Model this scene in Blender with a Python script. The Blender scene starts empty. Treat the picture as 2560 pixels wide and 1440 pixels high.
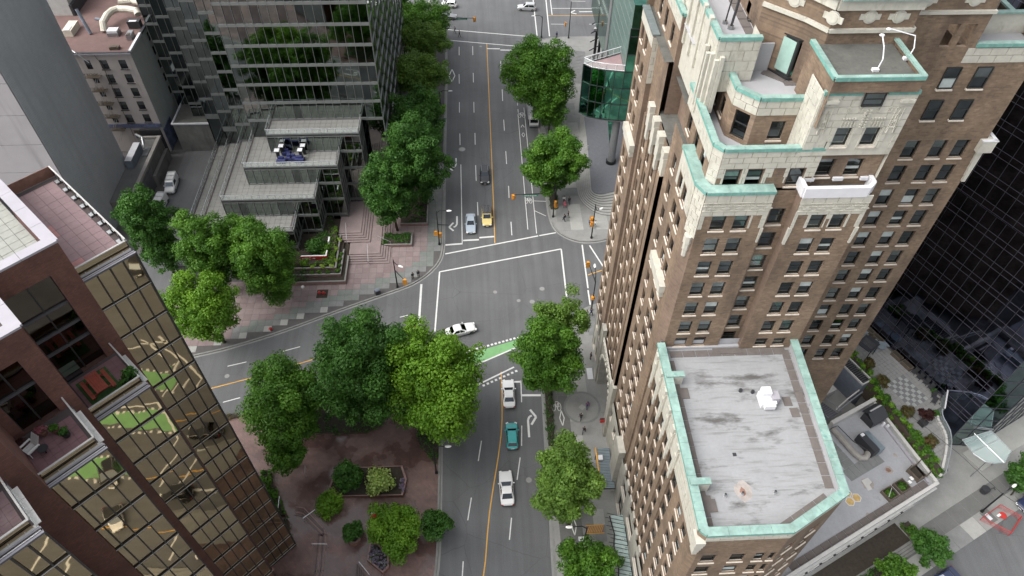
import bpy, bmesh, math, random
import numpy as np
from mathutils import Matrix, Vector

random.seed(7)
rng = np.random.default_rng(7)
SC = bpy.context.scene
COL = SC.collection

# ------------------------------------------------------------------ camera, sky, sun, exposure
cd = bpy.data.cameras.new('camera')
cd.sensor_width = 36.0
cd.lens = 36.0 * 1790.0 / 2560.0
cd.clip_start = 0.5
cd.clip_end = 3000.0
cam = bpy.data.objects.new('camera', cd)
COL.objects.link(cam)
cam.matrix_world = Matrix(((0.99881612, 0.02704725, -0.04043272, 0.0),
                           (-0.0469835, 0.7517716, -0.65774769, 0.0),
                           (0.01260591, 0.65886866, 0.75215236, 90.0),
                           (0, 0, 0, 1)))
SC.camera = cam

wd = bpy.data.worlds.new('World')
SC.world = wd
wd.use_nodes = True
wn = wd.node_tree.nodes
wl = wd.node_tree.links
bg = wn['Background']
sky = wn.new('ShaderNodeTexSky')
sky.sky_type = 'NISHITA'
sky.sun_disc = False
SUN_EL, SUN_AZ = math.radians(50), math.radians(-104)      # a broad, veiled sun from the left
sky.sun_elevation = SUN_EL
sky.sun_rotation = SUN_AZ
sky.air_density = 1.0
sky.dust_density = 4.0
sky.ozone_density = 1.0
hs = wn.new('ShaderNodeHueSaturation')
hs.inputs['Saturation'].default_value = 0.22
wl.new(sky.outputs[0], hs.inputs['Color'])
wl.new(hs.outputs[0], bg.inputs[0])
bg.inputs[1].default_value = 0.15
sd = bpy.data.lights.new('sun', 'SUN')
sd.energy = 1.3
sd.angle = math.radians(60)
sd.color = (1.0, 0.965, 0.91)
sun = bpy.data.objects.new('sun', sd)
COL.objects.link(sun)
dv = Vector((math.sin(SUN_AZ) * math.cos(SUN_EL), math.cos(SUN_AZ) * math.cos(SUN_EL), math.sin(SUN_EL)))
sun.rotation_euler = dv.to_track_quat('Z', 'Y').to_euler()
sun.location = (-60, 60, 200)

SC.render.engine = 'CYCLES'
vs = SC.view_settings
vs.view_transform = 'Standard'
vs.look = 'None'
vs.gamma = 1.0
vs.use_curve_mapping = False
vs.exposure = 1.08
SC.cycles.max_bounces = 6
SC.cycles.diffuse_bounces = 3
SC.cycles.glossy_bounces = 3
SC.cycles.transmission_bounces = 4
SC.cycles.transparent_max_bounces = 6
SC.cycles.caustics_reflective = False
SC.cycles.caustics_refractive = False
try:
    SC.cycles.use_denoising = True
    SC.cycles.denoiser = 'OPENIMAGEDENOISE'
except Exception:
    pass

# ------------------------------------------------------------------ materials
MATS = {}


def nt_new(name):
    m = bpy.data.materials.new(name)
    m.use_nodes = True
    nt = m.node_tree
    b = nt.nodes['Principled BSDF']
    MATS[name] = m
    return m, nt, b


def N(nt, t, **kw):
    n = nt.nodes.new('ShaderNode' + t)
    for k, v in kw.items():
        if k in n.inputs.keys():
            n.inputs[k].default_value = v
        else:
            setattr(n, k, v)
    return n


def pos(nt, scale=(1, 1, 1), obj=False):
    if obj:
        g = N(nt, 'TexCoord')
        src = g.outputs['Object']
    else:
        g = N(nt, 'NewGeometry')
        src = g.outputs['Position']
    mp = N(nt, 'Mapping')
    mp.inputs['Scale'].default_value = scale
    nt.links.new(src, mp.inputs['Vector'])
    return mp.outputs[0]


def noise(nt, vec, scale, detail=4, rough=0.6):
    n = N(nt, 'TexNoise')
    n.inputs['Scale'].default_value = scale
    n.inputs['Detail'].default_value = detail
    n.inputs['Roughness'].default_value = rough
    nt.links.new(vec, n.inputs['Vector'])
    return n.outputs['Fac']


def ramp(nt, fac, stops):
    r = N(nt, 'ValToRGB')
    e = r.color_ramp.elements
    while len(e) > 1:
        e.remove(e[-1])
    e[0].position, e[0].color = stops[0][0], (*stops[0][1], 1)
    for p, c in stops[1:]:
        k = e.new(p)
        k.color = (*c, 1)
    nt.links.new(fac, r.inputs[0])
    return r.outputs[0]


def mixc(nt, fac, a, b, mode='MIX'):
    m = N(nt, 'Mix', data_type='RGBA', blend_type=mode)
    if isinstance(fac, (int, float)):
        m.inputs[0].default_value = fac
    else:
        nt.links.new(fac, m.inputs[0])
    for s, v in ((6, a), (7, b)):
        if isinstance(v, tuple):
            m.inputs[s].default_value = (*v, 1)
        else:
            nt.links.new(v, m.inputs[s])
    return m.outputs[2]


def g3(v):
    return (v, v, v)


def mat(name, c, rough=0.8, metal=0.0, var=0.12, scale=1.5, fine=None, stain=None, streak=None, bump=None, spec=None, obj=False, coat=0.0):
    """Base colour with two scales of real variation; stain = (colour, scale, threshold, stretch); bump = (scale, strength)."""
    m, nt, b = nt_new(name)
    v = pos(nt, obj=obj)
    col = c
    if var:
        n1 = noise(nt, v, scale, 5)
        col = ramp(nt, n1, [(0.3, tuple(x * (1 - var) for x in c)), (0.7, tuple(min(1, x * (1 + var)) for x in c))])
    if fine:
        n2 = noise(nt, v, fine[0], 2)
        col = mixc(nt, 1.0, col, ramp(nt, n2, [(0.25, g3(1 - fine[1])), (0.75, g3(1 + fine[1]))]), 'MULTIPLY')
    if stain:
        sc, ss, th, st = stain
        n3 = noise(nt, pos(nt, st), ss, 6, 0.65)
        f = ramp(nt, n3, [(th, g3(0)), (min(1, th + 0.16), g3(1))])
        col = mixc(nt, f, col, sc)
    if streak:
        sc, ss, th, st = streak
        n4 = noise(nt, pos(nt, st), ss, 4, 0.6)
        f = ramp(nt, n4, [(th, g3(0)), (min(1, th + 0.2), g3(0.7))])
        col = mixc(nt, f, col, sc)
    if isinstance(col, tuple):
        b.inputs['Base Color'].default_value = (*col, 1)
    else:
        nt.links.new(col, b.inputs['Base Color'])
    b.inputs['Roughness'].default_value = rough
    b.inputs['Metallic'].default_value = metal
    if coat:
        b.inputs['Coat Weight'].default_value = coat
        b.inputs['Coat Roughness'].default_value = 0.05
    if spec is not None:
        b.inputs['Specular IOR Level'].default_value = spec
    if bump:
        n5 = noise(nt, v, bump[0], 3)
        bp = N(nt, 'Bump')
        bp.inputs['Strength'].default_value = bump[1]
        bp.inputs['Distance'].default_value = bump[2] if len(bump) > 2 else 0.05
        nt.links.new(n5, bp.inputs['Height'])
        nt.links.new(bp.outputs[0], b.inputs['Normal'])
    return m


def brick_mat(name, c1, c2, mortar, bw, bh, axis='wall', stain=None, dark=0.25, rough=0.85):
    """Coursed brick seen from far: the Brick Texture with its own per-brick tint, over slow blotches."""
    m, nt, b = nt_new(name)
    g = N(nt, 'NewGeometry')
    sep = N(nt, 'SeparateXYZ')
    nt.links.new(g.outputs['Position'], sep.inputs[0])
    add = N(nt, 'Math', operation='ADD')
    nt.links.new(sep.outputs[0], add.inputs[0])
    nt.links.new(sep.outputs[1], add.inputs[1])
    cmb = N(nt, 'CombineXYZ')
    if axis == 'wall':
        nt.links.new(add.outputs[0], cmb.inputs[0])
        nt.links.new(sep.outputs[2], cmb.inputs[1])
    else:
        nt.links.new(sep.outputs[0], cmb.inputs[0])
        nt.links.new(sep.outputs[1], cmb.inputs[1])
    mp = N(nt, 'Mapping')
    if axis == 'floor45':
        mp.inputs['Rotation'].default_value = (0, 0, math.radians(45))
    nt.links.new(cmb.outputs[0], mp.inputs[0])
    br = N(nt, 'TexBrick')
    br.inputs['Scale'].default_value = 1.0
    br.inputs['Brick Width'].default_value = bw
    br.inputs['Row Height'].default_value = bh
    br.inputs['Mortar Size'].default_value = bh * 0.09
    br.inputs['Color1'].default_value = (*c1, 1)
    br.inputs['Color2'].default_value = (*c2, 1)
    br.inputs['Mortar'].default_value = (*mortar, 1)
    nt.links.new(mp.outputs[0], br.inputs['Vector'])
    v = pos(nt)
    n1 = noise(nt, v, 0.35, 5)
    col = mixc(nt, 1.0, br.outputs[0], ramp(nt, n1, [(0.3, g3(1 - dark)), (0.7, g3(1 + dark * 0.7))]), 'MULTIPLY')
    n2 = noise(nt, v, 3.0, 3)
    col = mixc(nt, 1.0, col, ramp(nt, n2, [(0.3, g3(0.88)), (0.7, g3(1.12))]), 'MULTIPLY')
    if stain:
        sc, ss, th, st = stain
        n3 = noise(nt, pos(nt, st), ss, 5, 0.6)
        f = ramp(nt, n3, [(th, g3(0)), (min(1, th + 0.2), g3(0.75))])
        col = mixc(nt, f, col, sc)
    nt.links.new(col, b.inputs['Base Color'])
    b.inputs['Roughness'].default_value = rough
    bp = N(nt, 'Bump')
    bp.inputs['Strength'].default_value = 0.25
    bp.inputs['Distance'].default_value = 0.01
    nt.links.new(br.outputs['Fac'], bp.inputs['Height'])
    bp.invert = True
    nt.links.new(bp.outputs[0], b.inputs['Normal'])
    return m, nt, b, col


def glassy(name, c, rough=0.03, wave=None, var=0.0):
    """Coated facade glass: a tinted mirror; wave = (scale, strength) bends it as real panes do."""
    m, nt, b = nt_new(name)
    b.inputs['Metallic'].default_value = 1.0
    b.inputs['Roughness'].default_value = rough
    b.inputs['Base Color'].default_value = (*c, 1)
    v = pos(nt)
    if var:
        n1 = noise(nt, v, 0.5, 2)
        nt.links.new(ramp(nt, n1, [(0.3, tuple(x * (1 - var) for x in c)), (0.7, tuple(x * (1 + var) for x in c))]), b.inputs['Base Color'])
    if wave:
        n2 = noise(nt, v, wave[0], 1, 0.4)
        bp = N(nt, 'Bump')
        bp.inputs['Strength'].default_value = wave[1]
        bp.inputs['Distance'].default_value = 1.0
        nt.links.new(n2, bp.inputs['Height'])
        nt.links.new(bp.outputs[0], b.inputs['Normal'])
    return m


def make_materials():
    # asphalt: speckle, slow patches and wheel tracks worn along the street
    m, nt, b = nt_new('asphalt')
    v = pos(nt)
    a = (0.108, 0.110, 0.113)
    col = ramp(nt, noise(nt, v, 0.12, 6), [(0.3, tuple(x * 0.86 for x in a)), (0.7, tuple(x * 1.12 for x in a))])
    col = mixc(nt, 1.0, col, ramp(nt, noise(nt, pos(nt, (1, 0.04, 1)), 0.9, 4), [(0.3, g3(0.86)), (0.7, g3(1.12))]), 'MULTIPLY')
    col = mixc(nt, 1.0, col, ramp(nt, noise(nt, v, 9.0, 2), [(0.3, g3(0.86)), (0.7, g3(1.14))]), 'MULTIPLY')
    f = ramp(nt, noise(nt, v, 0.55, 6, 0.7), [(0.63, g3(0)), (0.75, g3(0.45))])
    col = mixc(nt, f, col, (0.06, 0.06, 0.062))
    vo = N(nt, 'TexVoronoi', feature='DISTANCE_TO_EDGE')
    vo.inputs['Scale'].default_value = 0.11
    nz = N(nt, 'TexNoise')
    nz.inputs['Scale'].default_value = 0.5
    nt.links.new(v, nz.inputs['Vector'])
    nt.links.new(mixc(nt, 0.35, v, nz.outputs['Color'], 'ADD'), vo.inputs['Vector'])
    crack = ramp(nt, vo.outputs['Distance'], [(0.0, g3(0.5)), (0.004, g3(0.0))])
    col = mixc(nt, crack, col, (0.045, 0.045, 0.046))
    nt.links.new(col, b.inputs['Base Color'])
    b.inputs['Roughness'].default_value = 0.78
    mat('road_paint', (0.62, 0.62, 0.60), 0.7, var=0.06, fine=(6, 0.1), stain=((0.3, 0.3, 0.3), 1.6, 0.66, (1, 1, 1)))
    mat('yellow_paint', (0.62, 0.33, 0.05), 0.7, var=0.08, fine=(6, 0.1), stain=((0.25, 0.2, 0.12), 1.6, 0.66, (1, 1, 1)))
    mat('green_paint', (0.17, 0.36, 0.15), 0.7, var=0.1, scale=0.8, stain=((0.13, 0.14, 0.13), 0.9, 0.6, (1, 0.45, 1)))
    mat('concrete', (0.235, 0.235, 0.225), 0.85, var=0.12, scale=0.5, fine=(5, 0.07), stain=((0.14, 0.14, 0.135), 0.8, 0.64, (1, 1, 1)))
    mat('concrete_light', (0.315, 0.315, 0.295), 0.85, var=0.1, scale=0.6, fine=(5, 0.06), stain=((0.2, 0.2, 0.19), 0.9, 0.66, (1, 1, 1)))
    mat('concrete_dark', (0.125, 0.125, 0.12), 0.85, var=0.12, scale=0.6, fine=(5, 0.08))
    mat('kerb_stone', (0.21, 0.21, 0.20), 0.85, var=0.15, scale=1.2, fine=(6, 0.08))
    mat('slab_grey', (0.18, 0.185, 0.18), 0.85, var=0.14, scale=0.7, fine=(5, 0.08), stain=((0.10, 0.10, 0.10), 1.0, 0.64, (1, 1, 1)))
    mat('slab_green', (0.165, 0.18, 0.165), 0.85, var=0.12, scale=0.8, fine=(5, 0.08))
    mat('slab_pink', (0.235, 0.185, 0.18), 0.8, var=0.12, scale=0.6, fine=(5, 0.08), stain=((0.14, 0.11, 0.11), 0.7, 0.62, (1, 1, 1)))
    mat('slab_rose', (0.205, 0.155, 0.152), 0.8, var=0.12, scale=0.8, fine=(5, 0.08))
    mat('soil', (0.035, 0.028, 0.02), 0.95, var=0.3, scale=3)
    mat('plaza_joint', (0.09, 0.085, 0.083), 0.9)
    # wet brick paving
    m, nt, b, col = brick_mat('plaza_brick', (0.135, 0.075, 0.064), (0.105, 0.062, 0.056), (0.075, 0.06, 0.056), 0.42, 0.21, 'floor45', dark=0.3)
    v = pos(nt)
    wet = ramp(nt, noise(nt, pos(nt, (1, 1, 1)), 0.16, 5, 0.6), [(0.42, g3(0)), (0.54, g3(1))])
    dry = mixc(nt, 1.0, col, (1.55, 1.6, 1.6), 'MULTIPLY')
    nt.links.new(mixc(nt, wet, dry, col), b.inputs['Base Color'])
    mr = N(nt, 'MapRange')
    nt.links.new(wet, mr.inputs[0])
    mr.inputs[3].default_value = 0.62
    mr.inputs[4].default_value = 0.10
    nt.links.new(mr.outputs[0], b.inputs['Roughness'])
    mat('step_brick', (0.21, 0.135, 0.12), 0.6, var=0.15, fine=(6, 0.1))
    mat('step_edge', (0.10, 0.075, 0.07), 0.7, var=0.1)
    mat('wall_brick', (0.15, 0.075, 0.055), 0.85, var=0.15, fine=(5, 0.1))
    # the brown tower
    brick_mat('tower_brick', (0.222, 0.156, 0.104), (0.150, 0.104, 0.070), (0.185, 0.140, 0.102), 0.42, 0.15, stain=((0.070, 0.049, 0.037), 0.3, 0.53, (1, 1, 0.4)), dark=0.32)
    brick_mat('tower_brick_shaded', (0.19, 0.13, 0.094), (0.155, 0.108, 0.08), (0.16, 0.122, 0.096), 0.42, 0.15, dark=0.2)
    mat('terracotta', (0.46, 0.445, 0.385), 0.55, var=0.1, scale=1.2, fine=(3, 0.05), stain=((0.33, 0.31, 0.25), 1.2, 0.57, (1, 1, 0.5)), streak=((0.24, 0.225, 0.185), 1.4, 0.62, (1.5, 1.5, 0.25)))
    mat('terracotta_joint', (0.15, 0.14, 0.11), 0.9, var=0.2)
    mat('limestone', (0.36, 0.345, 0.30), 0.8, var=0.15, scale=1.0, fine=(3, 0.07), streak=((0.2, 0.19, 0.16), 0.8, 0.56, (1.4, 1.4, 0.3)))
    mat('sill_stone', (0.54, 0.48, 0.41), 0.7, var=0.15, scale=2.5, stain=((0.32, 0.27, 0.23), 2.0, 0.62, (1, 1, 1)))
    mat('copper', (0.215, 0.325, 0.29), 0.65, var=0.25, scale=1.0, fine=(2.5, 0.1), stain=((0.11, 0.24, 0.21), 1.6, 0.57, (1, 1, 1)), streak=((0.34, 0.46, 0.41), 1.2, 0.58, (1, 1, 1)))
    mat('copper_dark', (0.13, 0.30, 0.26), 0.65, var=0.2, scale=1.5, streak=((0.25, 0.45, 0.39), 1.8, 0.55, (2, 2, 0.3)))
    mat('slate', (0.13, 0.155, 0.155), 0.7, var=0.15)
    mat('roof_white', (0.265, 0.27, 0.277), 0.75, var=0.07, scale=0.5, fine=(4, 0.04), stain=((0.085, 0.082, 0.078), 0.62, 0.525, (0.45, 1.3, 1)), streak=((0.14, 0.137, 0.132), 1.6, 0.52, (0.2, 2.2, 1)))
    mat('roof_white_clean', (0.34, 0.34, 0.355), 0.7, var=0.06, scale=0.7, stain=((0.3, 0.3, 0.3), 0.9, 0.64, (1, 1, 1)))
    mat('roof_grey', (0.32, 0.325, 0.34), 0.8, var=0.08, scale=0.5, fine=(4, 0.05), stain=((0.2, 0.2, 0.2), 0.5, 0.63, (1, 1, 1)))
    mat('roof_dark', (0.095, 0.095, 0.085), 0.85, var=0.2, scale=0.9, fine=(4, 0.1), stain=((0.055, 0.055, 0.05), 0.8, 0.58, (1, 1, 1)))
    mat('roof_paver', (0.125, 0.108, 0.1), 0.85, var=0.12, scale=1.2, fine=(6, 0.08))
    mat('white_metal', (0.62, 0.62, 0.64), 0.5, var=0.05)
    mat('rust', (0.22, 0.12, 0.09), 0.9, var=0.25, scale=2)
    mat('rust_pale', (0.30, 0.27, 0.25), 0.9, var=0.2, scale=2)
    mat('hex_paint', (0.52, 0.36, 0.14), 0.8, var=0.2, scale=3)
    glassy('window_glass', (0.10, 0.115, 0.12), 0.05, var=0.35)
    glassy('window_glass_pale', (0.22, 0.25, 0.25), 0.12, var=0.3)
    mat('window_frame', (0.022, 0.024, 0.024), 0.5, var=0)
    mat('room_dark', (0.03, 0.03, 0.032), 0.9, var=0.3, scale=2)
    mat('blind', (0.40, 0.44, 0.43), 0.75, var=0.12, scale=2)
    mat('bay_glass', (0.30, 0.44, 0.39), 0.25, var=0.1)
    # left building
    brick_mat('red_brick', (0.150, 0.064, 0.046), (0.108, 0.049, 0.037), (0.095, 0.05, 0.04), 0.3, 0.1, dark=0.28, stain=((0.05, 0.026, 0.022), 0.5, 0.6, (1, 1, 0.6)))
    glassy('gold_glass', (0.44, 0.355, 0.225), 0.02, wave=(0.6, 0.006), var=0.05)
    glassy('bronze_glass', (0.11, 0.095, 0.075), 0.04, wave=(0.75, 0.010), var=0.1)
    mat('mullion_dark', (0.035, 0.034, 0.034), 0.45, metal=0.3, var=0)
    mat('mullion_grey', (0.10, 0.10, 0.11), 0.45, metal=0.4, var=0.1)
    mat('mullion_edge', (0.55, 0.55, 0.56), 0.35, metal=0.6, var=0)
    mat('coping_grey', (0.32, 0.305, 0.335), 0.55, var=0.07, scale=0.8)
    mat('coping_white', (0.47, 0.46, 0.44), 0.5, var=0.1, scale=1.5)
    mat('terrace_tile_pink', (0.27, 0.185, 0.19), 0.75, var=0.1, scale=0.6, fine=(4, 0.06), stain=((0.36, 0.28, 0.28), 0.6, 0.62, (1, 1, 1)))
    mat('terrace_tile_red', (0.215, 0.12, 0.13), 0.75, var=0.12, scale=0.8, fine=(4, 0.06))
    mat('terrace_tile_bright', (0.42, 0.20, 0.19), 0.75, var=0.1)
    mat('terrace_tile_grey', (0.265, 0.27, 0.245), 0.8, var=0.12, scale=0.9, fine=(4, 0.06), stain=((0.18, 0.18, 0.16), 0.8, 0.6, (1, 1, 1)))
    mat('tile_joint_dark', (0.085, 0.07, 0.07), 0.9, var=0.1)
    mat('red_wood', (0.30, 0.065, 0.042), 0.7, var=0.18, scale=3)
    mat('astroturf', (0.045, 0.11, 0.032), 0.95, var=0.25, scale=2, fine=(10, 0.2))
    mat('white_plastic', (0.72, 0.72, 0.70), 0.45, var=0.03)
    mat('dark_planter', (0.025, 0.025, 0.027), 0.7, var=0.1)
    # grey glass building
    glassy('grey_glass', (0.25, 0.285, 0.27), 0.03, wave=(0.5, 0.003), var=0.15)
    glassy('grey_glass_dark', (0.15, 0.17, 0.168), 0.04, wave=(0.5, 0.003), var=0.15)
    mat('grey_band', (0.20, 0.21, 0.205), 0.45, metal=0.3, var=0.08, scale=0.5)
    mat('terrace_tile', (0.205, 0.205, 0.19), 0.85, var=0.12, scale=0.8, fine=(4, 0.07), stain=((0.14, 0.14, 0.125), 0.8, 0.6, (1, 1, 1)))
    mat('rail_metal', (0.52, 0.54, 0.55), 0.35, metal=0.7, var=0)
    m, nt, b = nt_new('rail_glass')
    b.inputs['Base Color'].default_value = (0.75, 0.85, 0.83, 1)
    b.inputs['Roughness'].default_value = 0.02
    b.inputs['Alpha'].default_value = 0.28
    m, nt, b = nt_new('canopy_glass')
    b.inputs['Base Color'].default_value = (0.62, 0.80, 0.78, 1)
    b.inputs['Roughness'].default_value = 0.03
    b.inputs['Alpha'].default_value = 0.35
    mat('blue_cover', (0.028, 0.034, 0.11), 0.6, var=0.2, scale=2)
    # green glass building
    glassy('green_glass', (0.13, 0.40, 0.28), 0.04, wave=(0.6, 0.003), var=0.3)
    glassy('green_glass_dark', (0.07, 0.24, 0.17), 0.05, var=0.3)
    mat('fritted_glass', (0.14, 0.235, 0.205), 0.3, metal=0.4, var=0.2, scale=0.8)
    mat('granite', (0.135, 0.14, 0.155), 0.6, var=0.08, fine=(6, 0.1))
    mat('column_grey', (0.17, 0.175, 0.18), 0.5, var=0.08)
    # dark tower
    glassy('black_glass', (0.13, 0.145, 0.20), 0.03, wave=(0.5, 0.004), var=0.4)
    glassy('black_glass_band', (0.15, 0.16, 0.21), 0.05, var=0.3)
    mat('mullion_steel', (0.085, 0.082, 0.10), 0.4, metal=0.5, var=0.05)
    glassy('lobby_glass', (0.22, 0.29, 0.29), 0.05, var=0.2)
    mat('patio_tile', (0.23, 0.23, 0.225), 0.85, var=0.1, fine=(4, 0.06), stain=((0.2, 0.2, 0.2), 0.7, 0.62, (1, 1, 1)))
    mat('patio_check_light', (0.31, 0.325, 0.315), 0.85, var=0.08)
    mat('patio_check_dark', (0.155, 0.155, 0.16), 0.85, var=0.1)
    mat('dark_paint', (0.03, 0.031, 0.035), 0.5, var=0.1)
    mat('black_metal', (0.015, 0.016, 0.017), 0.45, metal=0.2, var=0)
    mat('steel', (0.32, 0.33, 0.34), 0.4, metal=0.7, var=0.1)
    mat('blue_grey_metal', (0.20, 0.245, 0.27), 0.5, metal=0.3, var=0.12, scale=1.5)
    mat('duct_tan', (0.27, 0.255, 0.235), 0.7, var=0.12)
    mat('duct_cream', (0.58, 0.55, 0.46), 0.5, var=0.12)
    mat('stack_blue', (0.15, 0.175, 0.215), 0.5, var=0.15)
    mat('wall_pale', (0.40, 0.40, 0.385), 0.8, var=0.1, streak=((0.26, 0.26, 0.25), 0.7, 0.58, (1.2, 1.2, 0.2)))
    # left background
    mat('ribbed_concrete', (0.40, 0.415, 0.425), 0.85, var=0.07, scale=0.12, fine=(1.3, 0.05), streak=((0.34, 0.35, 0.36), 0.4, 0.52, (1.2, 1.2, 0.06)))
    mat('smooth_concrete', (0.36, 0.345, 0.355), 0.85, var=0.06, scale=0.3, streak=((0.25, 0.24, 0.245), 0.5, 0.55, (1.3, 1.3, 0.1)))
    mat('beige_wall', (0.42, 0.385, 0.365), 0.85, var=0.07, scale=0.5, streak=((0.24, 0.215, 0.195), 0.7, 0.58, (1.3, 1.3, 0.15)), stain=((0.27, 0.24, 0.18), 0.9, 0.68, (1, 1, 1)))
    mat('mint_wall', (0.45, 0.49, 0.46), 0.85, var=0.06, scale=0.6, streak=((0.27, 0.29, 0.27), 0.7, 0.58, (1.3, 1.3, 0.15)), bump=(2.0, 0.25))
    mat('brown_roof', (0.150, 0.093, 0.085), 0.9, var=0.12, scale=0.6, fine=(4, 0.07), stain=((0.105, 0.07, 0.064), 0.4, 0.58, (1, 1, 1)))
    mat('old_concrete', (0.16, 0.155, 0.145), 0.9, var=0.2, scale=0.6, streak=((0.07, 0.068, 0.062), 0.6, 0.52, (1.2, 1.2, 0.25)))
    mat('corrugated', (0.17, 0.17, 0.18), 0.5, metal=0.4, var=0.12, scale=0.6)
    mat('iron_rust', (0.10, 0.08, 0.06), 0.85, var=0.25, scale=2)
    mat('blue_mural', (0.10, 0.12, 0.20), 0.8, var=0.5, scale=0.9)
    # vehicles and people
    for n, c in dict(white=(0.72, 0.72, 0.71), teal=(0.03, 0.33, 0.33), black=(0.012, 0.012, 0.014), silverblue=(0.36, 0.42, 0.48), yellow=(0.62, 0.50, 0.19), silver=(0.46, 0.47, 0.48),
                     grey=(0.20, 0.205, 0.215), navy=(0.022, 0.032, 0.075), offwhite=(0.60, 0.61, 0.62)).items():
        mat('paint_' + n, c, 0.3, metal=0.0, var=0.0, coat=0.7)
    glassy('car_glass', (0.055, 0.062, 0.07), 0.03)
    mat('tyre', (0.012, 0.012, 0.012), 0.85, var=0)
    mat('rim_metal', (0.35, 0.35, 0.36), 0.35, metal=0.8, var=0)
    mat('lamp_clear', (0.75, 0.75, 0.72), 0.15, var=0)
    mat('lamp_red', (0.35, 0.012, 0.01), 0.25, var=0)
    mat('car_trim', (0.02, 0.02, 0.021), 0.6, var=0)
    mat('signal_yellow', (0.60, 0.26, 0.03), 0.5, var=0.05)
    mat('sign_green', (0.05, 0.24, 0.16), 0.5, var=0)
    mat('sign_white', (0.66, 0.67, 0.66), 0.5, var=0)
    mat('red_paint', (0.42, 0.03, 0.025), 0.5, var=0.1)
    mat('skin', (0.36, 0.21, 0.15), 0.6, var=0)
    mat('hair', (0.02, 0.015, 0.012), 0.6, var=0)
    for n, c in dict(black=(0.014, 0.014, 0.016), dark=(0.035, 0.038, 0.05), white=(0.62, 0.62, 0.60), pink=(0.42, 0.12, 0.15), purple=(0.17, 0.06, 0.17), blue=(0.05, 0.07, 0.16), grey=(0.16, 0.16, 0.17), tan=(0.26, 0.19, 0.12)).items():
        mat('cloth_' + n, c, 0.9, var=0)
    mat('bark', (0.075, 0.055, 0.04), 0.9, var=0.2, scale=4)
    # leaves: colour comes from each leaf's own tint
    for nm, tr in (('leaves', 0.38), ('flowers', 0.15)):
        m, nt, b = nt_new(nm)
        at = N(nt, 'Attribute', attribute_name='tint')
        nt.links.new(at.outputs['Color'], b.inputs['Base Color'])
        b.inputs['Roughness'].default_value = 0.55
        b.inputs['Specular IOR Level'].default_value = 0.3
        tl = N(nt, 'BsdfTranslucent')
        nt.links.new(at.outputs['Color'], tl.inputs['Color'])
        mx = N(nt, 'MixShader')
        mx.inputs[0].default_value = tr
        nt.links.new(b.outputs[0], mx.inputs[1])
        nt.links.new(tl.outputs[0], mx.inputs[2])
        nt.links.new(mx.outputs[0], nt.nodes['Material Output'].inputs[0])


make_materials()
# ------------------------------------------------------------------ building blocks
WM = {}


class Frame:
    """A rotated plan: local x, y become world x, y."""

    def __init__(self, o=(0, 0), deg=0.0):
        self.o, self.a = o, math.radians(deg)
        self.c, self.s = math.cos(self.a), math.sin(self.a)

    def __call__(self, x, y, z=0.0):
        return (self.o[0] + x * self.c - y * self.s, self.o[1] + x * self.s + y * self.c, z)


ID = Frame()


def link(name, mesh, parent=None, M=None, **props):
    o = bpy.data.objects.new(name, mesh)
    COL.objects.link(o)
    M = M if M is not None else Matrix()
    if parent is not None:
        o.parent = parent
        o.matrix_parent_inverse = WM[parent.name].inverted()
    o.matrix_basis = M
    WM[o.name] = M.copy()
    for k, v in props.items():
        o[k] = v
    return o


def thing(name, label, cat, loc=(0, 0, 0), group=None, rz=0.0):
    o = link(name, None, None, Matrix.Translation(loc) @ Matrix.Rotation(rz, 4, 'Z'))
    o.empty_display_size = 0.3
    o['label'] = label
    o['category'] = cat
    if group:
        o['group'] = group
    return o


def tag(o, label, cat, group=None):
    o['label'] = label
    o['category'] = cat
    if group:
        o['group'] = group
    return o


def copy_tree(o, parent=None, loc=None, rz=None, label=None, group=None):
    c = o.copy()
    COL.objects.link(c)
    if parent is not None:
        c.parent = parent
    if loc is not None:
        c.matrix_basis = Matrix.Translation(loc) @ Matrix.Rotation(rz or 0.0, 4, 'Z')
    if label:
        c['label'] = label
    if group:
        c['group'] = group
    for ch in list(o.children):
        copy_tree(ch, c)
    return c


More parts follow.
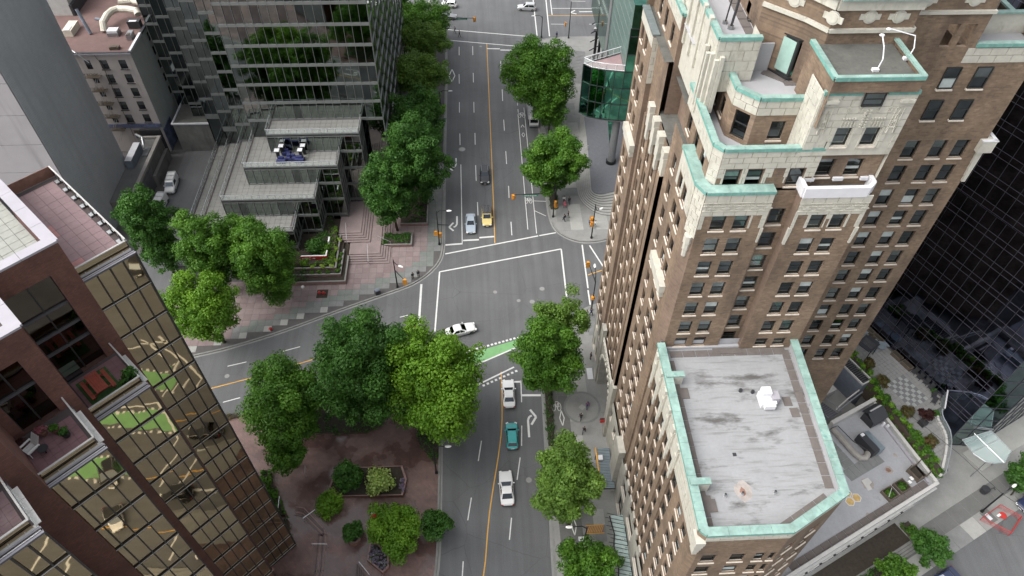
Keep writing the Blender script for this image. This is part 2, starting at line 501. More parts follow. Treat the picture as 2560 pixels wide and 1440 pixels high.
class MB:
    """Collects faces and links them as one mesh object."""

    def __init__(self, frame=ID):
        self.v, self.f, self.m, self.F = [], [], [], frame
        self.mats = []

    def mi(self, m):
        if m not in self.mats:
            self.mats.append(m)
        return self.mats.index(m)

    def face(self, pts, m, raw=False):
        n = len(self.v)
        self.v += [tuple(p) if raw else self.F(*p) for p in pts]
        self.f.append(tuple(range(n, n + len(pts))))
        self.m.append(self.mi(m))

    def box(self, x0, x1, y0, y1, z0, z1, m, top=None):
        p = [(x0, y0, z0), (x1, y0, z0), (x1, y1, z0), (x0, y1, z0), (x0, y0, z1), (x1, y0, z1), (x1, y1, z1), (x0, y1, z1)]
        for q, mm in (((0, 3, 2, 1), m), ((4, 5, 6, 7), top or m), ((0, 1, 5, 4), m), ((1, 2, 6, 5), m), ((2, 3, 7, 6), m), ((3, 0, 4, 7), m)):
            self.face([p[i] for i in q], mm)

    def obox(self, c, s, rz, m):
        cs, sn = math.cos(rz), math.sin(rz)
        p = []
        for dz in (-.5, .5):
            for dx, dy in ((-.5, -.5), (.5, -.5), (.5, .5), (-.5, .5)):
                x, y = dx * s[0], dy * s[1]
                p.append((c[0] + x * cs - y * sn, c[1] + x * sn + y * cs, c[2] + dz * s[2]))
        for q in ((0, 3, 2, 1), (4, 5, 6, 7), (0, 1, 5, 4), (1, 2, 6, 5), (2, 3, 7, 6), (3, 0, 4, 7)):
            self.face([p[i] for i in q], m)

    def prism(self, poly, z0, z1, m, top=None, bottom=False):
        """poly counter-clockwise in plan."""
        n = len(poly)
        for i in range(n):
            a, b = poly[i], poly[(i + 1) % n]
            self.face([(a[0], a[1], z0), (b[0], b[1], z0), (b[0], b[1], z1), (a[0], a[1], z1)], m)
        self.face([(p[0], p[1], z1) for p in poly], top or m)
        if bottom:
            self.face([(p[0], p[1], z0) for p in reversed(poly)], m)

    def tube(self, pts, r, m, n=6, cap=True, r2=None):
        """A round bar along a polyline, given in the frame's coordinates."""
        P = [Vector(self.F(*p)) for p in pts]
        rings = []
        for i, p in enumerate(P):
            d = (P[min(i + 1, len(P) - 1)] - P[max(i - 1, 0)]).normalized()
            up = Vector((0, 0, 1)) if abs(d.z) < 0.9 else Vector((1, 0, 0))
            a = d.cross(up).normalized()
            b = a.cross(d).normalized()
            rr = r if r2 is None else r + (r2 - r) * i / max(1, len(P) - 1)
            k0 = len(self.v)
            for k in range(n):
                t = 2 * math.pi * k / n
                self.v.append(tuple(p + a * (rr * math.cos(t)) + b * (rr * math.sin(t))))
            rings.append(k0)
        mi = self.mi(m)
        for i in range(len(rings) - 1):
            for k in range(n):
                k2 = (k + 1) % n
                self.f.append((rings[i] + k, rings[i] + k2, rings[i + 1] + k2, rings[i + 1] + k))
                self.m.append(mi)
        if cap:
            self.f.append(tuple(rings[0] + k for k in reversed(range(n))))
            self.f.append(tuple(rings[-1] + k for k in range(n)))
            self.m += [mi, mi]

    def cyl(self, c, r, z0, z1, m, n=12, r1=None, top=None):
        r1 = r if r1 is None else r1
        a = [(c[0] + r * math.cos(2 * math.pi * k / n), c[1] + r * math.sin(2 * math.pi * k / n), z0) for k in range(n)]
        b = [(c[0] + r1 * math.cos(2 * math.pi * k / n), c[1] + r1 * math.sin(2 * math.pi * k / n), z1) for k in range(n)]
        for k in range(n):
            k2 = (k + 1) % n
            self.face([a[k], a[k2], b[k2], b[k]], m)
        self.face(b, top or m)
        self.face(a[::-1], m)

    def ball(self, c, rx, ry, rz_, m, nu=10, nv=6, zmin=-1.0):
        rows = []
        for j in range(nv + 1):
            t = math.asin(zmin) + (math.pi / 2 - math.asin(zmin)) * j / nv
            rows.append([(c[0] + rx * math.cos(t) * math.cos(2 * math.pi * i / nu), c[1] + ry * math.cos(t) * math.sin(2 * math.pi * i / nu), c[2] + rz_ * math.sin(t)) for i in range(nu)])
        for j in range(nv):
            for i in range(nu):
                k = (i + 1) % nu
                if j == nv - 1:
                    self.face([rows[j][i], rows[j][k], rows[j + 1][0]], m)
                else:
                    self.face([rows[j][i], rows[j][k], rows[j + 1][k], rows[j + 1][i]], m)

    def mesh(self, name, smooth=False, merge=False):
        me = bpy.data.meshes.new(name)
        me.from_pydata(self.v, [], self.f)
        for m in self.mats:
            me.materials.append(MATS[m])
        me.polygons.foreach_set('material_index', self.m)
        if merge:
            bm = bmesh.new()
            bm.from_mesh(me)
            bmesh.ops.remove_doubles(bm, verts=bm.verts, dist=1e-4)
            bm.to_mesh(me)
            bm.free()
        if smooth:
            me.polygons.foreach_set('use_smooth', [True] * len(me.polygons))
        me.update()
        return me

    def build(self, name, parent=None, smooth=False, merge=False, M=None, **props):
        return link(name, self.mesh(name, smooth, merge), parent, M, **props)


CUBES = {}


def cube_mesh(m):
    if m not in CUBES:
        b = MB()
        b.box(-.5, .5, -.5, .5, -.5, .5, m)
        CUBES[m] = b.mesh('piece')
    return CUBES[m]


class Pieces:
    """Alike pieces of one thing: single objects up to the cap, the rest joined."""

    def __init__(self, name, parent, cap=300):
        self.name, self.parent, self.cap, self.n, self.rest = name, parent, cap, 0, None

    def add(self, c, s, rz, m, tilt=None):
        if self.n < self.cap:
            M = Matrix.Translation(c) @ Matrix.Rotation(rz, 4, 'Z')
            if tilt:
                M = M @ Matrix.Rotation(tilt[0], 4, 'X') @ Matrix.Rotation(tilt[1], 4, 'Z')
            link(self.name, cube_mesh(m), self.parent, M @ Matrix.Diagonal((*s, 1)))
            self.n += 1
        else:
            self.rest = self.rest or MB()
            self.rest.obox(c, s, rz, m)

    def done(self):
        if self.rest:
            self.rest.build(self.name, self.parent, kind='stuff')


def clean_break(vals):
    vals = sorted(vals)
    out = [vals[0]]
    for v in vals[1:]:
        if v - out[-1] > 1e-4:
            out.append(v)
    return out


def wall(b, p0, p1, z0, z1, ops=(), depth=0.3, m='concrete', mrev=None):
    """A wall with real openings: p0 to p1 in plan with the outside on the right hand; ops = (u0, u1, z0, z1)."""
    dx, dy = p1[0] - p0[0], p1[1] - p0[1]
    L = math.hypot(dx, dy)
    dx, dy = dx / L, dy / L
    nx, ny = dy, -dx
    P = lambda u, z, d=0.0: (p0[0] + dx * u - nx * d, p0[1] + dy * u - ny * d, z)
    ops = [(max(0, a), min(L, c), max(z0, e), min(z1, f)) for a, c, e, f in ops if c > 0 and a < L and f > z0 and e < z1]
    us = clean_break([0, L] + [o[0] for o in ops] + [o[1] for o in ops])
    zs = clean_break([z0, z1] + [o[2] for o in ops] + [o[3] for o in ops])
    for i in range(len(us) - 1):
        run = None
        for j in range(len(zs) - 1):
            uc, zc = (us[i] + us[i + 1]) / 2, (zs[j] + zs[j + 1]) / 2
            hole = any(o[0] < uc < o[1] and o[2] < zc < o[3] for o in ops)
            if hole:
                if run is not None:
                    b.face([P(us[i], run), P(us[i + 1], run), P(us[i + 1], zs[j]), P(us[i], zs[j])], m)
                    run = None
            elif run is None:
                run = zs[j]
        if run is not None:
            b.face([P(us[i], run), P(us[i + 1], run), P(us[i + 1], z1), P(us[i], z1)], m)
    r = mrev or m
    for a, c, e, f in ops:
        b.face([P(a, e), P(a, f), P(a, f, depth), P(a, e, depth)], r)
        b.face([P(c, f), P(c, e), P(c, e, depth), P(c, f, depth)], r)
        b.face([P(a, f), P(c, f), P(c, f, depth), P(a, f, depth)], r)
        b.face([P(c, e), P(a, e), P(a, e, depth), P(c, e, depth)], r)


WINM, SILLM = {}, {}


def window_mb(w, h, kind):
    b = MB()
    fw = 0.07
    fr, gl, bl, pg = 'window_frame', 'window_glass', 'blind', 'window_glass_pale'
    x0, x1 = -w / 2, w / 2
    b.box(x0, x0 + fw, -0.05, 0.06, 0, h, fr)
    b.box(x1 - fw, x1, -0.05, 0.06, 0, h, fr)
    b.box(x0 + fw, x1 - fw, -0.05, 0.06, 0, fw * 1.6, fr)
    b.box(x0 + fw, x1 - fw, -0.05, 0.06, h - fw, h, fr)
    zm = h * 0.52
    b.box(x0 + fw, x1 - fw, -0.03, 0.05, zm - 0.04, zm + 0.04, fr)
    a, c = x0 + fw, x1 - fw

    def pane(za, zb, y, m):
        b.face([(a, y, za), (c, y, za), (c, y, zb), (a, y, zb)], m)
    zb, zt = fw * 1.6, h - fw
    lo, hi = gl, gl
    if kind == 1:
        hi = bl
    elif kind == 2:
        hi = pg
    elif kind == 3:
        lo, hi = pg, pg
    elif kind == 4:
        lo = bl
    pane(zm + 0.04, zt, 0.0, hi)
    if kind == 5:
        zq = zb + (zm - zb) * 0.55
        pane(zb, zq, 0.03, gl)
        pane(zq, zm - 0.04, 0.03, bl)
    else:
        pane(zb, zm - 0.04, 0.03, lo)
    return b


def sill_mb(w):
    b = MB()
    x0, x1 = -w / 2 - 0.06, w / 2 + 0.06
    y0, y1 = -0.29, 0.2
    p = lambda x: [(x, y0, -0.15), (x, y1, -0.15), (x, y1, 0.05), (x, y0, -0.04)]
    A, B = p(x0), p(x1)
    for i in range(4):
        j = (i + 1) % 4
        b.face([A[j], A[i], B[i], B[j]], 'sill_stone')
    b.face(A, 'sill_stone')
    b.face(B[::-1], 'sill_stone')
    return b


class Windows:
    """The windows of one building: each a part with its sill as a sub-part, past the cap joined."""

    def __init__(self, parent, cap=300):
        self.parent, self.cap, self.n = parent, cap, 0
        self.rest = None

    def place(self, p0, p1, u0, u1, z0, z1, depth=0.3, kind=None, sill=True, F=ID):
        dx, dy = p1[0] - p0[0], p1[1] - p0[1]
        L = math.hypot(dx, dy)
        dx, dy = dx / L, dy / L
        uc, w, h = (u0 + u1) / 2, round(u1 - u0, 2), round(z1 - z0, 2)
        cx, cy = p0[0] + dx * uc - dy * (depth - 0.08), p0[1] + dy * uc + dx * (depth - 0.08)
        c = F(cx, cy, z0)
        if kind is None:
            kind = random.choices((0, 1, 2, 3, 4, 5), (44, 13, 20, 8, 5, 10))[0]
        M = Matrix.Translation(c) @ Matrix.Rotation(math.atan2(dy, dx) + F.a, 4, 'Z')
        M2 = M @ Matrix.Translation((0, -(depth - 0.08) + 0.2, 0))
        if self.n < self.cap:
            k = (w, h, kind)
            if k not in WINM:
                WINM[k] = window_mb(w, h, kind).mesh('window')
            o = link('window', WINM[k], self.parent, M)
            if sill:
                if w not in SILLM:
                    SILLM[w] = sill_mb(w).mesh('sill')
                link('sill', SILLM[w], o, M2)
            self.n += 1
        else:
            self.rest = self.rest or MB()
            for src, MM in ((window_mb(w, h, kind), M),) + (((sill_mb(w), M2),) if sill else ()):
                for f, mi in zip(src.f, src.m):
                    self.rest.face([tuple(MM @ Vector(src.v[i])) for i in f], src.mats[mi], raw=True)

    def done(self):
        if self.rest:
            self.rest.build('window', self.parent, kind='stuff')


def facade(b, W, p0, p1, z0, z1, cols, rows, depth=0.3, m='concrete', mrev=None, sill=True, kind=None, F=ID):
    """A wall with a grid of windows: cols = (u0, u1), rows = (sill z, head z)."""
    ops = [(a, c, e, f) for a, c in cols for e, f in rows]
    wall(b, p0, p1, z0, z1, ops, depth, m, mrev)
    for a, c, e, f in ops:
        if e >= z0 - 0.01 and f <= z1 + 0.01:
            W.place(p0, p1, a, c, e, f, depth, kind, sill, F)


def curtain(b, panes, p0, p1, z0, z1, nu, zs, glass, mull, F=ID, edge=None, bands=None, mw=0.06, tilt=0.004, band_glass=None, vertical=True, md=.16):
    """A glazed wall: every pane a piece, with bars between them in b. zs = the heights of the bars; bands = (height, material)."""
    dx, dy = p1[0] - p0[0], p1[1] - p0[1]
    L = math.hypot(dx, dy)
    dx, dy = dx / L, dy / L
    rz = math.atan2(dy, dx)
    P = lambda u, d, z: (p0[0] + dx * u - dy * d, p0[1] + dy * u + dx * d, z)     # d > 0 goes inside
    zs = clean_break([z0, z1] + [z for z in zs if z0 < z < z1])
    bh = bands[0] if bands else 0.0
    for i in range(nu):
        u0, u1 = L * i / nu, L * (i + 1) / nu
        for j in range(len(zs) - 1):
            za, zb = zs[j] + bh / 2, zs[j + 1] - bh / 2
            if zb - za < 0.1:
                continue
            g = glass if not band_glass or (zb - za) > 1.3 else band_glass
            g = random.choice(g) if isinstance(g, (list, tuple)) else g
            c = F(*P((u0 + u1) / 2, 0.05, (za + zb) / 2))
            panes.add(c, (u1 - u0, 0.05, zb - za), rz + F.a, g, (random.gauss(0, tilt), random.gauss(0, tilt)))
    zmid = lambda z: z
    if vertical:
        for i in range(nu + 1):
            u = L * i / nu
            b.obox(P(u, -md / 5, (z0 + z1) / 2), (mw, md, z1 - z0), rz, mull)
    for z in zs:
        if bands:
            b.obox(P(L / 2, -0.01, z), (L - 0.01, 0.14, bh), rz, bands[1])
        else:
            b.obox(P(L / 2, -md / 6, z), (L - 0.01, md * .94, mw), rz, mull)
        if edge:
            b.obox(P(L / 2, -0.11, z + mw * 0.6), (L - 0.02, 0.05, 0.04), rz, edge)


def inside(poly, x, y):
    r, n = False, len(poly)
    for i in range(n):
        (x1, y1), (x2, y2) = poly[i], poly[(i + 1) % n]
        if (y1 > y) != (y2 > y) and x < (x2 - x1) * (y - y1) / (y2 - y1) + x1:
            r = not r
    return r


def tiles(P, poly, z, su, sv, mfun, gap=0.03, th=0.05, F=ID, jit=0.004, off=(0, 0), need=4):
    """Square slabs laid over a polygon (in the frame's plan): a slab for each cell whose corners lie inside."""
    xs, ys = [p[0] for p in poly], [p[1] for p in poly]
    i0, i1 = math.floor((min(xs) - off[0]) / su), math.ceil((max(xs) - off[0]) / su)
    j0, j1 = math.floor((min(ys) - off[1]) / sv), math.ceil((max(ys) - off[1]) / sv)
    for j in range(j0, j1):
        for i in range(i0, i1):
            x0, y0 = off[0] + i * su, off[1] + j * sv
            k = sum(inside(poly, x0 + a * su, y0 + c * sv) for a, c in ((.03, .03), (.97, .03), (.97, .97), (.03, .97)))
            if k < need:
                continue
            m = mfun(x0 + su / 2, y0 + sv / 2) if callable(mfun) else mfun
            if m:
                P.add(F(x0 + su / 2, y0 + sv / 2, z + random.uniform(-jit, jit) - th / 2 + 0.02), (su - gap, sv - gap, th), F.a, m)


def sheet(b, poly, z, m):
    b.face([(x, y, z) for x, y in poly], m)


def strip(b, pts, w, z, m):
    """A painted line along a polyline, w wide."""
    for (x0, y0), (x1, y1) in zip(pts[:-1], pts[1:]):
        L = math.hypot(x1 - x0, y1 - y0)
        if L < 1e-3:
            continue
        nx, ny = -(y1 - y0) / L * w / 2, (x1 - x0) / L * w / 2
        b.face([(x0 - nx, y0 - ny, z), (x1 - nx, y1 - ny, z), (x1 + nx, y1 + ny, z), (x0 + nx, y0 + ny, z)], m)


def ribbon(b, pts, w, z0, z1, m):
    """A low kerb along a polyline, its outer edge on the line."""
    for (x0, y0), (x1, y1) in zip(pts[:-1], pts[1:]):
        L = math.hypot(x1 - x0, y1 - y0)
        b.obox(((x0 + x1) / 2 - (y1 - y0) / L * w / 2, (y0 + y1) / 2 + (x1 - x0) / L * w / 2, (z0 + z1) / 2), (L + 0.02, w, z1 - z0), math.atan2(y1 - y0, x1 - x0), m)


def ccw(p):
    a = sum(p[i][0] * p[(i + 1) % len(p)][1] - p[(i + 1) % len(p)][0] * p[i][1] for i in range(len(p)))
    return p if a > 0 else p[::-1]
# ------------------------------------------------------------------ leaves
GREEN_DARK = ((0.035, 0.089, 0.019), (0.054, 0.130, 0.026), (0.076, 0.169, 0.032))
GREEN_MID = ((0.049, 0.115, 0.017), (0.081, 0.171, 0.024), (0.122, 0.231, 0.031))
GREEN_BRIGHT = ((0.084, 0.171, 0.018), (0.136, 0.254, 0.026), (0.210, 0.341, 0.039))
GREEN_SOFT = ((0.091, 0.155, 0.034), (0.137, 0.216, 0.048), (0.195, 0.290, 0.063))
LIME = ((0.20, 0.28, 0.045), (0.32, 0.40, 0.08), (0.42, 0.48, 0.13))
VARIEGATED = ((0.22, 0.30, 0.07), (0.40, 0.46, 0.16), (0.52, 0.55, 0.26))
RUSTY = ((0.075, 0.085, 0.028), (0.115, 0.085, 0.036), (0.135, 0.070, 0.038))
MAROON = ((0.032, 0.010, 0.012), (0.046, 0.014, 0.016), (0.062, 0.018, 0.020))
PURPLE = ((0.16, 0.11, 0.22), (0.30, 0.24, 0.36), (0.10, 0.05, 0.16))


def leaf_faces(centers, normals, sizes, tints, name, mat_name='leaves'):
    """One mesh of many small diamond leaves."""
    n = len(centers)
    a = np.cross(normals, rng.normal(size=(n, 3)))
    a /= np.linalg.norm(a, axis=1)[:, None] + 1e-9
    c = np.cross(normals, a)
    asp = rng.uniform(.55, .9, n)[:, None]
    s = sizes[:, None]
    lift = normals * s * rng.uniform(-.15, .25, n)[:, None]
    V = np.empty((n, 4, 3))
    V[:, 0] = centers + a * s
    V[:, 1] = centers + c * s * asp + lift
    V[:, 2] = centers - a * s
    V[:, 3] = centers - c * s * asp + lift
    me = bpy.data.meshes.new(name)
    me.vertices.add(n * 4)
    me.vertices.foreach_set('co', V.astype(np.float32).ravel())
    me.loops.add(n * 4)
    me.loops.foreach_set('vertex_index', np.arange(n * 4, dtype=np.int32))
    me.polygons.add(n)
    me.polygons.foreach_set('loop_start', np.arange(0, n * 4, 4, dtype=np.int32))
    me.polygons.foreach_set('loop_total', np.full(n, 4, dtype=np.int32))
    me.update(calc_edges=True)
    at = me.color_attributes.new('tint', 'FLOAT_COLOR', 'POINT')
    t4 = np.ones((n, 4), dtype=np.float32)
    t4[:, :3] = tints
    at.data.foreach_set('color', np.repeat(t4, 4, axis=0).ravel())
    me.materials.append(MATS[mat_name])
    return me


def pick_tints(n, cols, spread=.18):
    c = np.array(cols)
    i = rng.integers(0, len(c), n)
    j = rng.integers(0, len(c), n)
    f = rng.random(n)[:, None]
    return (c[i] * f + c[j] * (1 - f)) * rng.uniform(1 - spread, 1 + spread, n)[:, None]


def unit(n):
    v = rng.normal(size=(n, 3))
    return v / (np.linalg.norm(v, axis=1)[:, None] + 1e-9)


def leaf_obj(name, parent, centers, radii, n, size, cols, seed, mat_name='leaves', up=.35, shell=.5, kind=None):
    """Leaf clumps: each centre with its own ellipsoid radii, n leaves in all."""
    k = len(centers)
    C_ = np.array([c[:3] for c in centers], float)
    Rr = np.array(radii, float)
    wts = (Rr[:, 0] * Rr[:, 1]) ** .9
    idx = rng.choice(k, n, p=wts / wts.sum())
    d = unit(n)
    r = rng.uniform(shell * .5, 1.12, n) ** .7
    P_ = C_[idx] + d * Rr[idx] * r[:, None]
    nn = d + np.array([0, 0, up]) + rng.normal(scale=.55, size=(n, 3))
    nn /= np.linalg.norm(nn, axis=1)[:, None]
    ct = pick_tints(k, cols, .1)
    t = (ct[idx] * .55 + pick_tints(n, cols) * .45) * np.array([.98, 1.12, .85])
    me = leaf_faces(P_, nn, size * rng.uniform(.6, 1.35, n), t, name, mat_name)
    o = link(name, me, parent)
    if kind:
        o['kind'] = kind
    return o


def crown_clumps(c, r, rz, nc, clump, lobe=.22, flat_bottom=.55):
    """Clump centres filling an uneven crown; more of them near its surface."""
    d = unit(nc)
    ph = rng.uniform(0, 6.28, 6)
    az, el = np.arctan2(d[:, 1], d[:, 0]), d[:, 2]
    R_ = 1 + lobe * (np.sin(2 * az + ph[0]) * .35 + np.sin(3 * az + ph[1] + 2 * el) * .4 + np.sin(5 * az + ph[2] - 3 * el) * .35 + np.sin(4 * el + ph[3]) * .3 + np.sin(7 * az + ph[4] + 5 * el) * .25)
    f = rng.uniform(.0, 1.0, nc) ** .42 * R_
    f = np.clip(f, .15, 1.25)
    shrink = np.where(el < -.25, 1 - (-.25 - el) * flat_bottom, 1.0)
    P_ = np.stack([d[:, 0] * r * f * shrink, d[:, 1] * r * f * shrink, d[:, 2] * rz * f], 1) * .92 + np.array(c)
    s = clump * rng.uniform(.6, 1.35, nc)
    return P_, np.stack([s, s, s * .72], 1)


def tree(name, label, cx, cy, zc, r, rz, cols, n, size=.24, trunk_r=.22, base=None, group=None, clump=None, seed=0, category='tree', z0=.15, lobe=.24, nc=None, limbs=9):
    base = base or (cx, cy)
    t = thing(name, label, category, (base[0], base[1], z0), group)
    nc = nc or int(26 + 8.5 * r * rz ** .5)
    P_, S_ = crown_clumps((cx, cy, zc), r * 1.05, rz * 1.03, int(nc * 1.25), clump or (.16 * r + .32), lobe)
    b = MB()
    top = (cx, cy, zc + rz * .15)
    mid = ((base[0] + cx) / 2 + .15, (base[1] + cy) / 2, (z0 + zc - rz * .5) / 2)
    b.tube([(base[0], base[1], z0 - .05), mid, (cx, cy, zc - rz * .4), top], trunk_r, 'bark', 8, r2=trunk_r * .4)
    order = rng.permutation(len(P_))[:limbs]
    for q in order:
        e = P_[q]
        st = (cx, cy, max(z0 + 1.0, zc - rz * .55 + .35 * (e[2] - zc + rz * .55)))
        m_ = ((st[0] + e[0]) / 2, (st[1] + e[1]) / 2, (st[2] + e[2]) / 2 + .25)
        b.tube([st, m_, tuple(e)], trunk_r * .38, 'bark', 5, r2=.03)
    b.build('trunk', t, smooth=True)
    leaf_obj("crown", t, P_, S_, int(n * 2.1), size * .72, cols, seed)
    return t


def hedge_obj(name, label, poly, z0, z1, cols, seed, dens=26, size=.13, cat='hedge', group=None):
    """A clipped or loose hedge over a plan polygon: soil-dark core and leaves over its faces."""
    xs, ys = [p[0] for p in poly], [p[1] for p in poly]
    area = abs(sum(poly[i][0] * poly[(i + 1) % len(poly)][1] - poly[(i + 1) % len(poly)][0] * poly[i][1] for i in range(len(poly)))) / 2
    t = thing(name, label, cat, (sum(xs) / len(xs), sum(ys) / len(ys), z0), group)
    cs, rs = [], []
    m = max(4, int(area * 2.2))
    tries = 0
    while len(cs) < m and tries < m * 60:
        tries += 1
        x, y = random.uniform(min(xs), max(xs)), random.uniform(min(ys), max(ys))
        if inside(poly, x, y):
            cs.append((x, y, z1 - .25 - random.uniform(0, .12)))
            rs.append((.5, .5, .3))
    for i in range(len(poly)):
        a, c = poly[i], poly[(i + 1) % len(poly)]
        D_ = math.hypot(c[0] - a[0], c[1] - a[1])
        for k in range(max(1, int(D_ * 1.6))):
            f = random.random()
            cs.append((a[0] + (c[0] - a[0]) * f, a[1] + (c[1] - a[1]) * f, random.uniform(z0 + .15, z1 - .25)))
            rs.append((.32, .32, .3))
    leaf_obj('foliage', t, cs, rs, int((area + (z1 - z0) * 8) * dens * 2), size, cols, seed, up=.6)
    b = MB()
    b.prism(ccw(poly), z0, z0 + (z1 - z0) * .55, 'bark', top='soil')
    b.build('stems', t)
    return t


def bush(name, label, c, r, h, cols, n, size=.13, seed=0, group=None, cat='shrub', mat_name='leaves'):
    t = thing(name, label, cat, c, group)
    nc = max(5, int(10 * r * r + 4))
    d = unit(nc)
    d[:, 2] = abs(d[:, 2])
    P_ = np.array(c) + d * np.array([r, r, h]) * rng.uniform(.3, .95, nc)[:, None] * .8 + np.array([0, 0, h * .15])
    s = np.full(nc, .38 * r + .08) * rng.uniform(.7, 1.2, nc)
    leaf_obj('foliage', t, P_, np.stack([s, s, s * .8], 1), n, size, cols, seed)
    b = MB()
    for k in range(4):
        e = P_[k]
        b.tube([c, tuple(e)], .05, 'bark', 4, r2=.02)
    b.build('stem', t)
    return t
# ------------------------------------------------------------------ ground, roads, pavements
def chaikin(pts, n=2):
    for _ in range(n):
        out = [pts[0]]
        for a, c in zip(pts[:-1], pts[1:]):
            out += [(a[0] * .75 + c[0] * .25, a[1] * .75 + c[1] * .25), (a[0] * .25 + c[0] * .75, a[1] * .25 + c[1] * .75)]
        pts = out + [pts[-1]]
    return pts


KNW = chaikin([(-30, 164), (-12, 161.5), (-8.2, 159.5), (-6.95, 155), (-6.95, 118), (-6.8, 93), (-6.75, 88), (-7.3, 85), (-9.2, 82.2), (-11.6, 80.1), (-13.8, 79.0), (-18.9, 76.8), (-24.05, 74.45), (-32.1, 70.6), (-40.2, 67.6), (-44.8, 66.5), (-60, 62), (-95, 52)])
KNE = chaikin([(80, 158.5), (24, 158.8), (18.5, 158.6), (15, 157.2), (13.2, 154), (12.9, 148), (12.6, 120), (12.5, 102), (12.45, 98), (12.6, 95.3), (13, 93.2), (13.8, 91.4), (15.6, 89.85), (17.4, 89.1), (19, 88.95), (21, 89.15), (22.7, 89.7), (60, 105)])
KSE = chaikin([(60, 91), (24, 76.6), (18.3, 74.4), (16.8, 73.8), (15.4, 72.8), (12, 70.6), (9.4, 67.5), (8.6, 63), (8.5, 57.6), (8.3, 50.7), (8.2, 42), (7.95, 34.7), (7.8, 28), (8.2, 23), (10, 19.5), (14, 18), (20, 18.5), (30, 20.6), (40, 23.8), (52.3, 29.4), (58.8, 32.9), (64.2, 36), (71, 39.4), (110, 58.5)])
KSW = chaikin([(-13, -70), (-13, 5), (-12.6, 15), (-10.5, 22.5), (-7.6, 28.5), (-6.45, 32.5), (-6.5, 46), (-6.5, 52), (-6.9, 56.5), (-8.8, 60.6), (-12, 62.2), (-17, 61.8), (-26, 59.2), (-35.5, 56), (-44, 52.6), (-95, 35)])


def dist_line(x, y, pts):
    d = 1e9
    for (x0, y0), (x1, y1) in zip(pts[:-1], pts[1:]):
        L2 = (x1 - x0) ** 2 + (y1 - y0) ** 2 or 1e-9
        t = max(0, min(1, ((x - x0) * (x1 - x0) + (y - y0) * (y1 - y0)) / L2))
        d = min(d, math.hypot(x - x0 - t * (x1 - x0), y - y0 - t * (y1 - y0)))
    return d


def ground():
    b = MB()
    sheet(b, [(-1500, -1500), (1500, -1500), (1500, 1500), (-1500, 1500)], -0.25, 'concrete_dark')
    b.build('ground', kind='structure')
    b = MB()
    sheet(b, [(-300, -300), (400, -300), (400, 400), (-300, 400)], 0.0, 'asphalt')
    road = b.build('road', kind='structure')
    K = 0.15
    for nm, line, tail, m in (('pavement', KNW, [(-95, 164)], 'plaza_joint'), ('pavement', KNE, [(80, 105)], 'concrete'),
                              ('pavement', KSE, [(110, 91)], 'concrete'), ('pavement', KSW, [(-95, -70)], 'plaza_brick')):
        b = MB()
        poly = ccw(list(line) + tail)
        b.prism(poly, -0.2, K, 'kerb_stone', top=m)
        o = b.build(nm, kind='structure')
        b = MB()
        ln = line if poly[0] == line[0] else line[::-1]
        ribbon(b, ln, 0.28, 0.0, K + 0.012, 'kerb_stone')
        # the gutter beside the kerb
        for (x0, y0), (x1, y1) in zip(ln[:-1], ln[1:]):
            L = math.hypot(x1 - x0, y1 - y0)
            nx, ny = (y1 - y0) / L, -(x1 - x0) / L
            b.face([(x0 + nx * .32, y0 + ny * .32, .004), (x1 + nx * .32, y1 + ny * .32, .004), (x1, y1, .004), (x0, y0, .004)], 'concrete')
        b.build('kerb', o)
        ground.pave[nm if False else len(ground.pave)] = o
    return road


ground.pave = {}
ROAD = ground()
PNW, PNE, PSE, PSW = [ground.pave[i] for i in range(4)]

b = MB()
b.face([(-12.9, -60, .156), (-12.5, 15, .156), (-10.4, 22.6, .156), (-8.2, 27.6, .156), (-12, 26.5, .156), (-16.5, 22, .156), (-16.5, -60, .156)], 'concrete')
b.build('side_path', PSW)
# plaza slabs at the foot of the glass terraces: grey and pale by the kerb in steps, pink beyond
P = Pieces('slab', PNW, 300)


def nw_mat(x, y):
    d = dist_line(x, y, KNW)
    if x > -12.3 and y > 83:
        return random.choice(('slab_grey', 'slab_green')) if d < 3.3 else random.choice(('slab_pink', 'slab_rose', 'slab_pink'))
    if d < 1.75 and x < -24:
        return 'concrete_light'
    if d < 3.6:
        return random.choice(('slab_grey', 'slab_green', 'slab_green')) if x > -40 else 'slab_rose'
    return random.choice(('slab_pink', 'slab_rose', 'slab_pink'))


tiles(P, [(-7.05, 112), (-7.0, 88.2), (-7.6, 85.2), (-9.6, 82.4), (-12, 80.4), (-19, 77.2), (-24.2, 74.85), (-32.2, 71.1), (-44, 67.2), (-50, 66), (-51, 80), (-40, 82.5), (-30, 81.2), (-22.9, 81), (-22.9, 112)], 0.15, 1.2, 1.2, nw_mat, gap=0.035)
P.done()

# pavement by the brown tower, and the corner opposite
P = Pieces('slab', PSE, 300)
tiles(P, [(8.8, 31), (8.9, 63), (9.8, 67.8), (12.5, 70.2), (16.8, 73.2), (24, 76.2), (24, 66.9), (16.3, 66.9), (16.3, 31)], 0.15, 1.5, 2.2,
      lambda x, y: 'concrete_dark' if x < 11.9 and y < 63 else random.choice(('concrete', 'concrete_light', 'concrete', 'slab_grey')), gap=0.03, jit=0.002)
F = Frame((57.0, 38.4), 25.5)
tiles(P, [(-24, -0.4), (16, -0.4), (36, -0.4), (36, -7.2), (-24, -7.2)], 0.15, 2.5, 2.25,
      lambda x, y: 'concrete_dark' if (round(y / 2.25 - 0.5) % 3 == 1) else ('slab_grey' if -6 < x < 2.6 and random.random() < .9 else random.choice(('concrete_light', 'concrete', 'concrete'))), gap=0.05, F=F, jit=0.002)
P.done()
P = Pieces('slab', PNE, 300)
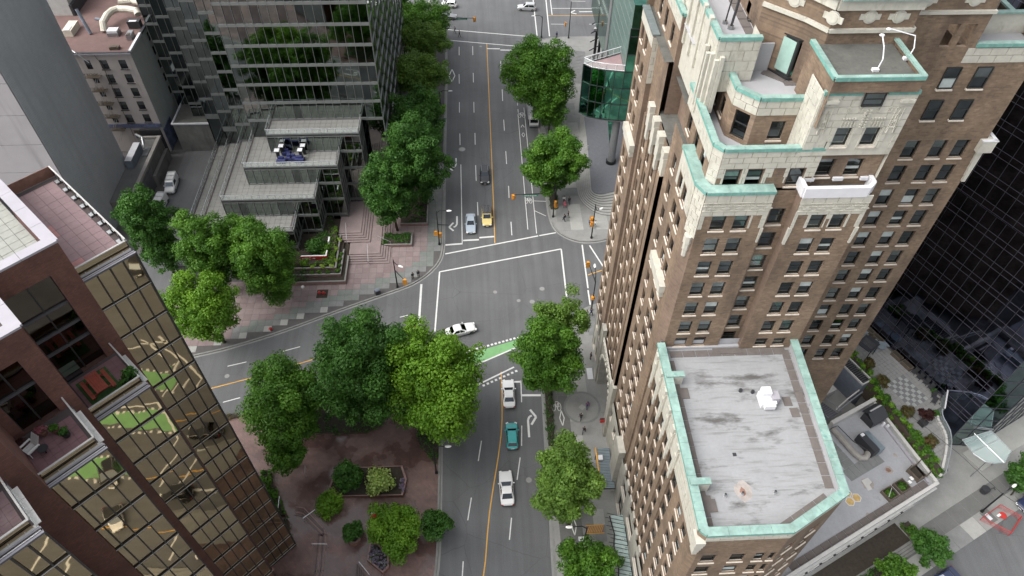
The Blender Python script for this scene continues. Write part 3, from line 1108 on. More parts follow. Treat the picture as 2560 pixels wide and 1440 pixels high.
tiles(P, [(12.9, 96), (13.5, 93), (15, 90.8), (17.4, 89.6), (22.5, 90), (30, 93), (24, 96), (20, 97.6), (18.4, 101), (18.4, 107), (20.4, 119), (21.4, 127), (20.6, 153), (26, 153), (26, 158), (15, 157), (13.4, 153), (13, 120)], 0.15, 2.3, 2.3,
      lambda x, y: 'slab_grey' if (int(y / 2.3) % 6 == 2 or (x < 15 and y > 95)) else random.choice(('concrete_light', 'concrete_light', 'concrete')), gap=0.03, jit=0.002, need=3)
P.done()
# striped ramp of grey boards by the far corner
b = MB()
for k in range(22):
    y = 139 + k * 0.62
    b.obox((21.9 + k * 0.06, y, 0.19), (4.6, 0.52, 0.05), math.radians(-12), 'slab_grey')
b.build('ramp_board', PNE, kind='stuff')

# ---- alley
b = MB()
sheet(b, [(-58.2, 74), (-51.6, 74), (-51.6, 124), (-58.2, 124)], 0.175, 'asphalt')
b.build('alley', kind='structure')

# ------------------------------------------------------------------ road markings
WHITE = [(-6.4, 89.2, -3.4, 89.4, .35), (-3.45, 89.4, -3.7, 111.3, .14), (-3.3, 90.2, -0.5, 90.3, .35), (-0.4, 90.8, 2.25, 91.0, .35),
         (2.5, 154.0, 5.5, 153.8, .35), (5.6, 153.3, 8.8, 153.1, .35), (8.8, 153.5, 8.7, 149.4, .2), (-10.3, 80.1, -10.4, 70.7, .35),
         (2.35, 59.95, 5.3, 60.0, .3), (5.3, 60.2, 5.2, 56.4, .14), (5.3, 57.6, 8.1, 57.5, .35)]
CROSS = [(-6.4, 87.0, 10.1, 90.9), (10.3, 90.95, 13.3, 91.6), (-7.3, 82.8, 13.9, 87.5), (13.9, 87.5, 13.75, 74), (-7.3, 82.8, -7.8, 70), (17.7, 88.4, 17.55, 78.2), (17.5, 77.8, 17.5, 74.6),
         (19.0, 88.2, 20.8, 82.9), (-6.8, 162.9, 14.6, 158.9), (-6.1, 157.9, 12.6, 154.3), (15.0, 182, 14.7, 158.9), (18.4, 182, 17.7, 159.2), (-1.25, 63.4, 4.76, 66.3), (-1.0, 59.8, 4.4, 62.7), (-11.8, 182, -11.8, 176), (-8.2, 182, -8.2, 176)]
DASH = [(-4.1, 155, -4.1, 151.2), (-4.1, 143.3, -4.05, 139.5), (-4, 132.4, -4, 128.6), (-3.9, 121.3, -3.85, 117.5), (-0.9, 155.2, -0.9, 151.2), (-0.9, 143.7, -0.9, 139.9), (-0.9, 132.4, -0.9, 128.5), (-0.8, 121.4, -0.8, 117.5),
        (-0.8, 111, -0.75, 106.3), (-0.6, 100.2, -0.55, 96.6), (5.5, 148.6, 5.4, 144.5), (5.4, 137, 5.35, 132.6), (5.3, 125.8, 5.3, 122), (5.3, 115.2, 5.3, 111.2), (5.4, 104.6, 5.35, 101.2), (5.4, 94.7, 5.4, 91.2),
        (-39.0, 64.5, -36.3, 65.2), (-31.1, 67, -28.6, 67.8), (-38.3, 58.1, -36, 58.8), (-22.4, 70.4, -19.8, 71.4), (-13.5, 73.1, -12.2, 73.5), (-30, 61, -27.5, 61.9),
        (5, 52.5, 4.8, 49.3), (4.5, 47.5, 3.9, 44.2), (2.9, 38.9, 2.5, 36), (2.1, 30, 1.6, 27), (-0.8, 50.3, -1.3, 47.2), (-2.3, 41.9, -2.8, 38.8), (-3.4, 33.5, -3.6, 30.4)]
BIKE = [(8.4, 127.5, 8.35, 92.6), (8.7, 149, 8.45, 137)] + [(8.5, 137.3 - k * 2.6, 8.5, 136 - k * 2.6) for k in range(4)] + [(9.8, 130, 9.85, 91.5), (10, 100.2, 12.2, 100), (9.9, 97.5, 11.9, 96)]
FARW = [(19.5, 182, 19.2, 169.5, .2), (19.5, 172.8, 60, 171.8, .16), (24.6, 176.5, 28.4, 176.3, .14), (18.5, 165, 21.8, 164.8, .14), (28, 164.7, 32, 164.6, .14), (36, 164.5, 39, 164.4, .14)]
b = MB()
for x0, y0, x1, y1, w in WHITE + FARW:
    strip(b, [(x0, y0), (x1, y1)], w, 0.006, 'road_paint')
b.build('stop_line', kind='structure')
b = MB()
for x0, y0, x1, y1 in CROSS:
    strip(b, [(x0, y0), (x1, y1)], 0.24, 0.0065, 'road_paint')
b.build('crosswalk_line', kind='structure')
b = MB()
for x0, y0, x1, y1 in DASH:
    strip(b, [(x0, y0), (x1, y1)], 0.14, 0.006, 'road_paint')
b.build('lane_line', kind='structure')
b = MB()
for x0, y0, x1, y1 in BIKE:
    strip(b, [(x0, y0), (x1, y1)], 0.12, 0.007, 'road_paint')


def bike_symbol(b, x, y, s, z, m):
    for cx, cy in ((x - .32 * s, y), (x + .32 * s, y)):
        ring = [(cx + .22 * s * math.cos(t * .524), cy + .55 * s * math.sin(t * .524)) for t in range(13)]
        strip(b, ring, .07 * s, z, m)
    strip(b, [(x - .32 * s, y), (x - .1 * s, y + .7 * s), (x + .25 * s, y + .7 * s), (x + .32 * s, y), (x, y), (x - .1 * s, y + .7 * s)], .07 * s, z + .002, m)


bike_symbol(b, 9.15, 127.2, 1.4, .008, 'road_paint')
strip(b, [(8.8, 123), (9.15, 123.9), (9.5, 123)], .12, .008, 'road_paint')
strip(b, [(9.15, 121.2), (8.85, 120.5), (9.15, 119.7), (9.45, 120.5), (9.15, 121.2)], .1, .008, 'road_paint')
bike_symbol(b, 8.95, 100.2, 1.2, .008, 'road_paint')
b.build('bike_lane_marking', kind='structure')
b = MB()
bike_symbol(b, 10.2, 55.3, 1.25, .19, 'road_paint')
for cx, cy in ((10.85, 53.4), (10.9, 37.4)):
    strip(b, [(cx, cy + 1.25), (cx - .32, cy), (cx, cy - 1.25), (cx + .32, cy), (cx, cy + 1.25)], .13, .19, 'road_paint')
b.build('bike_path_marking', PSE)
b = MB()
for pl in ([(2.47, 156.2), (2.4, 103), (2.3, 89.4)], [(2.4, 61.9), (2.35, 57), (2.2, 52.7), (1.6, 48.3), (0.6, 43), (-.1, 38.8), (-.8, 31.6), (-2.2, 26), (-4.4, 21), (-6.6, 14), (-7.2, 0), (-6.8, -40)], [(-48, 58.4), (-38.8, 61.1), (-34.3, 62.45), (-29.6, 64.1), (-25.8, 65.45), (-20, 67.7), (-11, 71.2)],
           [(17.9, 81.2), (20.7, 82.3), (40, 90)], [(18.1, 169.2), (60, 168)], [(-14, 170), (-40, 171)]):
    strip(b, chaikin(pl, 1), .15, .0055, 'yellow_paint')
b.build('centre_line', kind='structure')
# turn arrows
b = MB()
for x, y in ((-5.2, 111.4), (-4.95, 94.6)):
    strip(b, [(x + .55, y + 1.9), (x + .55, y - .2), (x + .3, y - .75), (x - .05, y - .95)], .3, .006, 'road_paint')
    strip(b, [(x - .1, y + .2), (x - .85, y - .95), (x - .05, y - 1.9)], .32, .0075, 'road_paint')
x, y = 6.4, 52.8
strip(b, [(x - .45, y - 2.2), (x - .45, y + .6), (x - .2, y + 1.15), (x + .15, y + 1.3)], .3, .006, 'road_paint')
strip(b, [(x - .05, y + 2.3), (x + .75, y + 1.05), (x, y - .2)], .32, .0075, 'road_paint')
for px, py, a in ((-28.6, 63.0, 20),):
    Fh = Frame((px, py), a)
    strip(b, [Fh(-1.6, .5)[:2], Fh(.2, .5)[:2], Fh(.8, 0.2)[:2], Fh(.9, -.3)[:2]], .28, .006, 'road_paint')
    strip(b, [Fh(.1, -.2)[:2], Fh(.95, -1.2)[:2], Fh(1.8, -.1)[:2]], .3, .0075, 'road_paint')
strip(b, [(-5.69, 145.3), (-6.35, 142.76), (-5.69, 140.2), (-5.03, 142.76), (-5.69, 145.3)], .2, .006, 'road_paint')
strip(b, [(26.2, 170.9), (29.5, 170.9)], .3, .006, 'road_paint')
strip(b, [(25.2, 171.6), (23.9, 170.6), (25.4, 169.8)], .3, .0075, 'road_paint')
b.build('turn_arrow', kind='structure')
# green cycle crossing with dashed edges
b = MB()
b.face([(-3.6, 65.1, .006), (-1.25, 63.55, .006), (4.7, 66.4, .006), (5.6, 66.9, .006), (5.6, 68.2, .006), (4.3, 67.6, .006)], 'green_paint')
for x0, y0, x1, y1, n in ((-3.9, 65.55, 6.2, 68.6, 17), (-.6, 59.4, 5.0, 62.1, 9)):
    for k in range(n):
        t = (k + .5) / n
        b.obox((x0 + (x1 - x0) * t, y0 + (y1 - y0) * t, .005), (.36, .34, .006), math.radians(18), 'road_paint')
b.build('cycle_crossing', kind='structure')
# the next crossing, below the view: it shows in the gold glass
b = MB()
b.face([(.5, -10, .006), (3.6, -9, .006), (3.4, 4, .006), (2.9, 13.6, .006), (.2, 13.2, .006), (.8, 3, .006)], 'green_paint')
for k in range(26):
    y = -10 + k * .95
    for x in (.3 - k * .01, 3.7 - k * .02):
        b.obox((x, y, .005), (.36, .42, .006), 0, 'road_paint')
for pl in ([(8, 5), (8.2, 12)], [(9.3, 7), (4, 14.4), (-1.2, 13.3)], [(9.4, 10), (2.6, 17.5), (-2, 16)], [(4.4, .5), (4.4, 6.6), (-1.5, 11), (-8, 9)], [(-10.4, 20.4), (-10.3, 26)], [(-4.2, 13.5), (-8.3, 12.3)], [(-9.2, 13.5), (-9.2, 17.3)],
           [(1.5, -9.5), (-1.6, -11)], [(-8, 7), (-11, 6.3)], [(-.2, -15.5), (-5.5, -17)], [(-2.5, -12.6), (-5.8, -13.6)]):
    strip(b, pl, .28, .0065, 'road_paint')
b.build('cycle_crossing', kind='structure')
# covers set in the road
for x, y, r in ((2.0, 77.9, .42), (9.84, 78.35, .5), (5.8, 75.9, .38), (8, 75.6, .5), (5.5, 44.1, .48), (-3.46, 116.1, .7), (-38.7, 62.7, .42), (1, 155, .4)):
    b = MB()
    b.cyl((x, y), r, -.02, .008, 'concrete_dark' if r < .6 else 'concrete', 16)
    b.cyl((x, y), r * .82, -.02, .012, 'concrete' if r < .6 else 'concrete_light', 16)
    b.build('manhole_cover', ROAD)
# round medallion set in the pavement by the entrance
b = MB()
b.cyl((13.95, 55.1), 2.7, .15, .192, 'slab_grey', 40)
b.cyl((13.95, 55.1), 2.4, .15, .196, 'concrete', 40)
b.obox((13.95, 55.1, .19), (.75, .75, .022), math.radians(45), 'concrete_light')
b.build('pavement_medallion', PSE)

# ------------------------------------------------------------------ corner steps of the office plazas
t = thing('plaza_steps', 'two flights of pink stone steps turning a corner in front of the grey glass terraces', 'steps', (-20, 88, .15))
for n, (xl, xr, y0, ytop, z0, cnt) in enumerate(((-22.9, -15.9, 84.9, 101, .15, 5), (-25, -19.45, 89.4, 103.4, .9, 5))):
    for k in range(cnt):
        b = MB()
        b.box(xl, xr - k * .42, y0 + k * .43, ytop - k * .01, z0 if k == 0 else z0 + .15 * k - .02, z0 + .15 * (k + 1), 'step_edge', top='slab_pink')
        b.build('step', t)
b = MB()
for x0, y0, x1, y1, z in ((-23.8, 92.6, -23.4, 89.2, .95), (-19.7, 88.0, -19.4, 84.6, .2), (-18.1, 89.9, -15.9, 89.2, .2)):
    b.tube([(x1, y1, z), (x1, y1, z + .95), (x0, y0, z + 1.75), (x0, y0, z + .8)], .045, 'rail_metal')
b.build('handrail', t)
t = thing('curved_steps', 'nested curved concrete steps around the granite plaza under the green glass block', 'steps', (20, 100, .15))
OUT = [(21.5, 126.2), (20.4, 118.4), (18.7, 107.1), (18.5, 105.2), (18.3, 102.3), (18.5, 100.3), (19.1, 98.8), (20.2, 97.2), (21.2, 96.3), (22.4, 95.7), (24.2, 95.5), (34, 98.6)]
INN = [(22.1, 124.3), (21.9, 116.6), (21.5, 108), (21.35, 104.7), (21.2, 102.6), (21.1, 101.6), (21.4, 100.9), (22.1, 100.6), (22.6, 100.65), (23.3, 100.9), (25.7, 101.7), (34, 104.4)]
O2, I2 = chaikin(OUT, 2), chaikin(INN, 2)
for k in range(9):
    f = k / 9.0
    poly = [(a[0] + (c[0] - a[0]) * f, a[1] + (c[1] - a[1]) * f) for a, c in zip(O2, I2)]
    b = MB()
    b.prism(ccw(poly + [(60, poly[-1][1] + 6), (60, 127 - k * .01)]), .15 if k == 0 else .13 + .14 * k, .15 + .14 * (k + 1), 'concrete_dark', top='concrete_light' if k < 8 else 'granite')
    b.build('step', t)
b = MB()
for x0, y0, x1, y1 in ((21.6, 113.6, 19.5, 113.2), (21.5, 108.1, 18.9, 107.4), (28, 102.5, 27.6, 98)):
    b.tube([(x1, y1, .3), (x1, y1, 1.2), (x0, y0, 2.3), (x0, y0, 1.4)], .045, 'rail_metal')
b.build('handrail', t)
# ------------------------------------------------------------------ the brown brick tower
T = thing('brick_tower', 'brown brick tower with cream terracotta tops, green copper edges and a white lower roof', 'building', (25, 40, .15))
TW = Windows(T, 300)
TB = Pieces('terracotta_block', T, 300)
TP = Pieces('roof_paver', T, 300)
BR, TC, JT = 'tower_brick', 'terracotta', 'terracotta_joint'


def blocks(p0, p1, z0, z1, courses, length, ops=(), proud=0.05):
    """Terracotta blocks laid in running bond over a wall face, joints left open."""
    dx, dy = p1[0] - p0[0], p1[1] - p0[1]
    L = math.hypot(dx, dy)
    dx, dy = dx / L, dy / L
    h = (z1 - z0) / courses
    for k in range(courses):
        za, zb = z0 + k * h, z0 + (k + 1) * h
        us = [0.0]
        u = length * (0.5 if k % 2 else 1.0)
        while u < L - length * .3:
            us.append(u)
            u += length
        us.append(L)
        for a, c in zip(us[:-1], us[1:]):
            cut = [(a, c)]
            for oa, oc, oe, of in ops:
                if of > za + .02 and oe < zb - .02:
                    nxt = []
                    for q, w in cut:
                        if oc <= q or oa >= w:
                            nxt.append((q, w))
                        else:
                            if oa - q > .12:
                                nxt.append((q, oa))
                            if w - oc > .12:
                                nxt.append((oc, w))
                    cut = nxt
            for q, w in cut:
                uc = (q + w) / 2
                pr = proud + random.uniform(-.006, .006)
                TB.add((p0[0] + dx * uc + dy * (pr / 2 - .02), p0[1] + dy * uc - dx * (pr / 2 - .02), (za + zb) / 2), (w - q - .045, pr + .04, h - .045), math.atan2(dy, dx), TC)


def coping(pts, w, z, m='copper', th=.16, seg=1.6, lip=True):
    """A metal-clad parapet top along a polyline (outside on the right), in sheet lengths."""
    for (x0, y0), (x1, y1) in zip(pts[:-1], pts[1:]):
        L = math.hypot(x1 - x0, y1 - y0)
        n = max(1, round(L / seg))
        dx, dy = (x1 - x0) / L, (y1 - y0) / L
        rz = math.atan2(dy, dx)
        for k in range(n):
            u = L * (k + .5) / n
            Pc.add((x0 + dx * u - dy * (w / 2 - .12), y0 + dy * u + dx * (w / 2 - .12), z - th / 2 + random.uniform(-.004, .004)), (L / n - .02, w, th), rz, m)
        if lip:
            Pc.add((x0 + dx * L / 2 + dy * .1, y0 + dy * L / 2 - dx * .1, z - th / 2 - .1), (L, .06, .26), rz, 'copper_dark' if m == 'copper' else m)


Pc = Pieces('coping', T, 300)

# ---- lower wing
b = MB()
WR = [28.45 - 2.95 * k for k in range(7)]                    # sills on the street side
WROWS = [(z, z + 1.75) for z in WR]
fl = lambda y0, y1, off: [(off - y1, off - y0)]
XW = 16.8
facade(b, TW, (XW, 28.0), (XW, 22.4), 9.4, 34.2, [(28 - 26.85, 28 - 25.75), (28 - 24.95, 28 - 23.85)], WROWS, .3, BR)  # same brick, with the shade of returns and recesses put into its colour
chan = [(38.45, 39.5), (36.45, 37.5), (34.45, 35.5), (32.45, 33.5), (30.45, 31.5), (28.5, 29.55)]
facade(b, TW, (XW + .16, 41.2), (XW + .16, 28.0), 9.4, 34.2, [(41.2 - y1, 41.2 - y0) for y0, y1 in chan], WROWS, .22, BR)
b.face([(XW + .16, 28, 9.4), (XW, 28, 9.4), (XW, 28, 34.2), (XW + .16, 28, 34.2)][::-1], BR)
SR = [(28.5 - 2.65 * k, 30.2 - 2.65 * k) for k in range(8)]
facade(b, TW, (17.3, 21.9), (24.3, 21.9), 5, 34.2, [(.5, 1.8), (3.0, 4.3), (5.1, 6.0), (6.6 - .25, 6.6 + .25)][:3] + [(6.35, 6.95 - .05)], SR, .3, BR)
facade(b, TW, (24.3, 21.9), (29.9, 25.0), 5, 34.2, [(1.0, 2.2), (3.9, 5.1)], [(s + .0, h) for s, h in SR], .3, BR)
wall(b, (16.8, 22.4), (17.3, 21.9), 5, 34.2, m=BR)
wall(b, (29.9, 25.0), (30.5, 41.4), 5, 34.2, m=BR)
b.build('wall', T)
b = MB()
roof = ccw([(17.2, 41.4), (17.2, 22.6), (17.5, 22.3), (24.2, 22.3), (29.5, 25.25), (30.1, 41.4)])
b.face([(x, y, 33.2) for x, y in roof], 'roof_white')
# inner faces of the parapets and the white upstand along the tower
for a, c in zip(roof, roof[1:] + roof[:1]):
    b.face([(c[0], c[1], 33.2), (a[0], a[1], 33.2), (a[0], a[1], 34.3), (c[0], c[1], 34.3)], 'roof_white_clean')
b.box(17.6, 30.0, 41.0, 41.35, 33.2, 33.5, 'roof_white_clean')
b.box(22.4, 25.2, 40.3, 41.0, 33.2, 33.32, 'roof_paver')
b.build('roof', T)
for ax, ay, az in ((17.7, 26.45, 34.62), (17.7, 37.2, 34.62)):
    Pc.add((ax, ay, az), (1.75, .6, .14), 0, 'copper')
    b = MB()
    b.box(16.95, 18.5, ay - .24, ay + .24, 33.2, az - .07, TC)
    b.build('parapet_return', T)
b = MB()
for sx, sy in ((21.4, 25.8), (19.9, 25.7), (24.2, 25.8), (29.9, 34.1)):
    b.cyl((sx, sy), .1, 33.2, 33.62, 'steel', 8, top='dark_paint')
    b.cyl((sx, sy), .16, 33.2, 33.28, 'roof_white_clean', 8)
for sx, sy in ((23.9, 36.0), (25.0, 35.8)):
    b.cyl((sx, sy), .16, 33.2, 33.5, 'dark_paint', 10)
b.box(21.55, 21.85, 29.35, 29.65, 33.2, 33.26, 'dark_paint')
b.build('roof_vent', T)
b = MB()                                                        # rust patch on the roof membrane
ring = [(21.6 + (.55 + .3 * random.random()) * math.cos(k * .45), 26.1 + (.75 + .4 * random.random()) * math.sin(k * .45), 33.206) for k in range(14)]
b.face(ring, 'rust_pale')
ring = [(21.55 + (.2 + .1 * random.random()) * math.cos(k * .6), 26.0 + (.3 + .2 * random.random()) * math.sin(k * .6), 33.21) for k in range(10)]
b.face(ring, 'rust')
b.build('stain', T)
tag(t2 := thing('rooftop_unit', 'white box ventilation unit with dark stains around it on the large white roof', 'ventilation unit', (26.1, 34.8, 33.2)), t2['label'], 'ventilation unit')
b = MB()
b.box(25.3, 26.7, 34.1, 35.5, 33.2, 33.9, 'white_metal')
b.build('housing', t2)
b = MB()
b.box(25.45, 26.3, 34.8, 35.6, 33.9, 34.5, 'white_metal')
b.box(26.3, 27.0, 34.4, 35.3, 33.55, 34.2, 'coping_grey')
b.build('hood', t2)
b = MB()
b.box(25.5, 26.5, 33.75, 34.1, 33.45, 33.95, 'white_metal')
b.build('intake', t2)
# pavers along the parapets
for k in range(13):
    y = 23.0 + 1.32 * k
    if not (25.9 < y < 26.9 or 36.7 < y < 37.7):
        TP.add((17.85, y + .2, 33.22), (.95, 1.24, .07), 0, 'roof_paver')
for q in ((18.55, 35.95), (18.2, 25.2), (18.55, 24.9)):
    TP.add((q[0], q[1], 33.235), (.9, 1.15, .07), 0, 'roof_paver')
for k in range(5):
    TP.add((18.55 + 1.3 * k, 22.75, 33.22), (1.22, .72, .07), 0, 'roof_paver')
for k in range(4):
    u = .75 + 1.3 * k
    a = math.atan2(3.1, 5.6)
    TP.add((24.3 + math.cos(a) * u - math.sin(a) * .78, 21.9 + math.sin(a) * u + math.cos(a) * .78 + .12, 33.22), (1.22, .8, .07), a, 'roof_paver')
for k in range(12):
    y = 26.6 + 1.22 * k
    TP.add((29.0 + .033 * (y - 25), y, 33.22), (.72, 1.13, .07), math.radians(-2), 'roof_paver')
for q in ((28.0, 34.7), (28.35, 33.5)):
    TP.add((*q, 33.235), (.75, .95, .07), 0, 'roof_paver')
for k in range(9):
    TP.add((18.7 + 1.28 * k, 40.45, 33.225), (1.2, .72, .07), 0, 'roof_paver')
# terracotta head of the wing
chops = [(41.2 - y1 - .02, 41.2 - y0 + .02, 28.4, 30.25) for y0, y1 in chan]
blocks((XW + .13, 41.0), (XW + .13, 28.1), 30.4, 34.2, 6, 2.6)
blocks((XW, 28.0), (XW, 22.6), 30.9, 34.2, 5, 1.8)
blocks((17.3, 21.9), (24.3, 21.9), 33.3, 34.25, 2, 1.2)
blocks((24.3, 21.9), (29.9, 25.0), 33.3, 34.25, 2, 1.3)
coping([(16.85, 41.0), (16.85, 22.4), (17.3, 21.95), (24.3, 21.95), (29.85, 25.0), (30.45, 41.1)], .75, 34.5)
b = MB()
for y0, y1 in chan + [(40.3, 41.1)]:                            # piers between the window channels, with cream feet and heads
    b.box(XW - .03, XW + .17, y1 + .06, min(y1 + .92, 41.1), 9.4, 30.6, BR)
b.build('pier', T)
b = MB()
for k, (y0, y1) in enumerate(chan):
    yc = y1 + .5
    b.box(XW - .1, XW + .2, yc - .36, yc + .36, 29.6, 33.4, TC)
    b.box(XW - .16, XW + .15, yc - .2, yc + .2, 28.4, 32.6, TC)
    b.box(XW - .2, XW + .2, yc - .3, yc + .3, 33.4, 34.0, TC)
    b.box(XW - .22, XW + .2, yc - .42, yc + .42, 9.4, 10.9, 'limestone')
for k in range(5):                                              # stepped corner block under the copper
    b.box(16.55 + .05 * k, 17.0 + .35 - .05 * k, 21.65 + .05 * k, 22.9 - .08 * k, 33.4 - .55 * (k + 1), 33.4 - .55 * k, TC)
b.build('terracotta_pier_head', T, kind='stuff')

# ---- stone base on the street side, with shop openings, the arched entrance and piers
b = MB()
shop = [(1.2, 3.4), (5.2, 8.2), (10.0, 13.0), (15, 17.5)]
sops = [(41.2 - 22.4 - c, 41.2 - 22.4 - a, 1.0, 4.6) for a, c in shop] + [(41.2 - 22.4 - c, 41.2 - 22.4 - a, 5.8, 8.2) for a, c in shop]
facade(b, TW, (16.75, 41.2), (16.75, 22.4), .15, 9.4, [(1.3, 3.4), (5.4, 8.2), (10.3, 13.2), (15.2, 17.4)], [(.9, 4.5), (5.9, 8.1)], .35, 'limestone', kind=0)
facade(b, TW, (16.85, 66.6), (16.85, 60.3), .15, 9.4, [(.8, 1.9), (2.8, 3.9)], [(1.1, 3.4), (5.9, 7.9)], .35, 'limestone', kind=0)
facade(b, TW, (16.75, 51.0), (16.75, 41.2), .15, 9.4, [(.6, 1.5), (3.3, 4.3), (6.0, 7.0), (8.0, 8.9)], [(5.6, 7.6)], .35, 'limestone', kind=0)
n = 12
arc = [(55.6 + 3.5 * math.cos(math.pi * k / n), 5.6 + 3.5 * math.sin(math.pi * k / n)) for k in range(n + 1)]
XA = 16.6
for (ya, za), (yb, zb) in zip(arc[:-1], arc[1:]):
    b.face([(XA, ya, 10.9), (XA, ya, za), (XA, yb, zb), (XA, yb, 10.9)], 'limestone')
    b.face([(XA, ya, za), (XA + 1.5, ya, za), (XA + 1.5, yb, zb), (XA, yb, zb)], 'limestone')
for ya, yb in ((60.3, 59.1), (52.1, 51.0)):
    b.face([(XA, ya, .15), (XA, yb, .15), (XA, yb, 10.9), (XA, ya, 10.9)], 'limestone')
for ya in (59.1, 52.1):
    b.face([(XA, ya, .15), (XA + 1.5, ya, .15), (XA + 1.5, ya, 5.6), (XA, ya, 5.6)], 'limestone')
b.face([(XA + 1.5, 59.1, .15), (XA + 1.5, 52.1, .15), (XA + 1.5, 52.1, 9.2), (XA + 1.5, 59.1, 9.2)], 'room_dark')
wall(b, (17.0, 66.6), (17.0, 60.3), .15, 9.4, m='limestone')
wall(b, (44, 66.6), (16.8, 66.6), .15, 60, m=BR)
b.build('base_wall', T)
b = MB()
for k in range(6):                                              # the arch has stepped rings and a frieze over it
    for j in range(n):
        a0, a1 = math.pi * j / n, math.pi * (j + .86) / n
        r = 3.75 + .0 * k
    break
for j in range(n):
    a = math.pi * (j + .5) / n
    b.obox((XA - .06, 55.6 + 3.75 * math.cos(a), 5.6 + 3.75 * math.sin(a)), (.16, .5, .5), 0, TC)
b.box(XA - .1, XA + .1, 51.2, 60.1, 10.2, 10.9, TC)
for k in range(14):
    b.box(XA - .16, XA, 51.5 + .62 * k, 51.85 + .62 * k, 10.3, 10.75, TC)
for y in (60.3, 50.9):
    b.box(16.35, 16.9, y - .7, y + .7, .15, 12.4, 'limestone')
b.box(16.15, 17.0, 42.0, 44.4, .15, 10.6, 'limestone')
b.build('arch_trim', T)

# ---- tower, street side
TR = [49.4 - 2.97 * k for k in range(14)]
TROWS = [(z, z + 1.75) for z in TR]
b = MB()
S1, S2, S3 = 16.95, 17.08, 16.55
facade(b, TW, (S1, 50.6), (S1, 42.45), 9.4, 53.3, [(50.6 - c, 50.6 - a) for a, c in ((48.2, 49.15), (45.5, 46.6), (43.9, 45.0))], TROWS, .32, BR)
tri = [(58.75, 59.85), (56.4, 57.5), (54.05, 55.15), (51.75, 52.85)]
facade(b, TW, (S2, 60.9), (S2, 50.6), 9.4, 49.9, [(60.9 - c, 60.9 - a) for a, c in tri], TROWS[1:], .22, BR)
facade(b, TW, (S3, 66.6), (S3, 60.9), 9.4, 55.4, [(66.6 - c, 66.6 - a) for a, c in ((64.9, 65.9), (62.9, 63.9))], [(52.4, 54.1)] + TROWS, .32, BR)
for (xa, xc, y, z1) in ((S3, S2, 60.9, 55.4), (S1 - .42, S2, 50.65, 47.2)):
    b.face([(xa, y, 9.4), (xc + 1.6, y, 9.4), (xc + 1.6, y, z1), (xa, y, z1)], 'tower_brick_shaded')
wall(b, (S1, 42.45), (17.5, 41.2), 33.0, 53.3, m='tower_brick_shaded')
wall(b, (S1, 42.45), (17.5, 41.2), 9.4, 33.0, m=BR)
b.build('wall', T)
b = MB()
for k, y in enumerate((60.05, 57.7, 55.35, 53.0, 50.65)):
    w = .92 if k else .7
    b.box(S1 - (.06 if k < 4 else .42), S2 + .02, y, y + w, 9.4, 47.2, BR)
b.build('pier', T)
b = MB()
for k, y in enumerate((57.7, 55.35, 53.0, 50.65)):              # cream heads standing on the piers
    b.box(S1 - .34, S2 + .1, y - .06, y + .98, 47.2, 49.2, TC)
    b.box(S1 - .42, S2 + .2, y - .02, y + .94, 49.2, 49.9, TC)
    b.box(S1 - .3, S2, y + .15, y + .77, 45.9, 47.2, TC)
b.build('terracotta_pier_head', T, kind='stuff')
for y0, y1, z, x in ((60.9, 65.3, 42.8, S3), (43.2, 48.0, 40.2, S1)):
    b = MB()
    b.box(x - .55, x + .05, y0, y1, z - .9, z, TC)
    b.box(x - .4, x + .05, y0 + .1, y1 - .1, z - 1.6, z - .9, TC)
    b.build('balcony', T)

# ---- tower, front: bay A with the narrow recessed strip, bay B standing forward
FA = [46.6 - 2.74 * k for k in range(5)]
AR = [(z, z + 1.78) for z in FA] + [(33.55, 34.9)]
b = MB()
facade(b, TW, (17.5, 41.2), (22.95, 41.2), 33.0, 53.3, [(1.0, 2.2), (2.85, 4.05)], [(49.3, 51.02)] + AR, .3, BR)
facade(b, TW, (22.95, 41.8), (25.0, 41.8), 33.0, 53.0, [(.45, 1.7)], [(49.3, 51.05)] + AR, .28, BR)
wall(b, (22.95, 41.2), (22.95, 41.8), 33.0, 53.3, m=BR)
wall(b, (25.0, 41.8), (25.0, 40.9), 33.0, 53.0, m='tower_brick_shaded')
FB = [(46.7 - 2.73 * k, 48.45 - 2.73 * k) for k in range(5)] + [(33.6, 34.8)]
facade(b, TW, (25.0, 40.9), (30.7, 40.9), 5.0, 53.0, [(1.4, 2.6), (3.15, 4.35)], [(49.5, 51.2)] + FB, .3, BR)
wall(b, (30.7, 40.9), (30.7, 48.6), 5.0, 53.0, m=BR)
b.build('wall', T)
# bay A: terracotta frieze, copper shelf
aop = [(.97, 2.23, 49.25, 51.06), (2.82, 4.08, 49.25, 51.06)]
blocks((17.5, 41.2), (22.95, 41.2), 52.4, 53.2, 1, 1.0)
blocks((17.5, 41.2), (22.95, 41.2), 50.95, 51.45, 1, .9)
blocks((17.5, 41.2), (22.95, 41.2), 49.5, 50.95, 3, 1.15, [(a - .02, c + .02, e, f) for a, c, e, f in aop] + [(.35, .85, 49.9, 50.95), (2.35, 2.7, 49.9, 50.5), (4.3, 5.0, 49.9, 50.95)])
blocks((S1, 42.45), (17.5, 41.2), 48.4, 53.2, 8, .75)
blocks((S1, 47.2), (S1, 42.5), 49.6, 53.2, 6, 1.3, [(47.2 - 46.6, 47.2 - 45.5, 49.3, 51.2), (47.2 - 45, 47.2 - 43.9, 49.3, 51.2)])
b = MB()


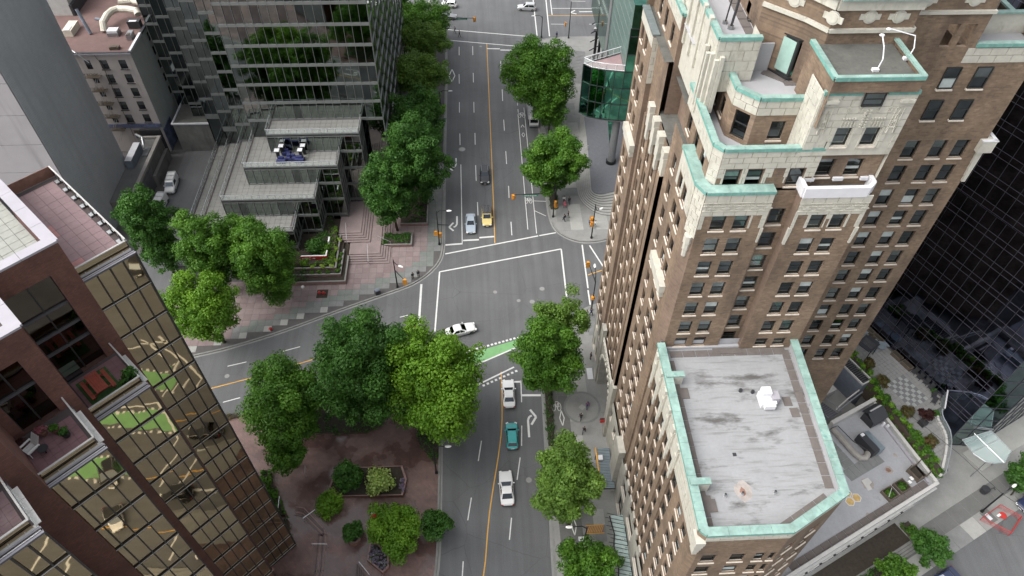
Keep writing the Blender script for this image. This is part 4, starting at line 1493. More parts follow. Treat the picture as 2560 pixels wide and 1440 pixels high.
def frieze(b, p0, p1, z0, z1):
    """Raised ornament: a zigzag leaf band with lozenges and small bosses."""
    dx, dy = p1[0] - p0[0], p1[1] - p0[1]
    L = math.hypot(dx, dy)
    dx, dy = dx / L, dy / L
    rz = math.atan2(dy, dx)
    P = lambda u, z, d: (p0[0] + dx * u + dy * d, p0[1] + dy * u - dx * d, z)
    wall(b, P(0, 0, .02)[:2], P(L, 0, .02)[:2], z0, z1, m=TC)
    h = z1 - z0
    for z in (z0 + .04, z1 - .04, z0 + h * .62):
        b.obox(P(L / 2, z, .05), (L, .08, .05), rz, TC)
    n = max(3, int(L / .28))
    for k in range(n):
        u = L * (k + .5) / n
        b.tube([P(u - .1, z0 + h * .66, .06), P(u, z0 + h * .93, .06), P(u + .1, z0 + h * .66, .06)], .025, TC, 4)
        if k % 4 != 2:
            b.tube([P(u, z0 + .08, .06), P(u - .09 * (1 if k % 2 else -1), z0 + h * .3, .06), P(u, z0 + h * .55, .06)], .025, TC, 4)
        else:
            b.face([P(u - .3, z0 + h * .3, .1), P(u, z0 + .04, .06), P(u + .3, z0 + h * .3, .1), P(u, z0 + h * .58, .1)], TC)
            b.tube([P(u - .3, z0 + h * .3, .06), P(u, z0 + .04, .06), P(u + .3, z0 + h * .3, .06), P(u, z0 + h * .58, .06), P(u - .3, z0 + h * .3, .06)], .03, TC, 4)


frieze(b, (17.5, 41.2), (22.95, 41.2), 51.47, 52.4)
frieze(b, (25.05, 40.9), (30.65, 40.9), 51.5, 52.4)
b.build('frieze', T, kind='stuff')
blocks((25.0, 40.9), (30.7, 40.9), 52.4, 53.1, 1, 1.0)
blocks((25.0, 40.9), (30.7, 40.9), 51.15, 51.5, 1, .9)
blocks((25.0, 40.9), (30.7, 40.9), 49.7, 51.15, 3, 1.1, [(1.38, 2.62, 49.4, 51.25), (3.13, 4.37, 49.4, 51.25), (.3, 1.1, 50, 51), (2.75, 3.0, 50, 50.6), (4.6, 5.3, 50, 51)])
b = MB()
for x in (25.0, 30.55):
    for k in range(4):
        b.box(x - .08, x + .22 - .03 * k, 40.78, 41.0, 49.7 - .45 * (k + 1), 49.7 - .45 * k, TC)
for x in (22.75,):
    for k in range(4):
        b.box(x, x + .24 - .03 * k, 41.1, 41.3, 49.5 - .4 * (k + 1), 49.5 - .4 * k, TC)
for k in range(3):
    b.cyl((17.22, 41.75), .42 - .08 * k, 48.4 - .8 * (k + 1), 48.4 - .8 * k, TC, 8)
b.build('terracotta_drop', T, kind='stuff')
coping([(16.95, 47.2), (16.95, 42.4), (17.5, 41.2), (22.95, 41.2)], .95, 53.5)
b = MB()
sheet(b, ccw([(25.1, 41.0), (30.3, 41.0), (30.3, 42.4), (25.1, 42.4)]), 53.02, 'roof_dark')
b.build('balcony_floor', T)
coping([(25.0, 42.3), (25.0, 40.9), (30.1, 40.9), (30.7, 41.5), (30.7, 42.3)], .34, 53.95, 'white_metal', .95, 6, False)
for a, c in ((25.3, 26.1), (27.6, 28.4), (29.8, 30.4)):
    Pc.add(((a + c) / 2, 42.15, 53.75), (c - a, .2, .3), 0, 'white_metal')

# ---- stage two and three above bay A
b = MB()
facade(b, TW, (18.3, 42.1), (25.95, 42.1), 53.0, 56.7, [(.55, 1.8), (2.3, 3.55), (5.55, 6.8)], [(53.15, 54.9)], .3, BR)
wall(b, (17.7, 42.9), (18.3, 42.1), 53.0, 56.7, m=TC)
facade(b, TW, (17.7, 51), (17.7, 42.9), 53.0, 56.7, [(1.2, 2.3), (3.6, 4.7), (5.9, 7.0)], [(53.2, 54.9)], .3, BR)
facade(b, TW, (20.9, 44.4), (25.5, 44.4), 54.5, 59.6, [(1.4, 2.55), (3.3, 4.4)], [(55.9, 57.65)], .3, BR)
facade(b, TW, (19.5, 45.9), (20.9, 44.4), 54.5, 59.6, [(.4, 1.65)], [(55.6, 58.0)], .3, BR, sill=False, kind=0)
facade(b, TW, (19.5, 51), (19.5, 45.9), 54.5, 59.6, [(2.6, 3.6), (.6, 1.6)], [(55.9, 57.65)], .3, BR)
b.build('wall', T)
op2 = [(.53, 1.82, 53.1, 54.95), (2.28, 3.57, 53.1, 54.95), (5.53, 6.82, 53.1, 54.95)]
blocks((18.3, 42.1), (25.95, 42.1), 55.0, 56.6, 3, 1.1)
blocks((18.3, 42.1), (25.95, 42.1), 54.1, 55.0, 2, .8, [(a, c, e, f) for a, c, e, f in op2] + [(4.3, 5.2, 53, 55)])
blocks((18.3, 42.1), (25.95, 42.1), 53.5, 54.1, 1, .34, [(a, c, e, f) for a, c, e, f in op2] + [(.0, .3, 53, 55), (3.9, 5.3, 53, 55), (7.0, 7.5, 53, 55)])
blocks((17.7, 42.9), (18.3, 42.1), 53.4, 56.6, 5, 1.1)
blocks((17.7, 50.8), (17.7, 42.9), 55.0, 56.6, 3, 1.5)
blocks((20.9, 44.4), (25.5, 44.4), 58.2, 59.5, 2, 1.05)
blocks((19.5, 45.9), (20.9, 44.4), 58.2, 59.5, 2, 1.05)
blocks((19.5, 50.9), (19.5, 45.9), 58.2, 59.5, 2, 1.3)
coping([(17.7, 51), (17.7, 42.85), (18.3, 42.1), (25.95, 42.1)], .5, 56.95)
coping([(19.5, 51), (19.5, 45.85), (20.9, 44.4), (25.3, 44.4)], .45, 59.8)
Pc.add((25.95, 42.35, 57.2), (.45, .7, .6), 0, 'copper')
b = MB()
sheet(b, ccw([(17.9, 51), (17.9, 43), (18.4, 42.4), (26, 42.4), (26, 45), (17.9, 51)][:5]), 55.3, 'roof_white_clean')
sheet(b, ccw([(19.8, 56), (19.8, 46), (21, 44.75), (26, 44.75), (26, 56)]), 58.9, 'roof_white_clean')
for a, c in zip([(17.95, 51), (17.95, 42.95), (18.42, 42.4)], [(17.95, 42.95), (18.42, 42.4), (25.9, 42.4)]):
    b.face([(c[0], c[1], 55.3), (a[0], a[1], 55.3), (a[0], a[1], 56.9), (c[0], c[1], 56.9)][::-1], 'roof_white_clean')
for a, c in zip([(19.8, 51), (19.8, 46), (21, 44.75)], [(19.8, 46), (21, 44.75), (25.3, 44.75)]):
    b.face([(c[0], c[1], 58.9), (a[0], a[1], 58.9), (a[0], a[1], 59.7), (c[0], c[1], 59.7)][::-1], 'roof_white_clean')
b.build('roof', T)
for k, (x, y, w, l, a) in enumerate(((18.55, 48.6, .62, 1.35, 0), (18.55, 47.1, .62, 1.35, 0), (18.55, 45.6, .62, 1.35, 0), (19.4, 44.15, 2.0, .6, -46))):
    TP.add((x, y, 55.33), (w, l, .06), math.radians(a), 'roof_paver')
for x, y, w, l, a in ((23.0, 50.3, .85, 1.3, 0), (23.3, 48.6, 1.9, .8, -42), (24.7, 47.5, 1.9, .55, 0)):
    TP.add((x, y, 58.93), (w, l, .06), math.radians(a), 'roof_paver')

# ---- centre: terracotta front with deep windows, and the roofed box above it
b = MB()
facade(b, TW, (25.3, 42.3), (30.95, 42.3), 52.9, 56.2, [(.75, 2.05), (3.0, 4.3)], [(53.85, 55.6)], .35, BR)
facade(b, TW, (24.1, 42.0), (31.0, 42.0), 56.2, 61.75, [(2.05, 3.25), (4.2, 5.4)], [(57.0, 58.7)], .35, TC)
wall(b, (24.1, 44.4), (24.1, 42.0), 55.0, 61.75, m=TC)
wall(b, (31.0, 42.0), (31.0, 48.6), 52.9, 61.75, m=TC)
b.build('wall', T)
blocks((24.1, 44.4), (24.1, 42.0), 55.2, 61.7, 9, .8)
cop = [(2.0, 3.3, 56.95, 58.8), (4.15, 5.45, 56.95, 58.8), (2.9, 4.5, 60.6, 61.75)]
blocks((24.1, 42.0), (31.0, 42.0), 58.8, 61.7, 5, 1.5, cop)
blocks((24.1, 42.0), (31.0, 42.0), 56.8, 58.8, 3, .8, cop + [(.9, 1.7, 56, 57.9), (3.45, 4.0, 56, 57.9), (5.9, 6.5, 56, 57.9)])
b = MB()
for x in (24.9, 30.1):                                          # tall leaf panels and looped ornament
    b.tube([(x - .3, 41.9, 58.6), (x - .3, 41.9, 60.5), (x + .3, 41.9, 60.5), (x + .3, 41.9, 58.6)], .035, TC, 4)
    b.tube([(x - .25, 41.9, 58.3), (x, 41.88, 60.3), (x + .25, 41.9, 58.3)], .05, TC, 4)
    b.tube([(x - .2, 41.9, 58.8), (x + .2, 41.9, 58.8)], .05, TC, 4)
    b.ball((x, 41.93, 59.3), .16, .08, .16, TC, 8, 4)
for x in (26.75, 28.9):
    for k in range(5):
        b.tube([(x - .5 + .25 * k, 41.9, 58.85), (x - .45 + .22 * k, 41.88, 59.35), (x - .36 + .2 * k, 41.9, 59.05)], .035, TC, 4)
        b.box(x - .55 + .22 * k, x - .42 + .22 * k, 41.86, 42.0, 59.5, 59.62, TC)
    for s in (-.4, .45):
        b.tube([(x + s - .14, 41.9, 60.1), (x + s - .14, 41.9, 60.5), (x + s + .14, 41.9, 60.5), (x + s + .14, 41.9, 60.15), (x + s, 41.9, 60.1), (x + s, 41.9, 60.35)], .03, TC, 4)
for k in range(7):
    b.box(27.62, 27.78, 41.84, 42.0, 58.75 + .24 * k, 58.88 + .24 * k, TC)
    b.box(27.9, 28.06, 41.84, 42.0, 58.75 + .24 * k, 58.88 + .24 * k, TC)
b.box(24.4, 25.3, 41.7, 42.05, 60.95, 61.2, TC)
b.box(29.8, 30.8, 41.7, 42.05, 60.95, 61.2, TC)
b.build('relief_ornament', T, kind='stuff')
coping([(24.1, 42.0), (26.9, 42.0)], .3, 61.85, 'copper', .16, 1.4)
coping([(28.7, 42.0), (31.0, 42.0)], .3, 61.85, 'copper', .16, 1.4)
TW.place((24.1, 41.8), (31.0, 41.8), 2.95, 4.45, 60.65, 61.8, .12, 3, False)
b = MB()
wall(b, (24.3, 41.65), (30.6, 41.65), 61.9, 63.1, m=BR)
wall(b, (24.3, 46.6), (24.3, 41.65), 58.9, 63.1, m=BR)
wall(b, (30.6, 41.65), (30.6, 46.6), 61.9, 63.1, m=BR)
sheet(b, ccw([(24.5, 41.9), (30.4, 41.9), (30.4, 46.6), (24.5, 46.6)]), 62.75, 'roof_dark')
b.build('roof_box', T)
coping([(24.3, 46.6), (24.3, 41.65), (30.6, 41.65), (30.6, 46.6)], .34, 63.2)
for i, (x, y, ex, ey) in enumerate(((27.8, 43.0, 28.1, 44.6), (30.6, 44.4, 28.9, 45.4))):
    l = thing('roof_floodlight', ('white floodlight on a bent arm standing at the front of the dark roof box', 'white floodlight reaching in from the right edge of the dark roof box')[i], 'floodlight', (x, y, 62.75), 'floodlights on the roof box')
    b = MB()
    b.tube([(x, y, 62.8), (x + .15, y + .1, 63.6), (x + .1, y + .5, 64.3), (ex, ey, 64.6)], .045, 'white_metal')
    b.box(x - .35, x + .1, y - .15, y + .15, 62.76, 62.95, 'white_metal')
    b.build('arm', l)
    b = MB()
    b.ball((ex, ey, 64.55), .2, .16, .1, 'white_metal', 8, 4)
    b.build('lamp_head', l)

# ---- core above: chamfered wall with the corner bay window, band of roundels, copper balcony
b = MB()
core = [(21.7, 66), (21.7, 50.7), (24.2, 48.2), (25.3, 46.6), (31.4, 46.6), (31.4, 48.6)]
for a, c in zip(core[:-1], core[1:]):
    wall(b, a, c, 55.0, 75.0, m=BR)
# right-hand wing with its three columns of windows
kz = (.594, .668, .730, .8157, .8716, .9296, .985, 1.042, 1.0985, 1.1537, 1.2136, 1.27, 1.325, 1.3826, 1.439)
RR = [(90 - k * 48.6, 90 - k * 48.6 + 1.95) for k in kz]
facade(b, TW, (31.4, 48.6), (44.0, 48.6), 5.0, 61.2, [(5.55, 6.8), (8.0, 9.25), (10.0, 11.25)], RR[3:], .3, BR)
facade(b, TW, (31.4, 48.6), (38.4, 48.6), 61.2, 75.0, [(5.4, 6.3), (4.05, 4.95)], [RR[0]], .3, BR)
wall(b, (38.4, 48.6), (38.4, 66.6), 60.4, 75.0, m=BR)
wall(b, (44.0, 48.6), (44.0, 66.6), 5.0, 61.2, m=BR)
b.build('wall', T)
for u0, u1, r in ((.7, 1.3, 1), (5.6, 6.85, 1), (8.1, 9.4, 1), (5.6, 6.8, 2), (8.1, 9.3, 2)):
    TW.place((31.4, 48.46), (44.0, 48.46), u0, u1, RR[r][0], RR[r][1], .12)
b = MB()
for a, c in zip(core[2:5], core[3:6]):
    L = math.hypot(c[0] - a[0], c[1] - a[1])
    rz = math.atan2(c[1] - a[1], c[0] - a[0])
    mx, my = (a[0] + c[0]) / 2, (a[1] + c[1]) / 2
    nx, ny = math.sin(rz), -math.cos(rz)
    b.obox((mx + nx * .08, my + ny * .08, 63.85), (L + .1, .3, .28), rz, TC)
    b.obox((mx + nx * .1, my + ny * .1, 65.85), (L + .1, .36, .8), rz, TC)
    b.obox((mx + nx * .2, my + ny * .2, 66.35), (L + .1, .7, .14), rz, 'copper')
b.obox((35.0, 48.5, 64.1), (7.0, .25, .26), 0, TC)
a = math.atan2(-2.5, 2.5)
b.obox((22.95 - .06, 49.45 - .06, 63.85), (3.5, .3, .28), a, TC)
b.obox((22.95 - .06, 49.45 - .06, 65.85), (3.5, .36, .8), a, TC)
b.build('string_course', T)
for x, y, z, rz in ((25.2, 46.5, 64.85, math.radians(-50)), (27.9, 46.6, 64.85, 0), (30.0, 46.6, 64.85, 0), (32.9, 48.6, 65.0, 0), (36.5, 48.6, 65.0, 0), (23.3, 49.1, 64.85, a)):
    b = MB()
    Fr = Frame((x, y), math.degrees(rz))
    b.F = Fr
    for r, d in ((.5, .08), (.36, .13)):
        pts = [(r * math.cos(k * math.pi / 8), -d, z + r * math.sin(k * math.pi / 8)) for k in range(16)]
        b.face(pts, TC)
        for k in range(16):
            p, q = pts[k], pts[(k + 1) % 16]
            b.face([q, p, (p[0], .05, p[2]), (q[0], .05, q[2])], TC)
    for s in (-1, 1):
        b.box(s * .55 - .2, s * .55 + .2, -.06, .05, z - .22, z + .22, TC)
    b.build('roundel', T)
b = MB()                                                        # the corner bay window on the white terrace
Fb = [(24.0, 50.3), (22.9, 49.6), (23.9, 48.1), (25.4, 47.9)]
bw = [(23.0, 49.6), (24.1, 48.0), (25.5, 47.9)]
for p, q in zip(bw[:-1], bw[1:]):
    wall(b, p, q, 59.1, 62.2, m='window_frame')
    L = math.hypot(q[0] - p[0], q[1] - p[1])
    ux, uy = (q[0] - p[0]) / L, (q[1] - p[1]) / L
    nx, ny = uy, -ux
    g = lambda u, z: (p[0] + ux * u + nx * .03, p[1] + uy * u + ny * .03, z)
    b.face([g(.14, 59.35), g(L - .14, 59.35), g(L - .14, 62.05), g(.14, 62.05)], 'bay_glass' if p == bw[0] else 'green_glass_dark')
b.prism(ccw([(22.8, 49.7), (24.0, 47.85), (25.6, 47.75), (25.6, 49.5)]), 59.0, 59.14, 'window_frame')
b.prism(ccw([(22.9, 49.7), (24.05, 47.95), (25.55, 47.85), (25.6, 49.5)]), 62.2, 62.3, 'window_frame')
b.build('bay_window', T)
# ---- white roof behind with its copper front, fluted corner, pipes and cooling unit
b = MB()
wall(b, (18.0, 60), (18.0, 47.9), 55.0, 62.5, m=TC)
wall(b, (18.0, 47.9), (21.2, 47.9), 58.0, 62.5, m=TC)
wall(b, (21.2, 47.9), (21.2, 50), 58.0, 62.5, m=TC)
sheet(b, ccw([(18.3, 60), (18.3, 48.2), (21.4, 48.2), (21.7, 50.7), (21.7, 60)]), 61.5, 'roof_white_clean')
b.build('wall', T)
blocks((18.0, 47.9), (21.2, 47.9), 59.0, 62.4, 4, 1.05)
blocks((18.0, 54), (18.0, 47.95), 58.4, 62.4, 5, 1.5)
coping([(18.0, 60), (18.0, 47.9), (21.2, 47.9)], .42, 62.7)
b = MB()
for k, (x, y) in enumerate(((17.85, 48.2), (18.1, 47.75), (18.45, 47.65), (17.7, 48.8), (17.7, 49.4))):
    b.box(x - .16, x + .16, y - .16, y + .16, 55.6 + .35 * (k % 3), 61.2 - .3 * (k % 2), TC)
for k, y in enumerate((50.3, 52.2, 54.1, 56, 58)):
    b.box(17.8, 18.1, y, y + .5, 57.5, 62.9, TC)
b.build('fluted_pier', T)
b = MB()
b.tube([(19.6, 52.0, 61.5), (19.75, 52.1, 64.2)], .06, 'dark_paint')
b.tube([(19.85, 51.2, 61.5), (20.0, 51.3, 64.0)], .1, 'dark_paint')
b.cyl((19.6, 52), .2, 61.5, 61.7, 'steel', 8)
b.cyl((19.85, 51.2), .25, 61.5, 61.75, 'steel', 8)
b.build('antenna', T)
l = thing('cooling_unit', 'white cooling unit with black hoses on the upper white roof', 'cooling unit', (22.2, 53.3, 61.5))
b = MB()
b.box(21.7, 22.4, 52.9, 53.7, 61.7, 62.6, 'white_metal')
b.build('housing', l)
b = MB()
b.tube([(21.9, 53.6, 62.5), (21.7, 54.4, 62.6), (21.5, 55.5, 62.3), (21.3, 56.4, 61.6)], .12, 'black_metal')
b.tube([(22.0, 53, 61.6), (22.1, 52.2, 61.7), (22.4, 51.7, 61.9), (22.8, 52.2, 62.3)], .13, 'black_metal')
b.tube([(21.6, 52.8, 61.6), (21.5, 52.2, 61.6), (22.1, 51.9, 61.6)], .06, 'black_metal')
b.build('hose', l)
for k in range(5):
    TP.add((21.2, 50.7 + 1.25 * k, 61.53), (.75, 1.15, .06), 0, 'roof_paver')
TP.add((22.1, 50.9, 61.53), (.7, .9, .06), 0, 'roof_paver')
b = MB()
b.box(21.25, 22.9, 49.3, 49.42, 58.9, 61.3, 'roof_white_clean')
b.build('screen_panel', T)
# ---- northern end of the street side: slate shelf, then set back with cream top
b = MB()
wall(b, (18.9, 57.2), (18.9, 50.4), 49.9, 58.0, m='tower_brick_shaded')
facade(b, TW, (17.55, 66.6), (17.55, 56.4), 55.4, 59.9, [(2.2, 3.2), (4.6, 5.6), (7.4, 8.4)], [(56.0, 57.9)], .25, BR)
wall(b, (17.55, 56.4), (18.9, 56.4), 49.9, 59.9, m='tower_brick_shaded')
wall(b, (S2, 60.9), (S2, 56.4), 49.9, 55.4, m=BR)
sheet(b, ccw([(17.2, 50), (19, 50), (19, 57), (17.2, 57)]), 49.92, 'roof_dark')
sheet(b, ccw([(17.7, 53), (22, 53), (22, 66.6), (17.7, 66.6)]), 59.2, 'roof_white_clean')
sheet(b, ccw([(16.7, 56.5), (18, 56.5), (18, 66.6), (16.7, 66.6)]), 55.42, 'roof_dark')
sheet(b, ccw([(18, 50), (44, 50), (44, 66.6), (18, 66.6)]), 54.0, 'roof_dark')
b.build('wall', T)
blocks((17.55, 66.6), (17.55, 56.5), 58.4, 59.8, 3, 1.6)
blocks((S3, 66.6), (S3, 60.95), 54.2, 55.3, 2, 1.7)
blocks((S3, 60.9), (S3 + .6, 60.9), 50.4, 55.3, 7, .7)
coping([(17.55, 66.6), (17.55, 56.4), (18.9, 56.4)], .45, 60.1)
coping([(S3, 66.6), (S3, 60.9)], .7, 55.6, 'slate', .2, 1.0, False)
for k in range(6):
    TP.add((18.4, 57.4 + 1.3 * k, 59.23), (.6, 1.2, .05), 0, 'roof_paver')
# ---- right-hand terrace, corner shelf
b = MB()
sheet(b, ccw([(38.4, 48.8), (43.8, 48.8), (43.8, 66), (38.4, 66)]), 60.7, 'roof_white_clean')
b.build('roof', T)
blocks((37.9, 48.6), (44.0, 48.6), 59.8, 61.1, 2, 1.3)
coping([(38.4, 48.6), (44.0, 48.6), (44.0, 66)], .45, 61.5)
b = MB()
b.box(39.4, 44.0, 51.4, 51.7, 60.7, 62.4, TC)
b.build('parapet', T)
Pc.add((41.7, 51.45, 62.5), (4.7, .45, .14), 0, 'copper')
b = MB()
b.box(43.4, 44.7, 48.1, 48.65, 51.2, 52.4, TC)
b.box(44.0, 44.7, 48.65, 52.0, 51.2, 52.4, TC)
for k in range(5):
    b.box(43.7 + .05 * k, 44.25, 48.4, 48.7, 51.2 - .7 * (k + 1), 51.2 - .7 * k, TC)
b.build('corner_balcony', T)
Pc.add((44.05, 48.2, 52.45), (1.4, .3, .1), 0, 'white_metal')
Pc.add((44.6, 50.1, 52.45), (.3, 4.0, .1), 0, 'white_metal')
l = thing('roof_lamp', 'small round lamp on a hooked arm over the white terrace at the upper right corner', 'lamp', (42.3, 54.0, 60.0))
b = MB()
b.tube([(43.9, 55.5, 60.6), (43.6, 55.2, 61.6), (42.0, 54.6, 61.6)], .05, 'white_metal')
b.build('arm', l)
b = MB()
b.ball((41.9, 54.5, 61.4), .3, .3, .4, 'steel', 8, 5)
b.build('lamp_head', l)
TW.done()
TB.done()
TP.done()
Pc.done()

# ---- street furniture against the tower: canopy with two white lids, framed steel canopy, hanging sign, white board
t = thing('entrance_canopy', 'dark ribbed flat canopy with a yellow front edge over the pavement entrance', 'canopy', (15.5, 44, .15))
b = MB()
for k in range(26):
    b.box(14.75, 16.45, 41.1 + .225 * k, 41.26 + .225 * k, 2.95, 3.05, 'blue_grey_metal')
b.build('roof_rib', t, kind='stuff')
b = MB()
b.box(14.7, 16.5, 41.0, 46.95, 2.8, 2.94, 'dark_paint')
b.build('roof_panel', t)
b = MB()
b.box(14.55, 14.7, 41.0, 46.95, 2.78, 3.1, 'yellow_paint')
b.build('front_edge', t)
b = MB()
for y in (41.2, 44, 46.7):
    b.cyl((14.8, y), .06, .15, 2.8, 'black_metal', 6)
b.build('post', t)
for i, y in enumerate((45.3, 41.9)):
    b = MB()
    b.box(14.75, 15.35, y - .35, y + .35, 3.08, 3.4, 'white_metal')
    tag(b.build('roof_hatch'), ('white square box on the ribbed canopy, the farther of the two', 'white square box on the ribbed canopy, the nearer of the two')[i], 'hatch', 'white boxes on the canopy')
t = thing('glass_canopy', 'black steel frame canopy with glass strips and spikes beside the stone base', 'canopy', (15.9, 33, .15))
b = MB()
b.tube([(15.0, 36.8, 4.2), (15.3, 34.5, 4.2), (15.0, 33.0, 4.2), (15.3, 31.0, 4.2), (15.0, 29, 4.2)], .07, 'black_metal')
for k in range(17):
    y = 28.6 + .52 * k
    b.tube([(14.4 if k % 2 else 14.7, y + .15, 4.5), (16.8, y - .25, 4.05)], .035, 'black_metal', 4)
b.build('frame', t)
b = MB()
for k in range(8):
    y = 28.7 + 1.04 * k
    b.box(15.2, 16.7, y, y + .98, 4.0, 4.03, 'canopy_glass')
b.build('glass_strip', t)
t = thing('hanging_sign', 'small red and black sign box projecting from the stone base over the pavement', 'sign', (16.3, 50.9, 3.0))
b = MB()
b.box(15.75, 16.4, 50.8, 51.15, 2.9, 3.6, 'red_paint')
b.build('board', t)
b = MB()
b.box(15.7, 16.75, 50.9, 51.05, 3.6, 3.75, 'black_metal')
b.build('bracket', t)
b = MB()
b.box(15.35, 16.2, 59.9, 61.9, .19, .25, 'white_metal')
tag(b.build('hatch_cover'), 'bright white rectangular hatch lying on the pavement by the arched entrance', 'hatch')
b = MB()
for k in range(9):
    b.obox((12.75 + .22 * k, 36.85, .2), (.09, .9, .03), math.radians(-25), 'yellow_paint')
b.box(12.45, 14.75, 36.25, 36.37, .19, .21, 'yellow_paint')
b.box(12.45, 14.75, 37.3, 37.42, .19, .21, 'yellow_paint')
b.box(12.45, 14.75, 36.37, 37.3, .186, .192, 'step_brick')
b.build('loading_mark', PSE)
# ------------------------------------------------------------------ stepped brick and gold glass building (plan turned 45 degrees: x out to the street, y along it)
L = Frame((0, 0), -45.0)
G = thing('gold_glass_building', 'stepped red brick block with gold mirror glass bays and roof terraces', 'building', (*L(-45, 0)[:2], .15))
GP = Pieces('glass_pane', G, 300)
FL = [53.5 - 3.34 * k for k in range(16)]
gm = MB(L)


def bay(s, t0, t1, top, nu):
    """A mirror-glass bay: glazed front and both flanks under a metal ledge."""
    zs = [z for z in FL if z < top - .2]
    curtain(gm, GP, (s, t0), (s, t1), .6, top, nu, zs, 'gold_glass', 'mullion_dark', F=L, edge='mullion_edge', mw=.09, tilt=.0035)
    d = .14
    gm.box(s - .2, s + .28, t0, t1 + .05, top - .16, top, 'mullion_grey', 'coping_grey')
    gm.box(s - .45, s - .2, t0, t1, top - .1, top + .03, 'coping_white')


# bay(), wall and terrace, one after the other, each further out and to the south-west
for s, t0, t1, top, nu in ((-43.06, 4.62, 8.4, 53.5, 4), (-37.9, .12, 3.95, 46.83, 4), (-32.8, -4.55, -.45, 50.17, 4), (-27.9, -8.6, -5.0, 53.5, 4)):
    bay(s, t0, t1, top, nu)
# flank of the first bay (faces the other street)
curtain(gm, GP, (-43.06, 8.4), (-56, 8.4), .6, 53.5, 8, FL, 'gold_glass', 'mullion_dark', F=L, mw=.09)
gm.build('mullion', G)
GP.done()
wb = MB(L)
GW = Windows(G, 60)
# brick walls: (s, t from, t to, top, window openings)
wall(wb, (-42.6, -4), (-42.6, 4.62), .3, 57.5, [(4.18, 7.2, 46.5, 55.4)], .42, 'red_brick')
wall(wb, (-42.6, 4.62), (-56, 4.62), .3, 57.5, m='red_brick')
wall(wb, (-37.4, -9), (-37.4, .1), .3, 57.5, [(5.6, 7.85, 49.9, 55.4)], .42, 'red_brick')
wall(wb, (-37.4, .1), (-42.6, .1), .3, 57.5, m='red_brick')
wall(wb, (-32.3, -12), (-32.3, -4.0), .3, 57.5, [(3.6, 5.6, 53.2, 56.9)], .42, 'red_brick')
wall(wb, (-32.3, -4.0), (-37.4, -4.0), .3, 57.5, m='red_brick')
wall(wb, (-27.3, -16), (-27.3, -8.15), .3, 60, m='red_brick')
wall(wb, (-27.3, -8.15), (-32.3, -8.15), .3, 60, m='red_brick')
wb.build('wall', G)
# recessed glazing in the brick openings
b = MB(L)
b2 = MB(L)
for s, t0, t1, z0, zs in ((-43.0, .16, 3.22, 46.5, (50.75, 52.65, 49.2, 55.4)), (-37.8, -3.42, -1.12, 49.9, (53.0, 55.4)), (-32.7, -8.4, -6.4, 53.2, (55.2, 56.9))):
    b2 = MB(L)
    b2.face([(s, t0, z0), (s, t1, z0), (s, t1, zs[-1]), (s, t0, zs[-1])], 'bronze_glass')
    b2.build('window_pane', G)
    for z in zs:
        b.box(s - .05, s + .12, t0, t1, z - .16, z + .06, 'mullion_grey')
    for f in (0, .5, 1):
        t = t0 + (t1 - t0) * f
        b.box(s - .05, s + .1, t - .05, t + .05, z0, zs[-1], 'mullion_dark')
b.build('window_frame', G)
b = MB(L)
b.box(-42.98, -42.5, .2, 1.35, 46.5, 47.1, 'lobby_glass')
b.build('glass_hatch', G)
# copings of the brick walls, cut in lengths
C5 = Pieces('coping', G)
for pts in ([(-42.6, .1), (-42.6, 4.62)], [(-42.6, 4.62), (-56, 4.62)], [(-37.4, -4), (-37.4, .1)], [(-37.4, .1), (-41.9, .1)], [(-32.3, -8), (-32.3, -4.0)], [(-32.3, -4), (-36.7, -4)]):
    (x0, y0), (x1, y1) = pts
    D = math.hypot(x1 - x0, y1 - y0)
    n = max(1, round(D / 2.4))
    dx, dy = (x1 - x0) / D, (y1 - y0) / D
    for k in range(n):
        u = D * (k + .5) / n
        C5.add(L(x0 + dx * u - dy * .28, y0 + dy * u + dx * .28, 57.55 + .002 * k), (D / n - .02, .78, .16), math.atan2(dy, dx) + L.a, 'coping_grey')
C5.done()
# roofs behind the copings
b = MB(L)
sheet(b, [(-56, .9), (-43.4, .9), (-43.4, 3.9), (-56, 3.9)], 56.6, 'tile_joint_dark')
sheet(b, [(-41.9, -3.3), (-38.2, -3.3), (-38.2, -.6), (-41.9, -.6)], 56.6, 'tile_joint_dark')
sheet(b, [(-56, 4.65), (-43.3, 4.65), (-43.3, 8.38), (-56, 8.38)], 53.46, 'tile_joint_dark')
sheet(b, [(-42.6, .12), (-38.2, .12), (-38.2, 3.9), (-42.6, 3.9)], 46.42, 'tile_joint_dark')
sheet(b, [(-37.4, -4.5), (-33.1, -4.5), (-33.1, -.5), (-37.4, -.5)], 49.82, 'tile_joint_dark')
sheet(b, [(-32.3, -8.6), (-28.2, -8.6), (-28.2, -5.1), (-32.3, -5.1)], 53.12, 'tile_joint_dark')
sheet(b, [(-90, -30), (-43, -30), (-43, .5), (-90, .5)], 52.0, 'roof_grey')
b.build('roof', G)
TT = Pieces('floor_tile', G, 300)
tiles(TT, [(-55, 4.85), (-44.3, 4.85), (-44.3, 8.3), (-55, 8.3)], 53.47, .78, .78, lambda x, y: 'terrace_tile_bright' if (y < 5.7 and (-49.9 < x < -48.3 or -45.3 < x < -44.6)) else 'terrace_tile_pink', gap=.02, F=L, off=(-44.3, 4.85), need=4)
tiles(TT, [(-41.7, -3.3), (-38.3, -3.3), (-38.3, -.7), (-41.7, -.7)], 56.6, .6, .6, 'terrace_tile_grey', gap=.03, F=L, off=(-38.3, -3.3))
tiles(TT, [(-55, 1), (-43.5, 1), (-43.5, 3.9), (-55, 3.9)], 56.6, .72, .72, 'terrace_tile_grey', gap=.03, F=L, off=(-43.5, 1))
